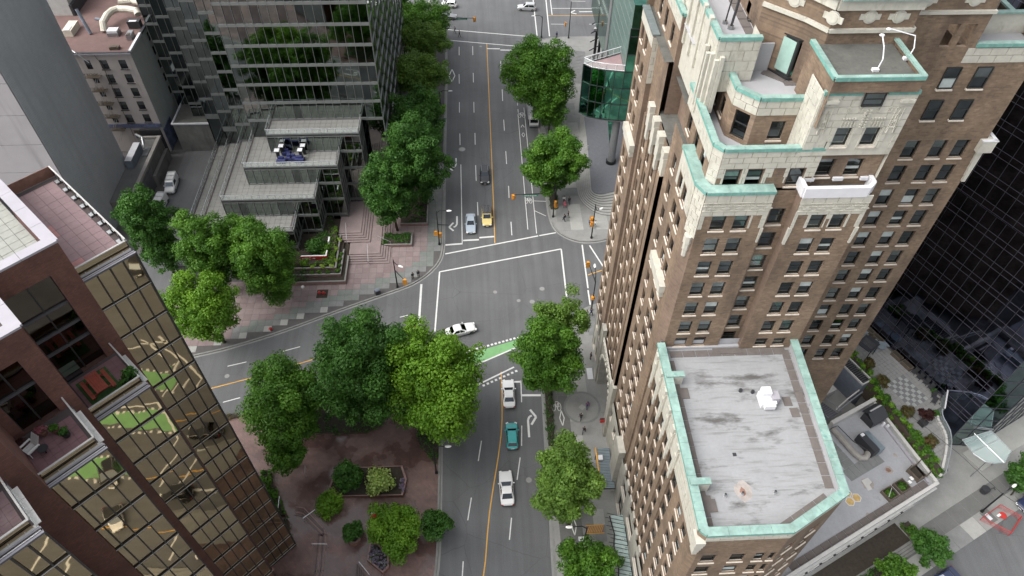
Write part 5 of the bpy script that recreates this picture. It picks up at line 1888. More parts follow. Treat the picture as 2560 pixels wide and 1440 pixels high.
tiles(TT, [(-37.1, -4.4), (-33.2, -4.4), (-33.2, -.6), (-37.1, -.6)], 49.83, .5, .5, 'terrace_tile_red', gap=.015, F=L, off=(-33.2, -4.4))
tiles(TT, [(-42.3, .2), (-38.3, .2), (-38.3, 3.9), (-42.3, 3.9)], 46.43, .5, .5, 'terrace_tile_red', gap=.012, F=L, off=(-38.3, .2))
tiles(TT, [(-32.0, -8.5), (-28.3, -8.5), (-28.3, -5.2), (-32.0, -5.2)], 53.13, .5, .5, 'terrace_tile_pink', gap=.012, F=L, off=(-28.3, -8.5))
TT.done()
# terrace balustrades: mirror-glass front panel, metal rail, side rail with its sloping white cheek
for s, t0, t1, z, s0, side in ((-38.2, .12, 3.72, 46.83, -42.6, True), (-33.1, -4.55, -.7, 50.17, -37.4, True), (-28.2, -8.6, -5.2, 53.5, -32.3, True), (-43.35, 4.66, 8.3, 53.5, -55, False)):
    b = MB(L)
    b.face([(s - .04, t0, z), (s - .04, t1, z), (s - .12, t1, z + .72), (s - .12, t0, z + .72)], 'gold_glass')
    b.build('balustrade_glass', G)
    b = MB(L)
    b.box(s - .18, s - .06, t0, t1 + .1, z + .72, z + .78, 'coping_white')
    for k in range(4):
        t = t0 + (t1 - t0) * (k + .5) / 4
        b.box(s - .1, s + .02, t - .03, t + .03, z, z + .1, 'mullion_edge')
    if side:
        b.box(s0, s - .1, t1 + .02, t1 + .12, z + .66, z + .76, 'coping_white')
        n = 3
        for k in range(n):
            a, c = s0 + 1.2 + (s - s0 - 1.2) * k / n, s0 + 1.2 + (s - s0 - 1.2) * (k + 1) / n
            b.box(a + .01, c - .01, t1 + .1, t1 + .42, z + .05, z + .12, 'coping_white')
            b.box(a + .01, c - .01, t1 + .13, t1 + .17, z + .1, z + .62, 'rail_glass')
    else:
        b.box(s0, s - .1, t1 - .02, t1 + .08, z + .86, z + .95, 'coping_white')
        b.box(s0, s - .1, t1 - .0, t1 + .05, z + .05, z + .86, 'bronze_glass')
        for k in range(8):
            x = s - 1.2 - 1.35 * k
            b.box(x - .2, x + .2, t1 - .3, t1 - .05, z + .02, z + .12, 'rail_metal')
            b.tube([(x, t1 - .05, z + .1), (x, t1, z + .85)], .03, 'rail_metal', 4)
        b.box(s0, s0 + .05, t0, t1, z, z + .95, 'rust')
    b.build('balustrade_rail', G)
# dark base skirt of the first bay
b = MB(L)
b.box(-56, -43.0, -20, 8.45, .15, .62, 'mullion_dark')
b.build('plinth', G)

# ---- furniture on the terraces
c = L(-40.4, 1.55, 46.47)
t = thing('picnic_table', 'red wooden picnic table with two benches standing on green turf on a terrace', 'picnic table', c)
Fp = Frame(c[:2], -45)
b = MB(Fp)
z = 46.5
for k in range(5):
    P_ = MB(Fp)
    P_.box(-1.0, 1.0, -.42 + .17 * k, -.27 + .17 * k, z + .7, z + .75, 'red_wood')
    P_.build('plank', t)
for y in (-.82, .7):
    for k in range(2):
        P_ = MB(Fp)
        P_.box(-1.0, 1.0, y + .14 * k - .06, y + .14 * k + .06, z + .42, z + .47, 'red_wood')
        P_.build('bench_plank', t)
for x in (-.7, .7):
    P_ = MB(Fp)
    P_.tube([(x, -.75, z), (x, -.2, z + .7)], .05, 'red_wood', 4)
    P_.tube([(x, .75, z), (x, .2, z + .7)], .05, 'red_wood', 4)
    P_.box(x - .04, x + .04, -.8, .8, z + .36, z + .42, 'red_wood')
    P_.build('leg', t)
b = MB(L)
sheet(b, [(-41.95, .45), (-39.1, .45), (-39.1, 2.65), (-41.95, 2.65)], 46.49, 'astroturf')
tag(b.build('turf_mat'), 'green artificial turf mat under the red picnic table', 'mat')


def lounge_chair(name, label, c, rz, m):
    t = thing(name, label, 'chair', c, None)
    Fc = Frame(c[:2], math.degrees(rz))
    z = c[2]
    for k in range(5):
        b = MB(Fc)
        b.obox((-.28 + .14 * k, .1, z + .36), (.11, .62, .03), 0, m)
        b.build('seat_slat', t)
        b = MB(Fc)
        x = -.28 + .14 * k
        b.face([(x - .055, -.2, z + .36), (x + .055, -.2, z + .36), (x + .05, -.62, z + 1.02), (x - .05, -.62, z + 1.02)], m)
        b.face([(x - .055, -.23, z + .36), (x - .05, -.65, z + 1.02), (x + .05, -.65, z + 1.02), (x + .055, -.23, z + .36)], m)
        b.build('back_slat', t)
    for s in (-1, 1):
        b = MB(Fc)
        b.box(s * .4 - .06, s * .4 + .06, -.35, .45, z + .56, z + .6, m)
        b.tube([(s * .38, .4, z), (s * .38, .38, z + .56)], .035, m, 4)
        b.tube([(s * .36, -.35, z), (s * .36, -.3, z + .56)], .035, m, 4)
        b.build('armrest', t)
    return t


lounge_chair('lounge_chair', 'white slatted garden chair on the tiled terrace beside flower pots', L(-35.9, -3.55, 49.85), math.radians(150), 'white_plastic')

# ------------------------------------------------------------------ grey glass building with stepped terraces
H = thing('grey_glass_building', 'grey mirror glass office block stepping down in tiled roof terraces', 'building', (-28, 104, .15))
HP = Pieces('glass_pane', H, 300)
HT = Pieces('floor_tile', H, 300)
hm = MB()
FZ = [2.3 + 3.6 * k for k in range(5)]                                           # terrace decks
ZR = [16.7 + 3.45 * k for k in range(17)]
GL = ('grey_glass', 'grey_glass', 'grey_glass', 'grey_glass_dark')
# tower: front and the facets stepping back on both sides
tower = [(-39.1, -16.3, 103.5), (-43.1, -39.1, 107.5), (-47.1, -43.1, 111.5), (-51.2, -47.1, 115.5), (-55.3, -51.2, 119.5), (-59.3, -55.3, 123.5)]
for i, (x0, x1, y) in enumerate(tower):
    curtain(hm, HP, (x0, y), (x1, y), 16.7 if i == 0 else (9.0 if i < 4 else .2), 44.0, 17 if i == 0 else 3, ([13.1, 9.5] if i else []) + ZR, GL if i < 2 else 'grey_glass_dark', 'grey_band', bands=(.5, 'grey_band'), mw=.05)
    if i:
        b = MB()
        wall(b, (x0, y + 4), (x0, y), .2, 48, m='grey_glass_dark')
        b.build('return_glass', H)
for i, (x0, x1, y) in enumerate(tower):                                         # above the view the facade goes on in large panels
    b = MB()
    wall(b, (x0, y), (x1, y), 44.0, 48, m='grey_glass')
    b.build('upper_glass', H)
# right-hand faces stepping back to the street
right = [(-20.0, 99.3, 103.5), (-16.3, 103.5, 152)]
curtain(hm, HP, (-16.3, 103.5), (-16.3, 152), .4, 48, 12, [z for z in [2.3, 5.9, 9.5, 13.1] + ZR], 'grey_glass', 'grey_band', mw=.08)
# terraces: (x0, x1, front y, deck z)
TERR = [(-35.3, -20.0, 99.3, 16.7), (-39.2, -23.75, 95.3, 13.1), (-43.0, -27.6, 91.3, 9.5), (-47.0, -31.3, 87.3, 5.9), (-51.0, -35.0, 83.5, 2.3)]
for i, (x0, x1, y, z) in enumerate(TERR):
    zs = [f for f in FZ if f < z - .5]
    nb = max(6, round((x1 - x0) / 1.3))
    curtain(hm, HP, (x0, y), (x1, y), .3, z, nb, zs + [z - .25], GL, 'grey_band', bands=(.5, 'grey_band'), mw=.05)
    curtain(hm, HP, (x1, y), (x1, y + 4.0), .3, z, 3, zs + [z - .25], 'grey_glass_dark', 'grey_band', bands=(.5, 'grey_band'), mw=.05)
    b = MB()
    yb = 123 if x0 < -50 else (tower[min(5, i + (1 if i else 0))][2])
    wall(b, (x0, yb), (x0, y), .3, z, m='grey_glass_dark')
    b.build('side_glass', H)
    xin = TERR[i - 1][0] if i else None
    b = MB()
    b.face([(x0, y, z), (x1, y, z), (x1, y + 4.2, z), (x0, y + 4.2, z)], 'tile_joint_dark')
    b.face([(x0, y + 4.2, z), (x0 + 4.2, y + 4.2, z), (x0 + 4.2, yb + 1, z), (x0, yb + 1, z)], 'tile_joint_dark')
    b.build('deck', H)
    su = .92
    tiles(HT, [(x0 + .25, y + .25), (x1 - .2, y + .25), (x1 - .2, y + 4.0), (x0 + 3.95, y + 4.0), (x0 + 3.95, yb), (x0 + .25, yb)], z, su, su, 'terrace_tile', gap=.05, off=(x0 + .25, y + .25))
    b = MB()                                                                    # slab edge and railing
    b.box(x0 - .06, x1 + .06, y - .09, y + .08, z - .02, z + .16, 'grey_band')
    rails = [((x0, yb), (x0, y)), ((x0, y), (x1, y)), ((x1, y), (x1, y + 3.9))]
    for (ax, ay), (cx, cy) in rails:
        b.tube([(ax, ay, z + 1.1), (cx, cy, z + 1.1)], .055, 'rail_metal', 6)
        b.tube([(ax, ay, z + .14), (cx, cy, z + .14)], .035, 'rail_metal', 4)
        n = max(1, round(math.hypot(cx - ax, cy - ay) / 1.3))
        for k in range(n + 1):
            px, py = ax + (cx - ax) * k / n, ay + (cy - ay) * k / n
            b.obox((px, py, z + .6), (.05, .05, 1.0), 0, 'mullion_edge')
    b.build('railing', H)
    b = MB()
    for (ax, ay), (cx, cy) in rails:
        b.face([(ax, ay, z + .16), (cx, cy, z + .16), (cx, cy, z + 1.05), (ax, ay, z + 1.05)], 'rail_glass')
    b.build('railing_glass', H)
hm.build('mullion', H)
HP.done()
HT.done()
b = MB()                                                                        # solid core so that nothing shows through
b.box(-39.0, -16.4, 103.7, 150, .2, 47.5, 'grey_glass_dark')
b.box(-55.2, -39.0, 119.7, 150, .2, 47.5, 'grey_glass_dark')
for i in range(1, 5):
    x0, x1, y = tower[i]
    b.box(x0 + .1, x1, y + .2, y + 12, .2, 47.4 - i * .1, 'grey_glass_dark')
b.build('core', H)
t = thing('heater_group', 'black patio heaters with white caps around dark blue covers on a glass terrace', 'patio heaters', (-31.5, 97, 13.15))
b = MB()
t_ = None
for i, (x, y) in enumerate(((-33.7, 97.5), (-33.2, 98.7), (-29.9, 97.5), (-29.6, 98.7))):
    b = MB()
    b.box(x - .22, x + .22, y - .22, y + .22, 13.15, 14.9, 'black_metal')
    b.build('heater_post', t)
    b = MB()
    b.box(x - .4, x + .4, y - .4, y + .4, 14.9, 15.02, 'white_metal')
    b.build('heater_cap', t)
for i, (x, y, w) in enumerate(((-33.1, 96.6, .8), (-31.9, 97.2, .55), (-31.2, 97.2, .55), (-30.1, 96.7, .8), (-32.6, 98.6, .7))):
    b = MB()
    b.prism([(x - w, y - .35), (x + w * .8, y - .45), (x + w, y + .4), (x - w * .8, y + .5)], 13.15, 13.75, 'blue_cover')
    b.box(x - w * .6, x + w * .5, y + .1, y + .5, 13.7, 14.1, 'blue_cover')
    b.build('furniture_cover', t)

# ------------------------------------------------------------------ ribbed grey concrete tower, far left
C = thing('concrete_tower', 'tall windowless grey ribbed concrete tower', 'building', (-70, 95, 0))
b = MB()
b.face([(-65, 107.6, 0), (-65, 89.8, 0), (-65, 89.8, 56), (-65, 107.6, 56)], 'ribbed_concrete')
for k in range(59):
    y = 90.0 + .3 * k
    b.box(-65.0, -64.93, y, y + .17, 0, 56, 'ribbed_concrete')
b.build('ribbed_wall', C)
P = Pieces('wall_panel', C)
for k in range(10):
    z = 2.0 + 5.2 * k
    P.add((-70.2, 89.82, z + 2.58), (10.2, .2, 5.12), 0, 'smooth_concrete')
for k in range(10):
    P.add((-80.3, 89.9, 2.0 + 5.2 * k + 2.58), (5.0, .2, 5.0), 0, 'old_concrete')
P.done()
b = MB()
b.box(-90, -65.05, 89.95, 107.6, 0, 55.9, 'smooth_concrete')
b.build('core', C)
b = MB()
b.box(-77.6, -75.4, 89.6, 89.9, 0, 56, 'dark_paint')
b.build('slot', C)

# ------------------------------------------------------------------ beige hotel with brown roof and fire escape
B = thing('beige_hotel', 'beige six storey block with brown roof, dark sash windows and a fire escape', 'building', (-66, 122, .15))
BW = Windows(B, 200)
b = MB()
rows = [18.45 - 2.86 * k for k in range(5)]
facade(b, BW, (-80, 117.2), (-60.95, 117.2), .2, 21.7, [(13.05, 14.4), (16.35, 17.65), (10.5, 11.5)], [(z, z + 1.8) for z in rows], .2, 'beige_wall', sill=False, kind=2)
facade(b, BW, (-60.95, 117.2), (-60.95, 160), .2, 21.7, [(8.6, 9.6), (13.4, 14.4), (18, 19), (11.2, 11.7)], [(z + .3, z + 2.1) for z in rows], .2, 'mint_wall', sill=False, kind=0)
wall(b, (-80, 160), (-80, 117.2), .2, 21.7, m='beige_wall')
b.build('wall', B)
b = MB()
sheet(b, ccw([(-80, 117.4), (-61.1, 117.4), (-61.1, 160), (-80, 160)]), 21.45, 'brown_roof')
b.box(-80, -60.8, 117.0, 117.35, 21.55, 21.8, 'dark_paint')
b.box(-80, -60.8, 116.9, 117.0, 21.4, 21.65, 'coping_grey')
b.box(-61.2, -60.75, 117.35, 123.5, 21.5, 22.0, 'white_metal')
b.box(-61.2, -60.75, 123.5, 160, 21.5, 21.9, 'dark_paint')
b.build('roof', B)
for z in rows:
    for x in ((-80 + 13.05 - .1, -80 + 14.5), (-80 + 16.25, -80 + 17.75)):
        b = MB()
        b.box(x[0], x[1], 117.0, 117.18, z - .12, z, 'dark_paint')
        b.build('window_ledge', B)
b = MB()
for k in range(5):                                                              # fire escape: a bundle of rods, a landing and a ladder at each floor
    z = 17.3 - 2.86 * k
    b.box(-70.2, -67.6, 116.1, 117.2, z, z + .06, 'iron_rust')
    for j in range(14):
        x = -70.2 + .2 * j
        b.tube([(x, 116.1, z), (x + random.uniform(-.3, .3), 116.0, z + 1.0)], .025, 'iron_rust', 4)
        b.tube([(x, 116.1 + random.uniform(0, 1), z + .5), (x + random.uniform(-.5, .5), 116.1 + random.uniform(0, 1), z + random.uniform(.2, 1))], .02, 'iron_rust', 4)
    b.tube([(-70.2, 116.0, z + 1.0), (-67.6, 116.0, z + 1.0)], .03, 'iron_rust', 4)
    b.tube([(-68.0, 116.5, z), (-69.6, 116.6, z - 2.8)], .06, 'steel', 4)
    b.tube([(-68.3, 116.3, z), (-69.9, 116.4, z - 2.8)], .05, 'steel', 4)
b.tube([(-70.4, 116.8, 22.5), (-69.8, 116.3, 22.3), (-68.2, 116.2, 20.4)], .07, 'rail_metal', 5)
b.tube([(-67.2, 117.1, 21.3), (-66.6, 117.1, 19), (-66.9, 117.05, 4)], .05, 'iron_rust', 5)
b.build('fire_escape', B)
b = MB()
b.box(-80, -60.9, 117.0, 117.2, 5.9, 6.7, 'blue_mural')
b.box(-60.95, -60.8, 117.3, 121.5, .3, 5.2, 'blue_mural')
b.box(-66.5, -64.6, 117.05, 117.2, 3.4, 5.2, 'iron_rust')
b.box(-64, -62.6, 117.05, 117.2, 3.4, 5.0, 'iron_rust')
b.build('ground_storey_panel', B)
BW.done()
t = thing('rooftop_ducts', 'cream curved ventilation ducts with a blue grey stack on the brown roof', 'ducts', (-68, 132, 21.45))
b = MB()
b.tube([(-70.0, 124.0, 21.6), (-70.6, 124.6, 23.6), (-71.3, 125.4, 25.6)], .32, 'stack_blue', 8)
b.tube([(-68.2, 136, 21.6), (-68.9, 136.4, 24.5)], .42, 'stack_blue', 8)
b.build('stack', t)
b = MB()
b.tube([(-69.2, 126.3, 23.2), (-68.3, 126.0, 23.2), (-67.8, 126.0, 23.0), (-67.6, 126.9, 23.2)], .28, 'stack_blue', 8)
b.tube([(-67.7, 124.6, 21.7), (-67.7, 125.4, 23.0), (-67.4, 127.3, 23.4), (-66.9, 128.6, 23.5), (-66.0, 129.3, 23.5), (-64.2, 129.2, 23.5), (-62.6, 128.8, 23.4), (-62.2, 128.1, 23.0)], .62, 'duct_cream', 10)
b.tube([(-62.8, 131.8, 23.5), (-64.4, 132.4, 23.5), (-66.4, 131.9, 23.5), (-66.3, 133.6, 23.6), (-66.2, 135.2, 23.6), (-68.2, 135.9, 23.6)], .62, 'duct_cream', 10)
b.build('duct', t)
b = MB()
b.box(-66.7, -64.7, 123.0, 124.6, 21.45, 22.1, 'steel')
b.prism([(-66.6, 123.1), (-64.8, 123.1), (-64.8, 124.5), (-66.6, 124.5)], 22.1, 22.5, 'white_metal')
b.build('unit', t)
for i, (x, y, w, d, h, m, lb) in enumerate(((-64.1, 118.9, 1.6, .9, .5, 'iron_rust', 'rusty box lying near the front edge of the brown roof'), (-62.4, 122.6, .9, 1.8, 1.0, 'steel', 'grey cabinets at the right edge of the brown roof'),
                                            (-62.6, 126.3, 2.2, 1.2, 1.4, 'dark_paint', 'dark enclosure with a white panel by the cream ducts'), (-73.6, 125.0, 1.6, 3.6, 1.2, 'duct_cream', 'long cream box at the left side of the brown roof'))):
    t = thing('roof_cabinet', lb, 'roof equipment', (x, y, 21.45), 'boxes on the brown roof')
    b = MB()
    b.box(x - w / 2, x + w / 2, y - d / 2, y + d / 2, 21.46, 21.46 + h, m)
    b.build('housing', t)
    b = MB()
    b.box(x - w * .3, x + w * .3, y - d / 2 - .05, y - d * .1, 21.5 + h, 21.56 + h, 'white_metal' if i > 1 else 'iron_rust')
    b.build('lid', t)
t = thing('white_wall_block', 'pale stepped roof block behind the brown roof', 'building', (-80, 140, 0))
b = MB()
b.box(-90, -75.5, 131, 160, .1, 27, 'wall_pale')
b.build('wall', t)
b = MB()
b.box(-75.5, -75.0, 130.8, 160, 21.4, 23.5, 'dark_paint')
b.build('gutter', t)

# ------------------------------------------------------------------ low blocks between alley and glass building
t = thing('concrete_annex', 'low grey concrete annex with a white edged flat roof beside the alley', 'building', (-55, 120, 0))
b = MB()
b.box(-58.6, -51.4, 116.9, 127.2, .1, 6.6, 'old_concrete', 'roof_dark')
b.build('wall', t)
b = MB()
for x0, x1, y0, y1 in ((-58.75, -51.4, 116.75, 117.0), (-58.75, -58.5, 117.0, 127.2)):
    b.box(x0, x1, y0, y1, 6.55, 6.85, 'white_metal')
b.build('coping', t)
b = MB()
b.box(-55.6, -53, 120, 121.6, 6.6, 8.6, 'blue_grey_metal')
b.box(-55.4, -53.2, 121, 122.6, 8.0, 9.4, 'steel')
b.build('roof_unit', t)
t = thing('rear_annex', 'tall dark concrete annex with a rusty roof between hotel and glass building', 'building', (-62, 138, 0))
b = MB()
b.box(-65.6, -58.5, 135.5, 146, .1, 6.2, 'old_concrete', 'rust')
b.build('wall', t)
b = MB()
b.box(-65.75, -58.5, 135.35, 135.6, 6.15, 6.5, 'white_metal')
b.box(-65.75, -65.5, 135.6, 146, 6.15, 6.5, 'white_metal')
b.build('coping', t)
t = thing('corrugated_shed', 'low shed with corrugated metal front, parapet and roof plant beside the alley', 'building', (-63, 107, 0))
b = MB()
b.box(-64.9, -61.0, 97, 115.2, .1, 4.8, 'old_concrete', 'concrete_dark')
b.box(-64.9, -61.0, 116.0, 116.4, .1, 6, 'dark_paint')
b.build('wall', t)
b = MB()
for k in range(26):
    b.box(-61.0, -60.9, 99 + .32 * k, 99.2 + .32 * k, .3, 4.2, 'corrugated')
b.build('corrugated_sheet', t, kind='stuff')
b = MB()
b.box(-61.5, -60.85, 96.9, 115.3, 4.8, 5.3, 'duct_tan')
b.box(-64.9, -61.5, 114.8, 115.3, 4.8, 5.25, 'duct_tan')
b.build('parapet', t)
b = MB()
b.box(-64.4, -63.2, 106, 111.5, 4.85, 6.6, 'stack_blue', 'white_metal')
b.box(-62.9, -61.9, 109.6, 112.2, 4.85, 5.0, 'steel')
b.tube([(-64.6, 114, 5), (-64.6, 114, 6.6), (-63.2, 113, 6.6), (-62.6, 111, 5.6)], .22, 'steel', 8)
b.build('roof_plant', t)
b = MB()
b.box(-60.9, -60.3, 106.5, 114.8, .1, 2.6, 'old_concrete')
b.build('buttress', t)
# ------------------------------------------------------------------ green glass building, upper middle
E = thing('green_glass_building', 'green glass block cantilevered over a granite plaza on a leaning column', 'building', (26, 110, .15))
EP = Pieces('glass_pane', E, 300)
em = MB()
fr = [(18.6, 110.9), (19.9, 109.6), (22.2, 108.8), (25.4, 108.2), (40, 106.5)]
ZE = [15.3, 18.65]
for i, (a, c) in enumerate(zip(fr[:-1], fr[1:])):
    n = (1, 2, 2, 9)[i]
    gl = ('green_glass', 'green_glass', 'green_glass', 'green_glass_dark')
    curtain(em, EP, a, c, 12.0, 22.0 if i < 3 else 30, n, ZE + ([21.95, 25.3, 28.6] if i == 3 else []), gl, 'window_frame', mw=.1, tilt=.006)
curtain(em, EP, (26.5, 114.5), (18.6, 110.9), 12, 22, 4, ZE, 'green_glass_dark', 'window_frame', mw=.1)
em.build('mullion', E)
EP.done()
b = MB()
b.prism(ccw([(18.6, 110.9), (19.9, 109.6), (22.2, 108.8), (25.4, 108.2), (40, 106.5), (40, 116), (26.5, 114.5)]), 11.7, 12.0, 'column_grey', bottom=True)
b.build('soffit', E)
b = MB()
b.face([(x, y, 21.98) for x, y in ((18.7, 110.9), (19.9, 109.7), (25.4, 108.3), (25.5, 114.2))], 'terrace_tile_pink')
b.build('terrace_deck', E)
b = MB()
tr = [(25.5, 114.2), (18.6, 110.9), (19.9, 109.6), (22.2, 108.8), (25.4, 108.2)]
for (ax, ay), (cx, cy) in zip(tr[:-1], tr[1:]):
    b.tube([(ax, ay, 23.25), (cx, cy, 23.25)], .075, 'white_metal', 6)
    b.tube([(ax, ay, 22.2), (cx, cy, 22.2)], .05, 'white_metal', 4)
    n = max(1, round(math.hypot(cx - ax, cy - ay) / 1.4))
    for k in range(n + 1):
        px, py = ax + (cx - ax) * k / n, ay + (cy - ay) * k / n
        b.tube([(px, py, 22), (px, py, 23.25)], .04, 'white_metal', 4)
b.build('railing', E)
b = MB()
for (ax, ay), (cx, cy) in zip(tr[:-1], tr[1:]):
    b.face([(ax, ay, 22.05), (cx, cy, 22.05), (cx, cy, 23.15), (ax, ay, 23.15)], 'rail_glass')
b.build('railing_glass', E)
b = MB()
wall(b, (25.5, 126), (25.5, 108.3), 16, 34, m='fritted_glass')
wall(b, (25.5, 108.3), (40, 106.6), 30, 34, m='green_glass')
for k in range(9):
    z = 17 + 1.9 * k
    b.box(25.44, 25.5, 108.4, 126, z, z + .03, 'column_grey')
b.build('fritted_wall', E)
b = MB()
b.box(25.6, 60, 108.6, 150, 12, 33.8, 'green_glass_dark')
b.box(25.3, 27.4, 126, 128, .2, 33, 'column_grey')
b.build('core', E)
b = MB()
b.tube([(25.5, 109.3, 1.4), (25.6, 109.9, 12)], .75, 'column_grey', 16)
b.cyl((25.5, 109.3), .95, 1.38, 2.0, 'black_metal', 16)
b.build('column', E)
b = MB()
b.face([(23.9, 110.5, 11.7), (25.0, 109.6, 11.7), (24.9, 109.4, 5.0)], 'green_glass')
b.face([(25.0, 109.75, 11.7), (23.9, 110.65, 11.7), (24.9, 109.5, 5.0)], 'green_glass')
b.build('glass_fin', E)
b = MB()
b.tube([(29, 108.5, 11.5), (31, 106, 5)], .35, 'column_grey', 8)
b.build('brace', E)
t = thing('steel_mast_frame', 'cluster of black steel masts with cross bars and white box lights by the green building', 'sculpture', (28, 147, .15))
for x, y in ((26.7, 146), (27.7, 146.4), (28.8, 147), (29.8, 147.5)):
    b = MB()
    b.tube([(x, y, .3), (x + .3, y + 1.5, 22)], .32, 'black_metal', 6)
    b.build('mast', t)
for k in range(5):
    b = MB()
    b.tube([(25.3, 145.2, 2.2 + 2.1 * k), (30, 147, 3.6 + 2.1 * k)], .14, 'black_metal', 4)
    b.build('cross_bar', t)
for x, y, z in ((26.6, 145.6, 9), (29.2, 147.2, 12.5), (26.9, 145.7, 15.5), (28.6, 146.8, 18), (28.7, 146.6, 6.8)):
    b = MB()
    b.prism([(x - .8, y - .3), (x + .5, y - .5), (x + .7, y + .5), (x - .4, y + .5)], z, z + .5, 'column_grey', top='white_metal')
    b.build('box_light', t)

# ------------------------------------------------------------------ near-black glass tower, right
R = Frame((57.1, 62.6), 25.5)                                     # local x along its street, local -y towards the street
D = thing('dark_glass_tower', 'near black glass tower with a fine grid of pale mullions', 'building', (70, 60, 0))
DP = Pieces('glass_pane', D, 300)
dm = MB(R)
zs, z = [], 7.0
while z < 62:
    zs += [z, z + .82]
    z += 3.02
ln = 17.3                                                         # from the reference point down to the street corner
curtain(dm, DP, (0, 0), (0, -ln), 6.2, 34.0, 13, zs, ('black_glass', 'black_glass', 'black_glass_band'), 'mullion_steel', F=R, mw=.035, md=.05, band_glass='black_glass_band', tilt=.006)
curtain(dm, DP, (0, 14), (0, 0), 6.2, 34.0, 10, zs, 'black_glass', 'mullion_steel', F=R, mw=.035, md=.05, band_glass='black_glass_band', tilt=.006)
curtain(dm, DP, (0, 14), (0, -ln), 34.0, 62, 22, zs, 'black_glass', 'mullion_steel', F=R, mw=.035, md=.05, band_glass='black_glass_band')
# corner facet and the face along the street
c0 = (0, -ln)
c1 = (3.4, -ln - 2.1)
curtain(dm, DP, c0, c1, .3, 30, 2, [3.5, 4.4, 7, 10, 13, 16, 19, 22, 25], 'lobby_glass', 'mullion_steel', F=R, mw=.05, md=.06)
curtain(dm, DP, c1, (26, -ln - 2.1), .3, 30, 12, [4.4, 7.4, 10.4, 13.4], 'lobby_glass', 'mullion_steel', F=R, mw=.05, md=.06)
dm.build('mullion', D)
DP.done()
b = MB(R)
b.prism([(.25, 14), (.25, -ln + .1), (3.5, -ln - 1.9), (26, -ln - 1.9), (26, 14)], .2, 61.5, 'black_glass')
b.build('core', D)
b = MB(R)
b.prism([(3.4, -ln - 2.05), (30, -ln - 2.05), (30, -ln - .5), (3.4, -ln - .5)][::1], .15, .9, 'wall_pale')
b.prism([(1.0, -ln - 5.2), (30, -ln - 5.2), (30, -ln - 2.1), (1.0, -ln - 2.1)], .15, .32, 'concrete_light')
b.build('plinth', D)
b = MB(R)
b.tube([(1.2, -ln - .6, 5.2), (3.4, -ln - 2.3, 5.2)], .09, 'steel', 6)
b.tube([(1.2, -ln - .6, 4.9), (3.4, -ln - 2.3, 4.9)], .06, 'steel', 6)
b.build('gutter', D)
# glass entrance canopy
t = thing('entrance_glass_canopy', 'pale green glass entrance canopy with a curved outer edge at the dark tower', 'canopy', R(1.5, -ln - 3.4))
out = [(-1.2, -ln - 1.3), (-1.6, -ln - 3.4), (-1.2, -ln - 5.0), (-.2, -ln - 5.8), (1.0, -ln - 6.3), (3.2, -ln - 5.6), (3.5, -ln - 2.2)]
b = MB(R)
b.face([(x, y, 4.6) for x, y in out], 'canopy_glass')
b.build('glass', t)
b = MB(R)
for a, c in zip(out, out[1:] + out[:1]):
    b.tube([(*a, 4.62), (*c, 4.62)], .06, 'rail_metal', 5)
b.tube([(1.1, -ln - 1.4, 4.6), (.9, -ln - 6.2, 4.6)], .05, 'rail_metal', 4)
b.tube([(-1.5, -ln - 3.2, 4.6), (3.45, -ln - 3.6, 4.6)], .05, 'rail_metal', 4)
b.tube([(-1.2, -ln - 2.0, 4.6), (3.45, -ln - 2.5, 4.6)], .04, 'rail_metal', 4)
b.build('frame', t)
b = MB(R)
for q in ((-.9, -ln - 5), (3.0, -ln - 5.2)):
    b.tube([(*q, .2), (*q, 4.6)], .07, 'steel', 6)
b.build('post', t)

# ------------------------------------------------------------------ patio on the podium between the towers
Z = 6.9
V = thing('patio_podium', 'raised patio podium with pale paving slabs and a chequerboard beside the dark tower', 'podium', R(-4, -6, 0))
pp = [(-.02, 8), (-5.4, 8), (-5.4, -.5), (-6.7, -6.3), (-7.7, -11), (-8.9, -16.2), (-9.9, -21), (-8.6, -21.2), (-6.0, -19.0), (-4.6, -17.7), (-4.0, -16.6), (-3.6, -15.5), (-2.7, -14.7), (-.9, -13.4), (-.02, -12.9)]
b = MB(R)
b.prism(ccw(pp), .1, Z - .04, 'wall_pale', top='plaza_joint')
b.build('podium_wall', V)
P = Pieces('paving_slab', V, 300)
ck = (-5.45, -12.5)


def patio_mat(x, y):
    i, j = math.floor((x - ck[0]) / .56), math.floor((y - ck[1]) / .56)
    if 0 <= i < 6 and 0 <= j < 8:
        return ('patio_check_dark', 'patio_check_light')[(i + j) % 2]
    return 'patio_tile'


tiles(P, pp, Z, .56, .56, patio_mat, gap=.025, F=R, off=ck, need=3)
P.done()
b = MB(R)
edge = chaikin([(-2.7, -14.7), (-3.6, -15.5), (-4.0, -16.6), (-4.6, -17.7), (-6.0, -19.0), (-9.9, -21.3)], 1)
for a, c in zip(edge[:-1], edge[1:]):
    b.tube([(*a, Z + 1.05), (*c, Z + 1.05)], .07, 'rail_metal', 6)
    b.face([(*a, Z), (*c, Z), (*c, Z + 1.0), (*a, Z + 1.0)], 'rail_glass')
    L_ = math.hypot(c[0] - a[0], c[1] - a[1])
    b.obox(((a[0] + c[0]) / 2 - .35, (a[1] + c[1]) / 2 + .1, Z + .22), (L_ - .1, .3, .44), math.atan2(c[1] - a[1], c[0] - a[0]), 'coping_white')
b.build('balustrade', V)
b = MB(R)
a = math.atan2(-1.9, -2.9)
b.obox((-1.2, -13.9, Z + .5), (3.5, .1, 1.8), a, 'rail_glass')
b.obox((-1.2, -13.9, Z + 1.45), (3.5, .16, .12), a, 'white_metal')
b.build('glass_screen', V)
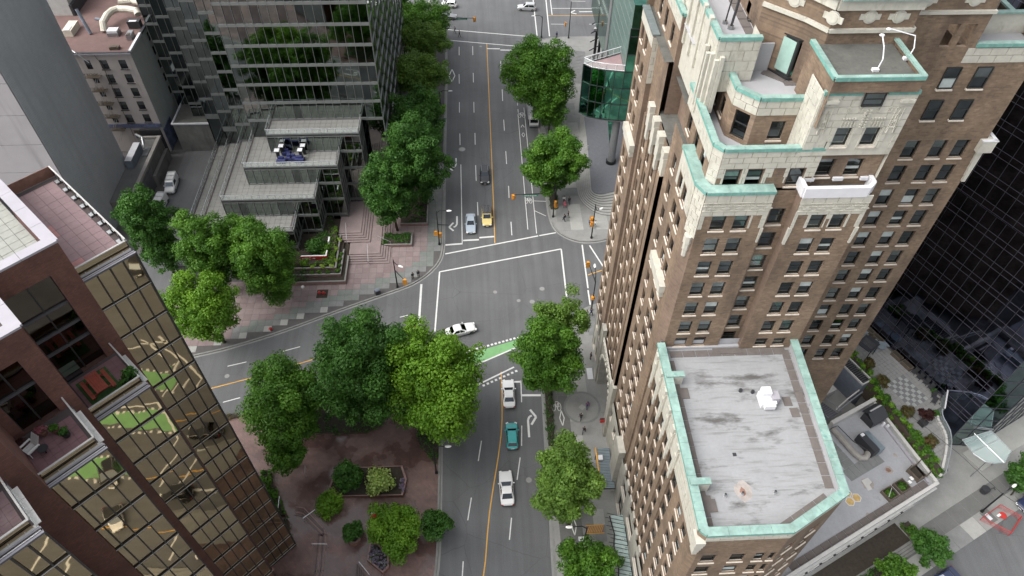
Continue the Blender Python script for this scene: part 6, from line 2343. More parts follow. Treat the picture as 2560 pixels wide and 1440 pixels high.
# planters of brown timber along the glass, garden seats, table with benches, pergola, dark maple pot
for i, (y, l) in enumerate(((-.2, 1.6), (-1.9, 1.6), (-5.4, 1.6), (-7.2, 1.6))):
    t = thing('timber_planter', ('brown timber trough against the dark glass, farthest up the patio', 'brown timber trough against the dark glass, second from the top of the patio', 'brown timber trough against the dark glass just past the doorway', 'brown timber trough against the dark glass nearest the chequerboard')[i], 'planter', R(-.6, y, Z), 'timber troughs along the dark glass')
    b = MB(R)
    b.box(-.95, -.2, y - l / 2, y + l / 2, Z, Z + .6, 'iron_rust')
    b.build('trough', t)
    b = MB(R)
    b.box(-.85, -.3, y - l / 2 + .1, y + l / 2 - .1, Z + .6, Z + .64, 'soil')
    b.build('soil', t)


def patio_chair(y, x, a, label):
    t = thing('patio_chair', label, 'chair', R(x, y, Z), 'dark chairs on the patio')
    c = R(x, y)
    Fc = Frame(c[:2], 25.5 + a)
    b = MB(Fc)
    b.box(-.3, .3, -.3, .3, Z + .36, Z + .44, 'dark_paint')
    b.build('seat', t)
    b = MB(Fc)
    b.face([(-.3, .28, Z + .44), (.3, .28, Z + .44), (.3, .42, Z + .95), (-.3, .42, Z + .95)], 'dark_paint')
    b.face([(-.3, .33, Z + .44), (-.3, .47, Z + .95), (.3, .47, Z + .95), (.3, .33, Z + .44)], 'dark_paint')
    b.build('backrest', t)
    for sx, sy in ((-.27, -.27), (.27, -.27), (-.27, .27), (.27, .27)):
        b = MB(Fc)
        b.tube([(sx, sy, Z), (sx, sy, Z + .4)], .03, 'black_metal', 4)
        b.build('leg', t)


for k, (y, x, a, lb) in enumerate(((-8.5, -.6, -90, 'dark chair against the glass, farthest of the row'), (-9.5, -.65, -95, 'dark chair against the glass, second of the row'), (-10.5, -.6, -85, 'dark chair against the glass, third of the row'), (-11.4, -.65, -90, 'dark chair against the glass, last of the row'),
                                   (-12.6, -1.4, -60, 'dark chair at the patio end, beside the round bush'), (-13.2, -2.1, -70, 'dark chair at the patio end, nearest the glass screen'))):
    patio_chair(y, x, a, lb)
t = thing('patio_table', 'grey blue round patio table with curved benches on pale slabs', 'table', R(-1.5, -3.1, Z))
c = R(-1.5, -3.1)
b = MB()
b.cyl(c, .75, Z + .72, Z + .78, 'blue_grey_metal', 14)
b.build('table_top', t)
b = MB()
b.cyl(c, .12, Z, Z + .72, 'blue_grey_metal', 8)
b.build('pedestal', t)
for a in (20, 200, 110):
    b = MB()
    x, y = c[0] + 1.15 * math.cos(math.radians(a)), c[1] + 1.15 * math.sin(math.radians(a))
    b.obox((x, y, Z + .42), (.35, 1.0, .08), math.radians(a), 'blue_grey_metal')
    b.obox((x, y, Z + .2), (.1, .7, .4), math.radians(a), 'blue_grey_metal')
    b.build('bench', t)
t = thing('pergola', 'black square pergola with slatted roof by the hedge on the patio', 'pergola', R(-4.3, -2.6, Z))
FP = Frame(R(-4.3, -2.6)[:2], 25.5 + 10)
for x, y in ((-1, 1.0), (1, 1.0), (-1, -1), (1, -1)):
    b = MB(FP)
    b.box(x - .05, x + .05, y - .05, y + .05, Z, Z + 2.3, 'black_metal')
    b.build('post', t)
b = MB(FP)
for y in (-1, 1.0):
    b.box(-1.1, 1.1, y - .12, y + .12, Z + 2.25, Z + 2.4, 'dark_paint')
for x in (-1, 1):
    b.box(x - .3, x + .3, -.88, .88, Z + 2.26, Z + 2.38, 'dark_paint')
b.build('roof_frame', t)
for k in range(7):
    b = MB(FP)
    b.box(-.62 + .2 * k, -.52 + .2 * k, -.9, .9, Z + 2.28, Z + 2.36, 'mullion_grey')
    b.build('slat', t)
t = thing('blue_seat', 'small blue grey seat at the far end of the patio by the tower', 'seat', R(-1.4, -.2, Z))
b = MB(R)
b.box(-1.8, -1.1, -.5, .1, Z + .4, Z + .5, 'blue_grey_metal')
b.build('seat', t)
b = MB(R)
b.box(-1.7, -1.2, -.4, 0, Z, Z + .4, 'blue_grey_metal')
b.build('base', t)

# ------------------------------------------------------------------ low white-roofed block between the towers
Q = Frame((56.6, 38.3), 25.5)                                     # origin: street corner of its roof
A = thing('low_block', 'low block with pale grey flat roof, brown edge pavers and white parapet', 'building', (45, 40, 0))
b = MB(Q)
pl = [(-36, 0), (0, 0), (2.1, 12.9), (-6.0, 12.9), (-36, 12.9)]
b.prism(ccw(pl), .1, 6.2, 'wall_pale', top='roof_grey')
b.build('wall', A)
b = MB(Q)
b.box(-36, .1, -.12, .28, 6.2, 6.75, 'wall_pale', 'coping_white')
b.obox((.9, 6.6, 6.5), (.4, 12.9, .6), math.radians(-9.25), 'wall_pale')
b.obox((.9, 6.6, 6.84), (.42, 12.9, .08), math.radians(-9.25), 'coping_white')
b.obox((.15, 6.4, 6.35), (.25, 11.6, .3), math.radians(-9.25), 'coping_grey')
b.obox((-1.9, 12.6, 6.7), (8.0, .5, 1.1), 0, 'coping_white')
b.build('parapet', A)
P = Pieces('roof_paver', A)
for k in range(18):
    P.add(Q(-1.6 - 1.27 * k, .82, 6.24), (1.18, .8, .08), Q.a, 'roof_paver')
P.done()
ops = [(6 + 2.3 * k, 7.6 + 2.3 * k) for k in range(12)]
b = MB(Q)
for u0, u1 in ops:
    b.box(-36 + u0, -36 + u1, -.06, .05, 1.2, 2.7, 'room_dark')
    b.box(-36 + u0, -36 + u1, -.06, .05, 3.9, 5.3, 'room_dark')
    b.box(-36 + u0 - .1, -36 + u1 + .1, -.3, 0, 3.7, 3.86, 'coping_white')
b.build('window', A)
b = MB(Q)
b.box(-36, 0, -.35, -.02, 5.55, 5.8, 'wall_pale')
b.build('cornice', A)
# grey board walk and stains on that roof
b = MB(Q)
for k in range(6):
    b.box(-9.2 + .98 * k, -8.28 + .98 * k, 5.4, 7.0, 6.21, 6.25, 'slab_grey')
for k in range(5):
    b.box(-8.7, -7.1, 7.05 + 1.0 * k, 8.0 + 1.0 * k, 6.21, 6.25, 'slab_grey')
b.build('walkway_board', A)
b = MB(Q)
for cx, cy, r, m in ((-3.8, 4.3, .6, 'rust_pale'), (-3.85, 4.3, .34, 'rust'), (-7.7, 4.2, .75, 'rust_pale'), (-1.4, 5.4, .3, 'rust_pale'), (-10.7, 1.2, .3, 'rust_pale')):
    b.face([(cx + r * (.7 + .5 * random.random()) * math.cos(k * .57), cy + r * (.7 + .5 * random.random()) * math.sin(k * .57), 6.206 + (.002 if m == 'rust' else 0)) for k in range(11)], m)
b.face([(-8.3 + x, 3.5 + y, 6.212) for x, y in ((0, 0), (.6, -.1), (.75, .5), (1.3, .6), (1.3, 1.3), (.3, 1.4))], 'coping_white')
b.build('stain', A)
# painted honeycomb
b = MB(Q)
for cx, cy in ((-11.4, 3.5), (-10.9, 4.5), (-10.3, 3.5)):
    hx = [(cx + .62 * math.cos(math.radians(60 * k + 30)), cy + .62 * math.sin(math.radians(60 * k + 30)), 6.208) for k in range(6)]
    b.face(hx, 'white_metal')
    b.face([(cx + (x - cx) * .86, cy + (y - cy) * .86, 6.212) for x, y, _ in hx], 'hex_paint')
b.build('honeycomb_mark', A)
# roof equipment
t = thing('vent_housing', 'black slope roofed vent housing with a white strip on the pale grey roof', 'vent housing', Q(-.1, 10.7, 6.2))
b = MB(Q)
b.box(-1.3, 1.1, 9.8, 11.6, 6.2, 7.5, 'dark_paint')
b.build('body', t)
b = MB(Q)
for p in ([(-1.5, 9.6, 7.5), (1.3, 9.6, 7.5), (1.3, 11.0, 8.3), (-1.5, 11.0, 8.3)], [(1.3, 11.9, 7.7), (-1.5, 11.9, 7.7), (-1.5, 11.0, 8.3), (1.3, 11.0, 8.3)]):
    b.face(p, 'dark_paint')
b.build('roof', t)
b = MB(Q)
b.face([(-.9, 11.1, 8.27), (1.2, 11.1, 8.27), (1.2, 11.35, 8.1), (-.9, 11.35, 8.1)], 'white_metal')
b.build('strip_light', t)
t = thing('gas_bottles', 'two small white gas bottles standing at the parapet by the black vent housing', 'gas bottles', Q(.6, 9.1, 6.2))
for x, y in ((.55, 9.4), (.75, 8.9)):
    b = MB(Q)
    b.cyl((x, y), .2, 6.2, 6.8, 'white_metal', 10)
    b.ball((x, y, 6.8), .2, .2, .15, 'white_metal', 8, 4, 0)
    b.build('bottle', t)
t = thing('air_handler', 'blue grey metal air handling unit fed by a bent tan duct', 'air handler', Q(-4, 8, 6.2))
b = MB(Q)
b.box(-4.7, -3.8, 6.6, 9.5, 6.4, 7.9, 'dark_paint')
b.build('body', t)
b = MB(Q)
b.box(-3.8, -2.8, 6.5, 9.4, 6.35, 7.6, 'blue_grey_metal')
b.face([(-3.8, 6.5, 7.61), (-2.8, 6.5, 7.61), (-2.8, 9.4, 7.61), (-3.8, 9.4, 8.0)], 'blue_grey_metal')
b.build('hood', t)
b = MB(Q)
b.tube([(-6.1, 12.0, 6.7), (-6.2, 9.6, 6.7), (-6.25, 8.0, 6.7), (-6.1, 7.2, 6.7), (-5.5, 6.9, 6.7), (-4.7, 7.2, 6.7)], .42, 'duct_tan', 10)
b.build('duct', t)
b = MB(Q)
b.tube([(-6.7, 12.1, 6.4), (-6.6, 12.0, 7.2), (-5.6, 11.9, 7.2), (-5.5, 9.2, 7.2), (-4.8, 7.4, 7.2)], .06, 'dark_paint', 5)
b.box(-4.5, -4.0, 9.0, 9.4, 7.9, 8.0, 'white_metal')
b.build('pipe', t)
t = thing('louvre_box', 'open topped grey louvre box with dark slats beside the hedge', 'roof equipment', Q(3, 17, .2))
b = MB(Q)
b.box(1.9, 3.7, 14.9, 19.6, .2, 7.4, 'stack_blue', 'room_dark')
b.build('wall', t)
b = MB(Q)
for x0, x1, y0, y1 in ((1.9, 2.05, 14.9, 19.6), (3.55, 3.7, 14.9, 19.6), (2.05, 3.55, 14.9, 15.05), (2.05, 3.55, 19.45, 19.6)):
    b.box(x0, x1, y0, y1, 7.4, 7.7, 'coping_white')
b.build('rim', t)
for k in range(14):
    b = MB(Q)
    b.box(2.06, 3.54, 15.2 + .31 * k, 15.28 + .31 * k, 7.35, 7.6, 'mullion_grey')
    b.build('slat', t)
t = thing('steel_stair', 'grey steel stair and pipes in the dark gap below the brown tower', 'stair', Q(-4, 15.5, 4))
for k in range(10):
    b = MB(Q)
    b.box(-6.2, -4.0, 13.3 + .33 * k, 13.55 + .33 * k, 6.9 - .1 * k, 6.96 - .1 * k, 'mullion_grey')
    b.build('tread', t)
b = MB(Q)
b.tube([(-6.3, 13.2, 7.9), (-6.3, 16.8, 6.9)], .05, 'steel', 5)
b.tube([(-3.9, 13.2, 7.9), (-3.9, 16.8, 6.9)], .05, 'steel', 5)
b.build('rail', t)
b = MB(Q)
b.tube([(-3.6, 13.6, 6.9), (-1.0, 14.0, 6.9), (1.6, 14.3, 6.9)], .1, 'steel', 6)
b.tube([(-3.6, 14.0, 6.7), (-1, 14.5, 6.7), (1.6, 14.8, 6.7)], .1, 'coping_white', 6)
b.build('pipe', t)
b = MB(Q)
b.prism(ccw([(-20, 13.0), (2.1, 13.0), (1.85, 15), (1.85, 26), (-20, 26)]), .1, 3.2, 'old_concrete', top='concrete')
b.box(-2.6, .6, 17, 24, 3.2, 4.6, 'wall_pale', 'coping_white')
tag(b.build('yard_roof'), 'grey concrete yard roof in the gap between the brown tower and the patio', 'roof')
# raised beds
for i, (x, y) in enumerate(((-4.3, 1.9), (-6.4, 1.9))):
    t = thing('raised_bed', ('square brown timber raised bed of greens, the farther of the two', 'square brown timber raised bed with a white hoop, the nearer of the two')[i], 'planter', Q(x, y, 6.2), 'raised beds on the pale roof')
    b = MB(Q)
    for x0, x1, y0, y1 in ((-.8, .8, -.75, -.65), (-.8, .8, .65, .75), (-.8, -.7, -.65, .65), (.7, .8, -.65, .65)):
        b.box(x + x0, x + x1, y + y0, y + y1, 6.2, 6.75, 'iron_rust')
    b.build('frame', t)
    b = MB(Q)
    b.box(x - .7, x + .7, y - .65, y + .65, 6.25, 6.6, 'soil')
    b.build('soil', t)
    leaf_obj('greens', t, [Q(x, y, 6.65)], [(.6, .6, .15)], 220, .14, GREEN_MID, 40 + i)
    if i:
        b = MB(Q)
        b.tube([(x - .6, y - .3, 6.7), (x - .3, y, 7.15), (x + .3, y + .3, 7.1), (x + .7, y + .4, 6.7)], .03, 'white_metal', 5)
        b.build('hoop', t)
t = thing('garden_table', 'small white table between the planters and the framed bed at the roof corner', 'table', Q(-2.8, 2.0, 6.2))
b = MB(Q)
b.box(-3.3, -2.9, 1.6, 2.0, 6.7, 6.75, 'white_plastic')
b.box(-2.7, -2.3, 1.8, 2.3, 6.7, 6.75, 'white_plastic')
b.build('table_top', t)
b = MB(Q)
for q in ((-3.1, 1.8), (-2.5, 2.05)):
    b.cyl(Q(*q) if False else q, .05, 6.2, 6.7, 'white_plastic', 6)
b.build('leg', t)
t = thing('trellis_bed', 'brown trellis framed bed at the corner of the pale roof', 'planter', Q(-1.1, 2.2, 6.2))
b = MB(Q)
for x, y in ((-2.0, 1.4), (-.3, 1.4), (-2.0, 3.1), (-.3, 3.1)):
    b.box(x - .06, x + .06, y - .06, y + .06, 6.2, 8.0, 'iron_rust')
b.box(-2.05, -.25, 1.35, 1.45, 6.3, 7.0, 'iron_rust')
b.box(-2.05, -.25, 3.05, 3.15, 6.3, 7.0, 'iron_rust')
b.box(-2.05, -1.95, 1.45, 3.05, 6.3, 7.0, 'iron_rust')
b.build('frame', t)
b = MB(Q)
b.box(-1.95, -.3, 1.45, 3.05, 6.25, 6.5, 'soil')
b.build('soil', t)
# ------------------------------------------------------------------ trees and plants
W_TREES = 'street trees along the left kerb'
tree('plaza_tree', 'big dark green broad tree, the middle of the three at the street corner plaza', -15.85, 53.8, 13.0, 6.2, 9.6, GREEN_DARK, 30000, .24, .38, (-16, 54), seed=1, group='large trees on the brick plaza')
tree('plaza_tree', 'big bright yellow green tree at the tip of the brick plaza beside the road', -6.9, 52.6, 11.4, 7.0, 8.0, GREEN_BRIGHT, 32000, .25, .38, (-7.6, 52.4), seed=2, group='large trees on the brick plaza', lobe=.28)
tree('plaza_tree', 'loose mid green tree between the gold glass building and the big dark tree', -27.0, 53.2, 7.6, 5.8, 5.0, GREEN_MID, 21000, .23, .3, (-28, 51.5), seed=3, group='large trees on the brick plaza', lobe=.3)
tree('plaza_tree', 'small low tree leaning over the wet paving below the loose tree', -25.9, 46.4, 6.2, 2.4, 4.6, GREEN_MID, 7000, .2, .16, (-26.5, 47.5), seed=4, group='large trees on the brick plaza')
g = 'trees along the pavement by the brown tower'
tree('street_tree', 'tall mid green tree between the stop line and the brown tower', 8.3, 55.9, 11.6, 4.5, 7.8, GREEN_MID, 21000, .22, .26, (9.6, 57.5), seed=5, group=g)
tree('street_tree', 'open lighter tree near the crossing with branches showing at its far side', 10.9, 62.7, 11.2, 3.2, 5.4, GREEN_SOFT, 9000, .2, .2, (11.0, 63.5), seed=6, group=g, lobe=.3)
tree('street_tree', 'yellowish green tree beside the ribbed canopy and the teal car', 9.3, 38.2, 11.0, 3.75, 8.6, GREEN_SOFT, 19000, .21, .24, (10.2, 37.5), seed=7, group=g)
tree('street_tree', 'tree top cut by the lower edge beside the spiked steel canopy', 11.4, 30.0, 6.0, 3.2, 3.9, GREEN_MID, 9000, .2, .2, (11.4, 30.3), seed=8, group=g)
g = 'trees along the right kerb of the far street'
tree('street_tree', 'large round tree with its branching limbs showing opposite the glass tower', 12.4, 124.2, 11.3, 6.9, 7.2, GREEN_MID, 30000, .24, .34, (13.6, 124.5), seed=9, group=g, limbs=22)
tree('street_tree', 'smaller crown in front of the large round tree above a parked truck', 13.9, 120.3, 6.8, 3.9, 4.2, GREEN_MID, 10000, .21, .2, (14.4, 120.6), seed=10, group=g)
tree('street_tree', 'round tree with a reddish tinge at its top beside the curved steps', 12.95, 99.9, 9.2, 5.2, 6.0, GREEN_MID, 22000, .23, .28, (14.0, 100.3), seed=11, group=g)
tree('street_tree', 'dark tree nearest the crossing, in front of the grey glass facade', -15.6, 92.3, 9.6, 4.1, 6.9, GREEN_DARK, 14000, .23, .26, (-15, 93), seed=12, group=W_TREES)
tree('street_tree', 'tall dark green tree, second from the crossing on the left kerb', -11.0, 98.8, 11.4, 5.3, 8.7, GREEN_DARK, 23000, .24, .3, (-11, 99), seed=13, group=W_TREES)
tree('street_tree', 'dark green tree with pale new growth on its street side, third from the crossing', -11.9, 112.5, 9.6, 5.6, 6.6, GREEN_DARK, 20000, .24, .3, (-11.5, 112.5), seed=14, group=W_TREES)
tree('street_tree', 'yellow green sprays of a slender tree leaning towards the road', -9.3, 118.5, 8.2, 2.6, 3.0, GREEN_BRIGHT, 4500, .2, .16, (-9.6, 119), seed=15, group=W_TREES)
tree('street_tree', 'soft pale green tree in the middle of the left row', -12.0, 131.5, 7.6, 5.4, 4.6, GREEN_SOFT, 17000, .23, .26, (-11.8, 132), seed=16, group=W_TREES)
tree('street_tree', 'pale yellow green feathery tree behind the soft pale green one', -11.6, 146.0, 7.2, 5.0, 4.0, GREEN_SOFT, 13000, .23, .26, (-11.4, 146), seed=17, group=W_TREES)
tree('street_tree', 'mid green tree at the far crossing beside the green street sign', -11.8, 155.0, 6.8, 6.0, 3.8, GREEN_MID, 13000, .24, .26, (-11.3, 155), seed=18, group=W_TREES)
tree('street_tree', 'dark tree top beside the edge of the glass tower at the upper edge', -17.6, 160.5, 8.0, 3.0, 4.6, GREEN_DARK, 6000, .24, .2, (-17.5, 160.5), seed=19, group=W_TREES)
g = 'trees in front of the grey glass terraces'
tree('street_tree', 'tall dark tree farthest left beside the alley and the vans', -51.7, 83.2, 11.0, 4.0, 8.4, GREEN_DARK, 15000, .23, .26, (-52, 84), seed=20, group=g)
tree('street_tree', 'narrow mid green tree second from the left before the glass terraces', -42.0, 78.4, 11.2, 4.0, 8.6, GREEN_MID, 15000, .22, .26, (-42, 79), seed=21, group=g)
tree('street_tree', 'mid green tree nearest the hedged planter and the sign', -33.3, 76.6, 10.2, 4.8, 7.8, GREEN_MID, 19000, .22, .28, (-33.6, 78.0), seed=22, group=g)
tree('street_tree', 'fresh green tree alone at the kerb next to the gold glass corner', -41.0, 68.5, 9.2, 4.7, 6.6, GREEN_BRIGHT, 19000, .22, .28, (-40.4, 69.0), seed=23, group=g)
tree('street_tree', 'mid green tree between the narrow tree and the kerb, in the dark gap', -37.6, 80.4, 8.6, 4.4, 6.2, GREEN_MID, 14000, .22, .24, (-37.6, 80.4), seed=24, group=g)
g = 'young trees on the right-hand street'
tree('young_tree', 'young dark green tree on the pavement below the low block', 53.9, 31.6, 3.6, 2.3, 1.6, GREEN_DARK, 4200, .2, .09, (54.6, 31.4), seed=25, group=g, lobe=.4)
tree('young_tree', 'young tree at the right edge above the dark blue car', 70.2, 40.0, 4.2, 2.5, 2.0, GREEN_DARK, 4200, .2, .1, (70.1, 39.2), seed=26, group=g, lobe=.4)
tree('young_tree', 'young tree cut by the lower edge near the long dark hedge', 48.8, 28.6, 3.4, 2.2, 1.6, GREEN_MID, 3800, .2, .09, (49, 28.6), seed=27, group=g, lobe=.4)

# the brick plaza: beds, bushes, flowers, planters
SQ = 'plaza_brick'


def planter(name, label, poly, h, wall_w=.28, cat='planter', fill='soil', group=None):
    cx, cy = sum(p[0] for p in poly) / len(poly), sum(p[1] for p in poly) / len(poly)
    t = thing(name, label, cat, (cx, cy, .15), group)
    b = MB()
    poly = ccw(poly)
    inn = [(cx + (x - cx) * (1 - wall_w / max(.4, math.hypot(x - cx, y - cy))), cy + (y - cy) * (1 - wall_w / max(.4, math.hypot(x - cx, y - cy)))) for x, y in poly]
    n = len(poly)
    for i in range(n):
        j = (i + 1) % n
        b.face([(*poly[i], .15), (*poly[j], .15), (*poly[j], .15 + h), (*poly[i], .15 + h)], 'wall_brick')
        b.face([(*inn[j], .15), (*inn[i], .15), (*inn[i], .15 + h), (*inn[j], .15 + h)], 'wall_brick')
        b.face([(*poly[i], .15 + h), (*poly[j], .15 + h), (*inn[j], .15 + h), (*inn[i], .15 + h)], 'step_brick')
    b.build('brick_wall', t)
    b = MB()
    b.face([(x, y, .15 + h - .12) for x, y in inn], fill)
    b.build('soil', t)
    return t, inn


g = 'brick planters on the plaza'
p1, _ = planter('brick_planter', 'long angled brick planter holding the dark bush and the variegated shrub', [(-21.2, 43.9), (-20.0, 42.5), (-11.3, 42.3), (-10.9, 44.6), (-11.6, 46.6), (-20.5, 46.6)], .55, group=g)
bush('dark_bush', 'tall dark green bush at the left end of the long brick planter', (-18.4, 44.3, .5), 2.0, 5.2, GREEN_DARK, 7500, .17, 31, group='bushes on the brick plaza')
bush('variegated_shrub', 'cream and lime variegated shrub in the long brick planter', (-14.4, 44.0, .6), 2.1, 2.6, VARIEGATED, 3000, .17, 32, group='bushes on the brick plaza')
bush('lime_bush', 'round bright green bush left of the octagonal pot', (-20.6, 41.2, .15), 2.0, 2.6, GREEN_BRIGHT, 5200, .15, 33, group='bushes on the brick plaza')
t, _ = planter('brick_pot', 'octagonal brick pot with a dark round bush', [(-17.2 + 1.0 * math.cos(math.pi / 8 + k * math.pi / 4), 36.9 + 1.0 * math.sin(math.pi / 8 + k * math.pi / 4)) for k in range(8)], .75, group=g)
bush('potted_bush', 'dark round bush growing in the octagonal brick pot', (-17.2, 37.3, .75), 1.35, 3.0, GREEN_DARK, 3200, .15, 34, group='bushes on the brick plaza')
tree('spreading_bush', 'wide bright green bushy tree over the hexagonal flower planter', -11.7, 36.4, 3.6, 3.2, 3.3, GREEN_BRIGHT, 13000, .19, .18, (-11.8, 36.4), seed=35, category='shrub', group='bushes on the brick plaza')
tree('small_tree', 'small round dark tree at the kerb of the brick plaza', -6.8, 37.2, 3.2, 1.8, 2.1, GREEN_DARK, 5000, .17, .1, (-7.0, 37.6), seed=36)
hx = [(-15.1, 36.0), (-14.3, 36.1), (-12.6, 34.4), (-12.5, 32.9), (-13.2, 32.2), (-15.3, 33.9)]
t, inn = planter('flower_planter', 'long hexagonal brick planter full of lilac and white flowers', hx, .7, group=g)
cs = []
while len(cs) < 60:
    x, y = random.uniform(-15.3, -12.4), random.uniform(32.2, 36.1)
    if inside(inn, x, y):
        cs.append((x, y, .86))
leaf_obj('flowers', t, cs, [(.16, .16, .1)] * 60, 2600, .07, PURPLE, 37, 'flowers', up=1.0)
leaf_obj('flower_leaves', t, cs, [(.2, .2, .06)] * 60, 500, .08, GREEN_MID, 38)
leaf_obj('flowers', p1, [(-11.5 + random.uniform(-.3, .3), 43.8 + random.uniform(-1, 1.2), .7) for _ in range(24)], [(.16, .16, .1)] * 24, 1200, .07, PURPLE, 39, 'flowers', up=1.0)
hedge_obj('plaza_hedge', 'dark clipped hedge wedge under the bright tree at the road', [(-9.6, 50.2), (-7.2, 46.9), (-5.9 - .9, 49.5), (-6.9, 54), (-9.6, 52.2)], .15, 1.0, GREEN_DARK, 41, 22, .12)
hedge_obj('plaza_hedge', 'dark clipped hedge along the road side of the brick plaza under the trees', [(-31, 51.5), (-24.0, 52.1), (-17, 52), (-14.7, 53.4), (-15, 59), (-20, 59.5), (-31, 55.8)], .15, 1.1, GREEN_DARK, 42, 14, .13)
hedge_obj('wall_shrubs', 'loose green shrubs at the foot of the gold glass building', [(-30.7, 46.6), (-29.6, 46.6), (-26.4, 40.2), (-27.6, 40.4)], .15, 1.3, GREEN_MID, 43, 30, .14, 'shrub')
hedge_obj('wall_shrubs', 'dark shrubs along the gold glass front near the lower edge', [(-27.2, 39.5), (-25.9, 39.6), (-25.4, 37.4), (-33, 29.5), (-34, 30.5)], .15, 1.4, GREEN_DARK, 44, 18, .14, 'shrub')
hedge_obj('wall_shrubs', 'low brown green hedge strip at the pavement edge beside the gold glass corner', [(-38.8, 55.5), (-35.6, 56.0), (-35.5, 55.3), (-38.8, 54.6)], .15, .6, RUSTY, 45, 24, .1, 'shrub')
b = MB()
for k in range(4):                                              # brick steps across the plaza
    pl = [(-25.2 + .0, 41.5 - .38 * k), (-24.2, 41.4 - .38 * k - .1), (-21.3 + .0 * k, 38.4 - .32 * k), (-20.9 - .3 * k, 37.6), (-20.7 - .3 * k, 33.0), (-21.0 - .3 * k, 31)]
    for (x0, y0), (x1, y1) in zip(pl[:-1], pl[1:]):
        L_ = math.hypot(x1 - x0, y1 - y0)
        b.obox(((x0 + x1) / 2, (y0 + y1) / 2, .17), (L_ + .12, .13, .05), math.atan2(y1 - y0, x1 - x0), 'step_edge' if k % 2 else 'step_brick')
tt = thing('brick_steps', 'shallow brick steps bending across the wet plaza', 'steps', (-21, 37, .15))
b.build('step', tt)
for i, (x0, y0, x1, y1, lb) in enumerate(((-23.9, 39.5, -22.5, 40.6, 'slanting pale handrail on the plaza steps left of the round bush'), (-22.3, 36.1, -20.4, 36.0, 'level pale handrail across the plaza steps'), (-27.4, 42.6, -27.3, 41.1, 'pale handrail by the gold glass front'),
                                          (-24.7, 46.9, -24.5, 45.7, 'pale handrail near the small leaning tree'), (-16.2, 33.6, -14.8, 32.0, 'pale handrail beside the hexagonal flower planter'))):
    t = thing('plaza_handrail', lb, 'handrail', ((x0 + x1) / 2, (y0 + y1) / 2, .15), 'handrails on the brick plaza')
    b = MB()
    b.tube([(x0, y0, .15), (x0, y0, 1.05), (x1, y1, 1.05), (x1, y1, .15)], .045, 'rail_metal', 6)
    b.build('rail', t)
b = MB()
for k in range(5):
    b.box(-16.6 + .25 * k, -16.45 + .25 * k, 31.2, 33.6 - .3 * k, .15, .3, 'step_edge')
b.build('step', tt)
t = thing('parasol', 'small red and white parasol top seen through the wide bush', 'parasol', (-14.3, 38.0, .15))
b = MB()
b.cyl((-14.3, 38.0), .42, 4.2, 4.55, 'red_paint', 8, r1=.05)
b.build('canopy', t)
b = MB()
b.cyl((-14.45, 38.35), .3, 4.25, 4.5, 'white_plastic', 8, r1=.05)
b.cyl((-14.3, 38.0), .03, .15, 4.2, 'steel', 6)
b.build('pole', t)

# hedged planter with the red sign wall in front of the glass terraces
t = thing('tiered_planter', 'tiered brick edged planter stepping down from the sign wall to the pink plaza', 'planter', (-27, 84, .15))
for i, (x0, x1, y0, h) in enumerate(((-36.0, -22.8, 80.4, .75), (-35, -23.65, 81.7, 1.1), (-34, -24.5, 82.9, 1.45))):
    y1 = (86.4, 87.6, 91.0)[i]
    b = MB()
    z = .15 if i == 0 else (.15 + (.75, 1.1)[i - 1])
    b.box(x0, x1, y0, y0 + .26, z - .3 if i else .15, .15 + h, 'step_brick', 'kerb_stone')
    b.box(x1 - .26, x1, y0 + .26, y1, z - .3 if i else .15, .15 + h, 'step_brick', 'kerb_stone')
    b.build('brick_edge', t)
    b = MB()
    b.box(x0, x1 - .26, y0 + .26, y1 + 4, .1, .15 + h - .15, 'soil')
    b.build('soil', t)
hedge_obj('green_hedge', 'fresh green clipped hedge turning the corner below the red sign wall', [(-31.5, 83.5), (-25.2, 83.5), (-25.2, 92.2), (-26.2, 92.2), (-26.2, 84.5), (-31.5, 84.5)], 1.5, 2.4, GREEN_BRIGHT, 51, 40, .11)
hedge_obj('green_hedge', 'dark low planting at the shaded end of the tiered planter', [(-36, 80.8), (-29.5, 80.8), (-29.5, 83.4), (-36, 83.4)], .6, 1.7, GREEN_DARK, 52, 22, .13)
hedge_obj('green_hedge', 'dark green lawn-like hedge beside the glass corner', [(-28.5, 89), (-26.4, 89), (-26.4, 95), (-28.5, 95)], 1.5, 2.2, GREEN_DARK, 53, 26, .12)
for k in range(7):
    bush('clipped_shrub', ('small green shrub in the middle tier, first from the left', 'small green shrub in the middle tier, second from the left', 'small green shrub in the middle tier, third from the left', 'small green shrub at the corner of the middle tier', 'small green shrub in the middle tier above the corner', 'small green shrub in the middle tier further up beside the steps', 'small green shrub in the middle tier at the upper end')[k],
         ((-28.6, 82.3, 1.1), (-27.2, 82.3, 1.1), (-25.9, 82.3, 1.1), (-24.2, 82.4, 1.1), (-24.15, 83.7, 1.1), (-24.15, 85.0, 1.1), (-24.15, 86.4, 1.1))[k], .5, .5, GREEN_MID, 380, .09, 60 + k, 'shrubs in the tiered planter')
for k, c in enumerate(((-28.4, 83.3, 1.45), (-26.7, 83.2, 1.45), (-25.3, 83.3, 1.45), (-24.95, 84.6, 1.45), (-24.9, 87.2, 1.45), (-24.8, 89.5, 1.45))):
    bush('pale_shrub', ('small lime yellow shrub in the top tier, farthest left', 'small lime yellow shrub in the top tier, left of the corner', 'pale cream shrub at the corner of the top tier', 'lime yellow shrub just above the corner of the top tier', 'lime yellow shrub halfway up beside the upper steps', 'lime yellow shrub farthest up beside the upper steps')[k], c, .48, .5, LIME if k != 2 else VARIEGATED, 420, .1, 70 + k, 'lime shrubs in the tiered planter')
bush('round_maple', 'dense dark green dome of a shrub behind the sign wall', (-28.3, 87.2, 1.4), 2.0, 2.6, GREEN_DARK, 4500, .13, 80)
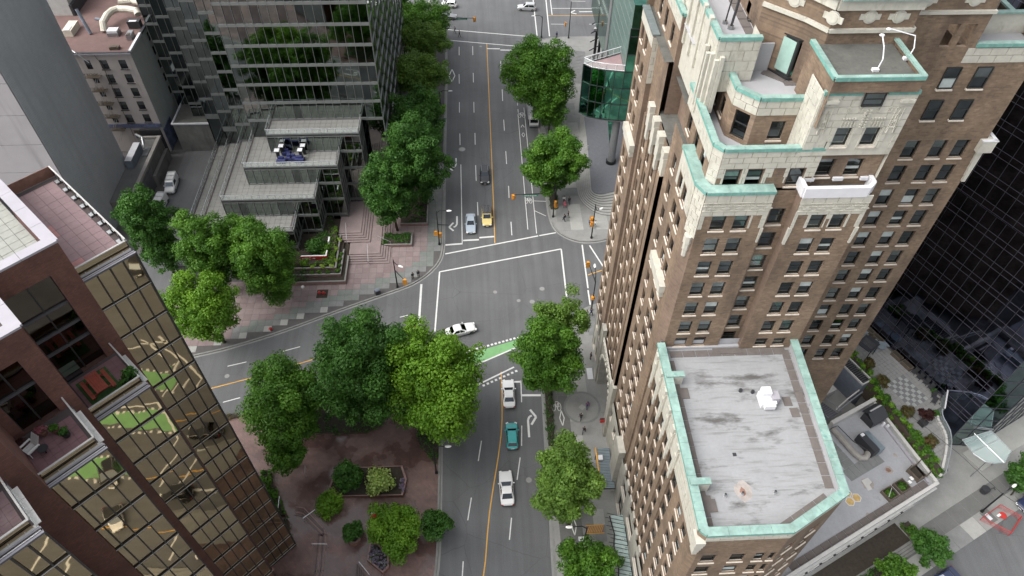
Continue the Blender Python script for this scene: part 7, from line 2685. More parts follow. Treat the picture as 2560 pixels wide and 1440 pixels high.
bush('round_maple', 'smaller lighter green shrub at the right of the dark dome behind the sign wall', (-26.5, 86.6, 1.4), 1.1, 1.8, GREEN_MID, 1700, .12, 81)
t = thing('sign_wall', 'white topped dark red sign wall turning a corner above the clipped hedge', 'sign', (-28, 84.7, 1.4))
b = MB()
b.box(-30.4, -26.1, 84.62, 84.86, 1.4, 2.72, 'cloth_purple', 'sign_white')
b.box(-26.34, -26.1, 84.86, 86.1, 1.4, 2.72, 'red_paint', 'sign_white')
b.box(-30.4, -26.1, 84.56, 84.62, 1.9, 2.66, 'red_paint')
b.box(-26.34, -26.1, 88.0, 89.2, 1.4, 2.72, 'sign_white')
b.build('wall', t)


def text_obj(txt, size, M, m, parent, name='lettering'):
    cu = bpy.data.curves.new(name, 'FONT')
    cu.body = txt
    cu.size = size
    cu.extrude = .01
    cu.align_x = 'CENTER'
    tmp = bpy.data.objects.new(name, cu)
    me = bpy.data.meshes.new_from_object(tmp)
    bpy.data.objects.remove(tmp)
    me.materials.clear()
    me.materials.append(MATS[m])
    return link(name, me, parent, M)


text_obj('HSBC', .62, Matrix.Translation((-29.5, 84.54, 2.05)) @ Matrix.Rotation(math.pi / 2, 4, 'X'), 'sign_white', t)
b = MB()
b.face([(-28.5, 84.54, 2.25), (-28.25, 84.54, 2.05), (-28.0, 84.54, 2.25), (-28.25, 84.54, 2.45)], 'sign_white')
b.build('emblem', t)

# beds under the left row of trees
for i, (x0, x1, y0, y1) in enumerate(((-18.5, -12.2, 88.8, 91.6), (-14.5, -9.6, 94, 150))):
    t = thing('tree_bed', ('low brick edged bed under the dark tree nearest the crossing', 'long brick edged bed along the left row of street trees')[i], 'planter', ((x0 + x1) / 2, (y0 + y1) / 2, .15))
    b = MB()
    b.box(x0, x1, y0, y0 + .25, .15, .75, 'step_brick', 'kerb_stone')
    b.box(x1 - .25, x1, y0 + .25, y1, .15, .75, 'step_brick', 'kerb_stone')
    b.build('brick_edge', t)
    b = MB()
    b.box(x0, x1 - .25, y0 + .25, y1, .15, .62, 'soil')
    b.build('soil', t)
    leaf_obj('ground_cover', t, [(random.uniform(x0 + .4, x1 - .5), random.uniform(y0 + .5, min(y1, y0 + 8)), .68) for _ in range(40)], [(.5, .5, .2)] * 40, 1400, .13, GREEN_DARK, 90 + i, kind='stuff')

# hedges by the patio and on the right-hand street
t = thing('patio_hedge', 'long mixed hedge of green and reddish leaves along the patio edge', 'hedge', R(-7.4, -10, Z))
cs, rs = [], []
for k in range(230):
    y = 1.5 - 22.5 * random.random()
    xm = -5.9 + .19 * min(0, y)
    cs.append((*R(xm + random.uniform(-.55, .6), y)[:2], Z + .2 + random.uniform(-1.6, .8)))
    rs.append((.4, .4, .38))
leaf_obj('foliage', t, cs[:150], rs[:150], 14000, .12, GREEN_MID, 101)
leaf_obj('foliage', t, cs[150:], rs[150:], 6000, .12, GREEN_BRIGHT, 102)
b = MB(R)
b.prism(ccw([(-5.6, 1.5), (-6.3, 1.5), (-10.2, -21), (-9.5, -21)]), Z - 2.5, Z + .5, 'bark', top='soil')
b.build('stems', t)
for k, (x, y) in enumerate(((-5.3, -4.6), (-5.9, -7.6), (-6.7, -12.6), (-7.6, -17.2))):
    bush('reddish_shrub', ('reddish leaved shrub beside the pergola end of the patio hedge', 'reddish leaved shrub at the upper end of the chequerboard', 'reddish leaved shrub below the chequerboard by the hedge', 'reddish leaved shrub near the curved balustrade end of the hedge')[k], R(x, y, Z), 1.0, 1.5, RUSTY, 1600, .12, 104 + k, 'reddish shrubs along the patio hedge')
t = thing('maroon_maple', 'small maroon maple in a square dark pot on the patio', 'potted tree', R(-6.1, -14.8, Z))
b = MB()
c = R(-6.1, -14.8)
b.obox((c[0], c[1], Z + .35), (.9, .9, .7), math.radians(25.5), 'dark_planter')
b.build('pot', t)
c2 = R(-5.5, -14.5)
leaf_obj('crown', t, [(c2[0] + random.gauss(0, .35), c2[1] + random.gauss(0, .35), Z + 1.5 + random.gauss(0, .2)) for _ in range(14)], [(.38, .38, .28)] * 14, 1500, .13, MAROON, 110)
b = MB()
b.tube([(c[0], c[1], Z + .6), (c2[0], c2[1], Z + 1.5)], .05, 'bark', 5)
b.build('trunk', t)
bush('round_bush', 'small round dark bush among the patio chairs', R(-.9, -12.0, Z), .5, .8, GREEN_DARK, 500, .11, 111)
bush('round_bush', 'small dark bush at the bend of the curved balustrade', R(-3.3, -14.7, Z), .5, .8, GREEN_DARK, 500, .11, 112)
S_ = Frame((57.0, 38.4), 25.5)
hedge_obj('pavement_hedge', 'short clipped green hedge at the wall end of the right pavement', [S_(-4.6, -1.0)[:2], S_(-3.4, -1.0)[:2], S_(-3.4, -3.6)[:2], S_(-4.6, -3.6)[:2]], .15, 1.2, GREEN_MID, 120, 30, .12)
hedge_obj('pavement_hedge', 'long dark clipped hedge in the sunken strip below the low block', [S_(-15.5, -3.4)[:2], S_(-8.0, -3.4)[:2], S_(-8.0, -4.9)[:2], S_(-15.5, -4.9)[:2]], .15, 1.3, GREEN_DARK, 121, 24, .13)
b = MB(S_)
b.box(-30, -4.8, -2.9, -.3, .15, .19, 'soil')
tag(b.build('earth_strip'), 'dark earth strip at the foot of the low block', 'planting bed')
b = MB(S_)
for k in range(4):
    b.box(-30, -5.0, -3.2 - .35 * k, -2.95 - .35 * k, .15, .2 + .02 * k, 'kerb_stone')
b.build('kerb_step', PSE)
hedge_obj('kerb_hedge', 'narrow dark clipped hedge between the road and the cycle path', [(8.75, 60), (9.65, 60), (9.3, 49), (8.55, 49)], .15, .95, GREEN_DARK, 122, 26, .11)
for i, (x, y) in enumerate(((13.3, 101),)):
    hedge_obj('street_bed', 'dark planting at the foot of the round tree by the crossing', [(12.9, 97.6), (14.1, 97.6), (14.3, 103), (12.9, 103)], .15, .5, GREEN_DARK, 123, 20, .12, 'planting')
# ------------------------------------------------------------------ vehicles
def loft(b, rings, m, close=True):
    for a, c in zip(rings[:-1], rings[1:]):
        n = len(a)
        for k in range(n):
            k2 = (k + 1) % n
            b.face([a[k], a[k2], c[k2], c[k]], m)
    if close:
        b.face(rings[0][::-1], m)
        b.face(rings[-1], m)


def make_car(kind, paint, label, loc, deg, cat='car', group=None, roof_m=None, name=None):
    """Local +y is the front. Body, cabin, glass, four wheels, lamps, mirrors, bumpers."""
    P_ = 'paint_' + paint
    Lc, Wc, belt, roofz, hood = dict(sedan=(4.75, 1.82, .95, 1.44, .88), coupe=(4.85, 1.86, .95, 1.42, .86), hatch=(4.1, 1.74, .98, 1.5, .92), wagon=(4.7, 1.82, .98, 1.62, .95), suv=(4.6, 1.86, 1.05, 1.68, 1.0), van=(4.8, 1.9, 1.15, 1.95, 1.08))[kind]
    t = thing(name or 'parked_car', label, cat, (loc[0], loc[1], 0.0 if len(loc) < 3 else loc[2]), group, math.radians(deg))
    M0 = WM[t.name]
    h = Lc / 2

    def put(b, nm, parent=t, smooth=False, **kw):
        return link(nm, b.mesh(nm, smooth), parent, M0, **kw)

    b = MB()
    st = [(-h, .74, .42, hood - .16), (-h + .1, .90, .28, hood - .02), (-h + .55, .985, .2, belt - .01 if kind not in ('sedan', 'coupe') else hood + .02), (-h * .45, 1.0, .19, belt), (h * .05, 1.0, .19, belt), (h * .38, 1.0, .19, belt - .01), (h * .62, .985, .2, hood), (h - .3, .93, .24, hood - .1), (h - .08, .80, .34, hood - .2), (h, .66, .42, hood - .3)]
    rings = []
    for y, f, zb, zt in st:
        w = Wc / 2 * f
        rings.append([(-w * .86, y, zb), (w * .86, y, zb), (w, y, zb + .12), (w, y, (zb + zt) / 2 + .08), (w * .965, y, zt - .06), (w * .87, y, zt), (0, y, zt + .025), (-w * .87, y, zt), (-w * .965, y, zt - .06), (-w, y, (zb + zt) / 2 + .08), (-w, y, zb + .12)])
    loft(b, [r[::-1] for r in rings], P_)
    put(b, 'body', smooth=True)
    yf0, yf1, yr1, yr0 = dict(sedan=(.19, .00, -.23, -.36), coupe=(.17, -.04, -.22, -.37), hatch=(.24, .07, -.38, -.47), wagon=(.22, .07, -.42, -.485), suv=(.22, .05, -.40, -.48), van=(.30, .17, -.47, -.495))[kind]
    yf0, yf1, yr1, yr0 = (v * Lc for v in (yf0, yf1, yr1, yr0))
    wb, wt = Wc / 2 * .93, Wc / 2 * (.72 if kind in ('sedan', 'coupe', 'hatch') else .80)
    ym = (yf0 + yr0) / 2 + .12

    def lvl(f):
        zz = belt - .03 + (roofz - belt + .03) * f
        w = wb + (wt - wb) * f
        yf, yr = yf0 + (yf1 - yf0) * f, yr0 + (yr1 - yr0) * f
        q = [(.82 * w, yf), (w, yf - .16), (w, ym + .05), (w, ym - .05), (w, yr + .26), (.84 * w, yr)]
        return [(x, y, zz) for x, y in q] + [(-x, y, zz) for x, y in q[::-1]]
    R4 = [lvl(0), lvl(.1), lvl(.88), lvl(1.0)]
    b, gl = MB(), MB()
    n = 12
    for li in range(3):
        for k in range(n):
            k2 = (k + 1) % n
            glass = li == 1 and k in (1, 3, 5, 7, 9, 11)
            if kind == 'van' and k in (3, 7) and li == 1:
                glass = False
            (gl if glass else b).face([R4[li][k2], R4[li][k], R4[li + 1][k], R4[li + 1][k2]], 'car_glass' if glass else P_)
    top = R4[3]
    cx, cy = 0, (yf1 + yr1) / 2
    in1 = [(x * .86, cy + (y - cy) * .93, roofz + .035) for x, y, z in top]
    rm = roof_m or P_
    for k in range(n):
        k2 = (k + 1) % n
        b.face([top[k2], top[k], in1[k], in1[k2]], rm)
    b.face(in1[::-1], rm)
    cab = put(b, 'cabin')
    put(gl, 'window', cab)
    for sx in (-1, 1):
        for sy, nm in ((h - .82, 'front'), (-h + .85, 'rear')):
            wx = sx * (Wc / 2 - .1)
            b = MB()
            pts = [(.32 * math.cos(k * math.pi / 8), .32 * math.sin(k * math.pi / 8)) for k in range(16)]
            xo, xi = wx + sx * .115, wx - sx * .11
            for k in range(16):
                p, q = pts[k], pts[(k + 1) % 16]
                b.face([(xo, sy + p[0], .33 + p[1]), (xo, sy + q[0], .33 + q[1]), (xi, sy + q[0], .33 + q[1]), (xi, sy + p[0], .33 + p[1])], 'tyre')
            b.face([(xo, sy + p[0], .33 + p[1]) for p in pts], 'tyre')
            w = put(b, 'wheel')
            b = MB()
            for j in range(5):
                a0, a1 = j * 1.2566, j * 1.2566 + .75
                b.face([(xo + sx * .008, sy, .33), (xo + sx * .008, sy + .2 * math.cos(a0), .33 + .2 * math.sin(a0)), (xo + sx * .008, sy + .2 * math.cos(a1), .33 + .2 * math.sin(a1))], 'rim_metal')
            put(b, 'rim', w)
        b = MB()
        zl = hood - .34
        b.obox((sx * Wc * .345, h - .1, zl + .06), (.36, .3, .15), sx * -.42, 'lamp_clear')
        put(b, 'headlight')
        b = MB()
        b.obox((sx * Wc * .38, -h + .07, hood - .22), (.3, .16, .16), sx * .3, 'lamp_red')
        put(b, 'tail_light')
        b = MB()
        b.obox((sx * (Wc / 2 + .08), yf0 - .35, belt + .06), (.2, .12, .14), 0, P_)
        put(b, 'wing_mirror')
    b = MB()
    b.box(-.45, .45, h - .06, h + .02, .42, .56, 'car_trim')
    b.box(-.26, .26, h + .0, h + .035, .34, .43, 'sign_white')
    b.box(-.26, .26, -h - .03, -h + .02, .55, .66, 'sign_white')
    b.box(-.7, .7, -h - .01, -h + .1, .26, .36, 'car_trim')
    put(b, 'bumper_trim')
    if kind in ('suv', 'wagon', 'van'):
        for sx in (-1, 1):
            b = MB()
            b.box(sx * wt * .86 - .025, sx * wt * .86 + .025, yr1 + .2, yf1 - .2, roofz + .05, roofz + .09, 'rim_metal' if kind != 'van' else 'white_metal')
            put(b, 'roof_rail')
    if kind == 'wagon':
        for k in range(5):
            b = MB()
            x = -.44 + .22 * k
            b.box(x - .012, x + .012, yr1 + .15, yf1 - .2, roofz + .036, roofz + .05, 'mullion_edge')
            put(b, 'roof_rib')
    if kind == 'van':
        for k in range(3):
            b = MB()
            b.box(-wt * .9, wt * .9, yr1 + .3 + k * 1.1, yr1 + .38 + k * 1.1, roofz + .09, roofz + .12, 'steel')
            put(b, 'roof_bar')
    return t


g = 'cars on the street'
make_car('coupe', 'white', 'white car at the lower end of the street, nearest the viewer', (2.4, 42.8), 2, group=g)
make_car('hatch', 'teal', 'bright teal hatchback in the queue between two white cars', (3.5, 50.6), 0, group=g)
make_car('sedan', 'white', 'white sedan waiting at the stop line, first in the queue', (3.35, 57.6), 0, group=g)
make_car('sedan', 'white', 'white sedan turning across the crossing by the bright tree', (-3.7, 69.7), -74, group=g)
make_car('suv', 'black', 'shiny black car coming down the inner lane towards the crossing', (.92, 107.2), 180, group=g)
make_car('sedan', 'silverblue', 'pale blue silver sedan waiting in the middle lane at the stop line', (-1.9, 93.9), 180, group=g)
make_car('wagon', 'yellow', 'cream yellow taxi wagon with a dark ribbed roof waiting by the centre line', (1.05, 95.6), 180, cat='taxi', group=g, roof_m='car_trim', name='taxi')
make_car('suv', 'silver', 'silver sport utility car crossing at the upper right with a dark sunroof', (13.0, 172.3), 84, group=g)
make_car('hatch', 'white', 'white hatchback at the far crossing above the trees', (-6.7, 174.2), 84, group=g)
make_car('sedan', 'grey', 'dark grey car half hidden behind the far tree at the upper crossing', (-7.2, 168.4), -96, group=g)
make_car('sedan', 'white', 'white car tail glimpsed above the trees at the upper left of the crossing', (-19.5, 172.9), 86, group=g)
make_car('van', 'white', 'white van with roof bars standing in the alley in full view', (-57.9, 106.2, .175), 184, cat='van', group='vans in the alley', name='parked_van')
make_car('van', 'white', 'white van in the alley half under the tree', (-58.6, 100.4, .175), 176, cat='van', group='vans in the alley', name='parked_van')
make_car('sedan', 'navy', 'dark blue car parked at the right edge beside the young tree', (72.3, 38.2), 115, group=g)
make_car('sedan', 'navy', 'dark blue car cut by the lower edge on the right-hand street', (55.6, 28.4), 115, group=g)
g = 'cars below the view'
make_car('sedan', 'black', 'black car at the next crossing, seen only in the gold glass', (-8.1, 21.3), 176, group=g)
make_car('suv', 'black', 'second black car near the brick pavement, seen only in the gold glass', (-10.0, 12.3), 172, group=g)
make_car('suv', 'black', 'black car beside the green cycle lane, seen only in the gold glass', (.7, -4.4), 60, group=g)
make_car('hatch', 'white', 'white car with a dark roof, seen only in the gold glass', (-6.0, -1.6), 62, group=g, roof_m='car_trim')
make_car('suv', 'black', 'black car far along the cross street, seen only in the gold glass', (24.0, 3.0), 80, group=g)
# truck parked under the round tree
t = thing('parked_truck', 'white box truck parked under the round tree at the right kerb', 'truck', (11.4, 127.0, 0))
for nm, x0, x1, y0, y1, z0, z1, m in (('box_body', 10.35, 12.5, 124.6, 130.5, .8, 3.1, 'white_metal'), ('cab', 10.5, 12.4, 122.7, 124.5, .5, 2.3, 'paint_white'), ('bumper', 10.5, 12.4, 122.5, 122.7, .4, .7, 'steel'), ('chassis', 10.7, 12.2, 123, 130.4, .4, .78, 'car_trim')):
    b = MB()
    b.box(x0, x1, y0, y1, z0, z1, m)
    b.build(nm, t)
b = MB()
b.box(10.65, 12.25, 122.66, 122.69, 1.3, 2.1, 'car_glass')
b.build('windscreen', t)
for x in (10.6, 12.2):
    for y in (123.6, 128.6):
        b = MB()
        b.tube([(x - .12, y, .45), (x + .12, y, .45)], .45, 'tyre', 12)
        b.build('wheel', t)


# ------------------------------------------------------------------ people
def person_mesh(pose):
    """One continuous body grown by a skin over a jointed skeleton; +y is ahead."""
    s = {'stand': 0.0, 'walk': .34, 'walk2': -.3}[pose]
    J = [(0, 0, .95), (0, .01, 1.15), (0, .0, 1.36), (0, .01, 1.49), (0, .03, 1.60), (0, .045, 1.71),
         (.19, 0, 1.40), (.23, -.05 - s * .3, 1.14), (.22, .06 - s * .55, .90), (.22, .09 - s * .62, .82),
         (-.19, 0, 1.40), (-.23, -.05 + s * .3, 1.14), (-.22, .06 + s * .55, .90), (-.22, .09 + s * .62, .82),
         (.10, 0, .90), (.11, .06 + s * .45, .50), (.11, s * .85 - .02, .09), (.115, s * .85 + .15, .045),
         (-.10, 0, .90), (-.11, .06 - s * .45, .50), (-.11, -s * .85 - .02, .09), (-.115, -s * .85 + .15, .045)]
    E = [(0, 1), (1, 2), (2, 3), (3, 4), (4, 5), (2, 6), (6, 7), (7, 8), (8, 9), (2, 10), (10, 11), (11, 12), (12, 13), (0, 14), (14, 15), (15, 16), (16, 17), (0, 18), (18, 19), (19, 20), (20, 21)]
    rad = [(.15, .11), (.145, .105), (.165, .11), (.06, .06), (.085, .10), (.075, .085)] + [(.07, .07), (.05, .05), (.038, .038), (.045, .028)] * 2 + [(.095, .095), (.07, .07), (.05, .05), (.05, .035)] * 2
    me = bpy.data.meshes.new('body')
    me.from_pydata(J, E, [])
    o = bpy.data.objects.new('body', me)
    COL.objects.link(o)
    md = o.modifiers.new('skin', 'SKIN')
    for i, v in enumerate(me.skin_vertices[0].data):
        v.radius = rad[i]
        v.use_root = i == 0
    sb = o.modifiers.new('sub', 'SUBSURF')
    sb.levels = sb.render_levels = 1
    dg = bpy.context.evaluated_depsgraph_get()
    out = bpy.data.meshes.new_from_object(o.evaluated_get(dg))
    bpy.data.objects.remove(o)
    out.materials.clear()
    for m in ('skin', 'cloth_black', 'cloth_dark', 'car_trim'):
        out.materials.append(MATS[m])
    jv = [Vector(j) for j in J]
    slot = {4: 0, 5: 0, 3: 0, 9: 0, 13: 0, 0: 2, 14: 2, 15: 2, 16: 2, 18: 2, 19: 2, 20: 2, 17: 3, 21: 3}
    for p in out.polygons:
        i = min(range(len(jv)), key=lambda q: (jv[q] - p.center).length)
        p.material_index = slot.get(i, 1)
        p.use_smooth = True
    return out


PM = {k: person_mesh(k) for k in ('stand', 'walk', 'walk2')}


def person(label, x, y, deg, pose, shirt, legs, group=None, z=.15, hair='hair', bag=None, scale=1.0):
    t = thing('person', label, 'person', (x, y, z), group, math.radians(deg))
    M = WM[t.name] @ Matrix.Scale(scale, 4)
    o = link('body', PM[pose], t, M)
    for i, m in ((1, shirt), (2, legs)):
        o.material_slots[i].link = 'OBJECT'
        o.material_slots[i].material = MATS['cloth_' + m]
    b = MB()
    b.ball((0, .02, 1.69), .095, .105, .1, hair, 10, 5, -.3)
    b.ball((0, -.06, 1.6), .08, .05, .1, hair, 8, 4, -1)
    link('hair', b.mesh('hair', True), t, M)
    if bag:
        b = MB()
        b.box(-.15, .15, -.26, -.12, 1.05, 1.42, 'cloth_' + bag)
        link('backpack', b.mesh('backpack'), t, M)
    return t


g = 'people on the pavements'
person('person in black standing at the left crossing corner, hands by the sides', -11.7, 81.1, 20, 'stand', 'black', 'black', g)
person('person in dark clothes at the left crossing corner, nearer the road', -10.8, 81.6, 200, 'stand', 'dark', 'black', g)
person('person in a white top pushing a pink pushchair on the far corner', 15.45, 99.3, 185, 'walk', 'white', 'dark', g)
person('person in black walking beside the pink pushchair', 16.4, 99.0, 180, 'walk2', 'black', 'dark', g)
person('person with a dark backpack on the far corner, nearer the kerb', 15.05, 94.4, 60, 'walk', 'dark', 'black', g, bag='black')
person('person in black walking behind the backpacker on the far corner', 15.85, 95.2, 60, 'walk2', 'black', 'grey', g)
person('person in dark clothing crossing the far street, in front', -5.1, 161.1, 80, 'walk', 'black', 'dark', g, z=0)
person('person in black crossing the far street, behind', -4.0, 159.3, 80, 'walk2', 'black', 'black', g, z=0)
person('person in dark blue at the kerb by the big round tree', 19.3, 158.0, 200, 'stand', 'blue', 'black', g)
person('person in white at the corner by the brown tower', 15.75, 72.2, 240, 'stand', 'white', 'dark', g)
person('person in black between two others at the corner by the brown tower', 16.55, 72.0, 250, 'walk', 'black', 'black', g)
person('person in dark blue beside the signal pole at the brown tower corner', 17.3, 72.3, 230, 'walk2', 'blue', 'dark', g)
person('person in black standing by the arched entrance', 16.2, 63.6, 100, 'stand', 'black', 'black', g)
person('person in purple walking over the round paving medallion', 14.65, 54.9, 10, 'walk', 'purple', 'blue', g)
person('person in black with a pale bag striding off the paving medallion', 13.5, 53.1, 150, 'walk2', 'black', 'black', g, bag='white')
person('person in black by the yellowish tree beside the pavement', 13.7, 50.9, 160, 'walk', 'black', 'dark', g)
person('person by the pole on the far corner, in tan and dark', 13.7, 98.3, 90, 'stand', 'tan', 'dark', g)
person('person in white behind the signal pole on the far corner', 20.5, 92.6, 160, 'walk', 'white', 'grey', g)
person('person in blue beside the white-clad walker on the far corner', 19.6, 93.0, 160, 'walk2', 'blue', 'dark', g)
t = thing('pushchair', 'pink pushchair pushed across the far corner', 'pushchair', (15.55, 98.3, .15))
b = MB()
b.prism([(15.3, 98.0), (15.8, 98.0), (15.8, 98.7), (15.3, 98.7)], .5, .85, 'cloth_pink')
b.ball((15.55, 98.6, .85), .28, .25, .35, 'cloth_pink', 8, 4, 0)
b.build('seat', t)
b = MB()
b.tube([(15.33, 98.7, .7), (15.35, 99.05, 1.05), (15.75, 99.05, 1.05), (15.77, 98.7, .7)], .02, 'black_metal', 5)
b.build('handle', t)
for x, y in ((15.3, 98.0), (15.8, 98.0), (15.3, 98.7), (15.8, 98.7)):
    b = MB()
    b.tube([(x - .02, y, .27), (x + .02, y, .27)], .12, 'tyre', 10)
    b.tube([(x, y, .27), (x, y, .55)], .015, 'black_metal', 4)
    b.build('wheel', t)


# ------------------------------------------------------------------ lamps, signals and signs
def signal_head(t, x, y, z, deg, n=3):
    Fs = Frame((x, y), deg)
    b = MB(Fs)
    b.box(-.24, .24, -.14, .14, z, z + .34 * n, 'signal_yellow')
    b.box(-.34, .34, .14, .16, z - .08, z + .34 * n + .08, 'signal_yellow')
    o = b.build('signal_head', t)
    for k in range(n):
        b = MB(Fs)
        zc = z + .17 + .34 * k
        pts = [(.12 * math.cos(a * math.pi / 4), -.15, zc + .12 * math.sin(a * math.pi / 4)) for a in range(8)]
        b.face(pts, ('lamp_red', 'car_trim', 'car_trim')[2 - k] if n == 3 else 'car_trim')
        b.box(-.14, .14, -.3, -.145, zc + .12, zc + .15, 'signal_yellow')
        b.build('lens', o)


def lamp_post(name, label, x, y, h, cat='street lamp', arm=None, head=None, mast=None, signals=(), street_sign=None, group=None, pm='black_metal', z=.15, r=.12):
    t = thing(name, label, cat, (x, y, z), group)
    b = MB()
    b.cyl((x, y), r * 1.9, z, z + .35, pm, 10, r1=r * 1.6)
    b.tube([(x, y, z + .2), (x, y, h * .6), (x, y, h)], r, pm, 8, r2=r * .65)
    b.build('pole', t)
    if arm:
        ax, ay, az = arm
        b = MB()
        b.tube([(x, y, h - .3), (x + (ax - x) * .35, y + (ay - y) * .35, az + .12), (ax, ay, az)], .06, pm, 6)
        b.build('arm', t)
        b = MB()
        a = math.atan2(ay - y, ax - x)
        Fh = Frame((ax, ay), math.degrees(a))
        b.F = Fh
        b.ball((.25, 0, az), .48, .2, .13, 'lamp_clear', 10, 5)
        b.build('lamp_head', t)
    if mast:
        mx, my, mz = mast
        b = MB()
        b.tube([(x, y, mz + .15), (mx, my, mz)], .1, pm, 7, r2=.06)
        b.build('mast_arm', t)
    if street_sign:
        sx, sy, sz, w, deg = street_sign
        b = MB(Frame((sx, sy), deg))
        b.box(-w / 2, w / 2, -.03, .03, sz, sz + .38, 'sign_green')
        o = b.build('street_sign', t)
        b = MB(Frame((sx, sy), deg))
        for k in range(7):
            b.box(-w / 2 + .25 + k * (w - .5) / 7, -w / 2 + .25 + (k + .62) * (w - .5) / 7, -.036, -.03, sz + .1, sz + .27, 'sign_white')
        b.build('sign_text', o)
    for s in signals:
        signal_head(t, *s)
    return t


g = 'street lamps and signals'
lamp_post('signal_post', 'black lamp and signal post at the left corner of the crossing', -7.45, 89.2, 8.0, 'signal post', (-5.6, 89.2, 8.1), mast=(-5.6, 89.2, 4.8), signals=((-7.9, 89.2, 2.6, 180, 2), (-7.2, 89.0, 2.2, 90, 3)), group=g)
lamp_post('signal_post', 'black post whose long arm holds a signal and green sign over the far street', 13.15, 95.6, 8.1, 'signal post', (11.5, 95.6, 8.15), mast=(5.9, 95.6, 5.7), signals=((5.8, 95.5, 4.7, 0, 3), (13.5, 95.5, 2.5, 0, 2), (13.3, 95.3, 3.2, 90, 3)), street_sign=(8.9, 95.6, 5.25, 2.7, 0), group=g)
lamp_post('signal_post', 'black post with a yellow signal and a small hanging lamp by the curved steps', 19.5, 89.9, 8.2, 'signal post', (20.5, 90.6, 6.4), signals=((19.25, 89.8, 3.2, -90, 3), (19.2, 90.0, 4.4, 20, 2)), group=g)
lamp_post('signal_post', 'dark signal post leaning over the crossing corner beside the brown tower', 17.5, 73.3, 7.2, 'signal post', (17.6, 75.6, 8.0), mast=(17.0, 77.0, 6.9), signals=((16.8, 77.3, 6.3, 180, 3), (17.4, 73.2, 3.0, -30, 2)), group=g)
lamp_post('signal_post', 'black lamp post with a signal reaching over the side street by the pink plaza', -14.2, 79.4, 6.8, 'signal post', (-13.3, 78.9, 5.9), mast=(-12.6, 77.4, 4.2), signals=((-12.5, 77.2, 3.4, 180, 3),), group=g)
lamp_post('street_lamp', 'black lamp post at the point of the brick plaza by the road', -7.0, 45.6, 7.0, arm=(-5.3, 45.6, 7.3), group=g)
lamp_post('street_lamp', 'black lamp post with a white head leaning over the cycle path near the lower edge', 11.6, 34.2, 7.2, arm=(9.7, 34.2, 7.6), group=g)
lamp_post('street_lamp', 'short black lamp post behind the big round tree at the far crossing', 15.7, 158.6, 5.4, arm=(13.8, 158.6, 5.6), group=g)
lamp_post('signal_post', 'tall black pole carrying wires at the far right corner of the upper crossing', 22.2, 158.0, 9.4, 'signal post', signals=((21.2, 158.0, 3.2, 90, 3),), group=g)
lamp_post('street_lamp', 'lamp post hidden in the left tree row with its pale head over the road', -7.9, 128.5, 5.2, arm=(-5.9, 128.5, 5.4), group=g)
lamp_post('signal_post', 'signal arm with a green street sign reaching out of the far tree', -7.6, 158.6, 5.9, 'signal post', mast=(-.6, 158.4, 5.3), signals=((-.3, 158.3, 4.5, 0, 3),), street_sign=(-3.2, 158.4, 4.9, 2.4, 0), group=g)
lamp_post('street_lamp', 'black lamp post on the right-hand pavement beside the red barriers', 65.0, 37.1, 5.6, arm=(66.6, 37.9, 5.7), group=g)
b = MB()
b.tube([(54.9, 47, 9.5), (60.5, 41.8, 7.5), (65.0, 37.1, 5.4), (70, 32.0, 5.2), (76, 26, 5.6)], .035, 'black_metal', 4)
tag(b.build('overhead_cable'), 'dark overhead cable crossing the right-hand street past the lamp post', 'cable')
b = MB()
b.tube([(22.2, 158, 9.3), (10, 166, 8.9), (-10, 178, 9.2)], .025, 'black_metal', 4)
tag(b.build('overhead_cable'), 'thin overhead wire running from the pole at the far crossing', 'cable')
# bins, hydrants, barriers and small things
t = thing('litter_bin', 'dark grey round topped litter bin on the pink plaza near the kerb', 'bin', (-17.4, 78.1, .15))
b = MB(Frame((-17.4, 78.1), 25))
b.box(-.38, .38, -.32, .32, .15, 1.05, 'dark_paint')
b.build('body', t)
b = MB(Frame((-17.4, 78.1), 25))
for k in range(6):
    a0, a1 = math.pi * k / 6, math.pi * (k + 1) / 6
    b.face([(-.4, .34 * math.cos(a0), 1.05 + .28 * math.sin(a0)), (.4, .34 * math.cos(a0), 1.05 + .28 * math.sin(a0)), (.4, .34 * math.cos(a1), 1.05 + .28 * math.sin(a1)), (-.4, .34 * math.cos(a1), 1.05 + .28 * math.sin(a1))], 'stack_blue')
b.build('lid', t)
b = MB()
b.box(-27.4, -25.6, 77.5, 79.3, .155, .2, 'wall_brick', 'soil')
b.build('tree_pit', PNW)
b = MB()
b.box(-34.6, -33.0, 77.6, 79.2, .155, .2, 'wall_brick', 'soil')
b.build('tree_pit', PNW)
for i, (x, y, lb) in enumerate(((-26.9, 78.4, 'red fire hydrant in the bare tree pit, the left one of two'), (-26.2, 78.3, 'red fire hydrant in the bare tree pit, the right one of two'), (-33.6, 71.1, 'red fire hydrant at the kerb on the pale slabs'))):
    t = thing('fire_hydrant', lb, 'hydrant', (x, y, .18), 'red hydrants')
    b = MB()
    b.cyl((x, y), .17, .18, .7, 'red_paint', 10)
    b.ball((x, y, .7), .19, .19, .16, 'red_paint', 10, 4, 0)
    b.build('barrel', t)
    for a in (0, 1, 2):
        b = MB()
        b.tube([(x, y, .5), (x + .3 * math.cos(a * 1.57), y + .3 * math.sin(a * 1.57), .5)], .09, 'red_paint', 6)
        b.build('nozzle', t)
t = thing('white_globe', 'small white dome light on the plaza beside the tiered planter', 'light', (-29.9, 80.0, .15))
b = MB()
b.ball((-29.9, 80.0, .15), .3, .3, .4, 'white_plastic', 10, 5, 0)
b.build('dome', t)
t = thing('notice_box', 'pink bundle and a newspaper box by the lamp post near the lower edge', 'box', (12.0, 34.4, .15))
b = MB()
b.box(11.5, 12.4, 33.2, 34.1, .15, 1.0, 'cloth_pink')
b.build('bundle', t)
b = MB()
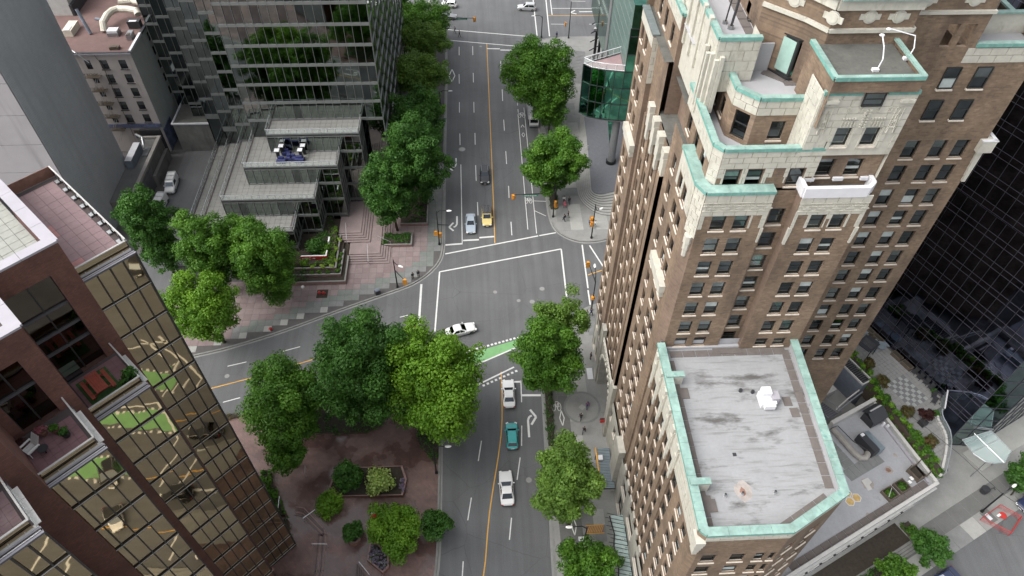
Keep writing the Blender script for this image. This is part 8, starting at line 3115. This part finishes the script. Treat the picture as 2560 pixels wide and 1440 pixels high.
b.box(11.2, 11.9, 35.0, 35.6, .15, 1.1, 'stack_blue', 'sign_white')
b.build('box', t)
t = thing('utility_box', 'dark utility cabinet beside the yellowish tree on the pavement', 'cabinet', (11.0, 37.6, .15))
b = MB()
b.box(11.0, 11.7, 38.6, 39.6, .15, 1.3, 'dark_paint')
b.build('body', t)
b = MB()
b.box(10.97, 11.73, 38.57, 39.63, 1.3, 1.36, 'black_metal')
b.build('lid', t)
# barriers with the red light on the right-hand street
Fb = Frame((66.4, 35.9), 25.5)
for i, (x0, y0, x1, y1, lb) in enumerate(((-2.0, 1.0, 1.6, 1.1, 'red mesh barrier along the kerb side of the work area'), (-2.0, 1.0, -.4, -2.1, 'red mesh barrier at the lower left of the work area'), (1.6, 1.1, 2.7, -1.3, 'red mesh barrier at the right of the work area'), (-.4, -2.1, 2.7, -1.3, 'red mesh barrier on the road side of the work area'))):
    t = thing('barrier', lb, 'barrier', Fb((x0 + x1) / 2, (y0 + y1) / 2, 0), 'red barriers round the work area')
    b = MB(Fb)
    b.tube([(x0, y0, 0), (x0, y0, 1.0), (x1, y1, 1.0), (x1, y1, 0)], .045, 'red_paint', 6)
    b.build('frame', t)
    b = MB(Fb)
    n = 12
    for k in range(1, n):
        f = k / n
        b.tube([(x0 + (x1 - x0) * f, y0 + (y1 - y0) * f, .1), (x0 + (x1 - x0) * f, y0 + (y1 - y0) * f, 1.0)], .012, 'red_paint', 3)
    for k in range(1, 5):
        b.tube([(x0, y0, .2 * k), (x1, y1, .2 * k)], .012, 'red_paint', 3)
    b.build('mesh_panel', t)
t = thing('warning_light', 'bright red sign board lying inside the barriers', 'sign', Fb(.9, .1, 0))
b = MB(Fb)
b.cyl((.9, 0), .5, .6, .66, 'red_paint', 12)
b.build('disc', t)
b = MB(Fb)
b.box(.1, .7, .1, .4, .68, .72, 'sign_white')
b.cyl((.9, 0), .05, 0, .6, 'steel', 6)
b.build('plate', t)
b = MB(S_)
b.box(6.2, 7.6, -6.4, -4.6, .16, .2, 'concrete_dark')
b.box(6.6, 7.1, -6.0, -5.1, .2, .215, 'white_metal')
b.build('cover_plate', PSE)
t = thing('satellite_bin', 'dark round bin and frame on the right-hand pavement near the young tree', 'bin', S_(9.2, -3.0, .15))
b = MB(S_)
b.cyl((9.2, -2.8), .45, .15, 1.1, 'dark_paint', 12, r1=.55)
b.build('body', t)
b = MB(S_)
b.tube([(9.8, -3.0, .15), (10.2, -3.2, 1.2), (10.9, -3.4, .2)], .05, 'dark_paint', 5)
b.build('frame', t)
b = MB(Frame((68.5, 46.0), 25.5))
b.tube([(0, 0, .3), (.1, .1, 2.6)], .05, 'rail_metal', 5)
b.box(-.3, .5, -.05, .05, 1.0, 2.4, 'lobby_glass')
tag(b.build('glass_marker'), 'small upright glass panel on the pale plinth of the dark tower', 'glass panel')
# pots on the left terraces
c = L(-39.1, 3.35, 46.45)
t = thing('planter_pot', 'tall black planter with a leafy shrub at the rail by the picnic table', 'planter', c)
b = MB()
b.obox((c[0], c[1], 46.45 + .35), (.5, .85, .7), L.a, 'dark_planter')
b.build('pot', t)
leaf_obj('foliage', t, [L(-39.1 + random.gauss(0, .15), 3.45 + random.gauss(0, .25), 47.4 + random.gauss(0, .2)) for _ in range(10)], [(.3, .3, .3)] * 10, 900, .09, GREEN_DARK, 201)
for i, (s, q, cols, lb) in enumerate(((-36.5, -2.6, MAROON, 'flower pot with pink blossom nearest the wall on the tiled terrace'), (-36.1, -2.0, GREEN_MID, 'flower pot with green leaves beside the pink blossom'), (-35.4, -1.7, GREEN_DARK, 'flower pot with dark leaves, farthest from the white chair'), (-36.6, -3.9, MAROON, 'flower pot with dark red leaves behind the white chair'))):
    c = L(s, q, 49.85)
    t = thing('flower_pot', lb, 'flower pot', c, 'flower pots on the tiled terrace')
    b = MB()
    b.cyl(c, .2, 49.85, 50.25, 'wall_brick' if i != 2 else 'dark_planter', 10, r1=.27)
    b.build('pot', t)
    leaf_obj('foliage', t, [(c[0] + random.gauss(0, .1), c[1] + random.gauss(0, .1), 50.45) for _ in range(6)], [(.22, .22, .16)] * 6, 300, .07, ((0.30, .05, .12), (.36, .09, .18), (.05, .1, .02)) if i == 0 else cols, 210 + i, 'flowers' if i == 0 else 'leaves')
t = thing('side_table', 'small dark round table beside the white chair on the tiled terrace', 'table', L(-35.2, -3.1, 49.85))
c = L(-35.2, -3.1)
b = MB()
b.cyl(c, .32, 50.35, 50.39, 'dark_paint', 12)
b.build('table_top', t)
b = MB()
b.cyl(c, .04, 49.85, 50.35, 'black_metal', 6)
b.build('pedestal', t)
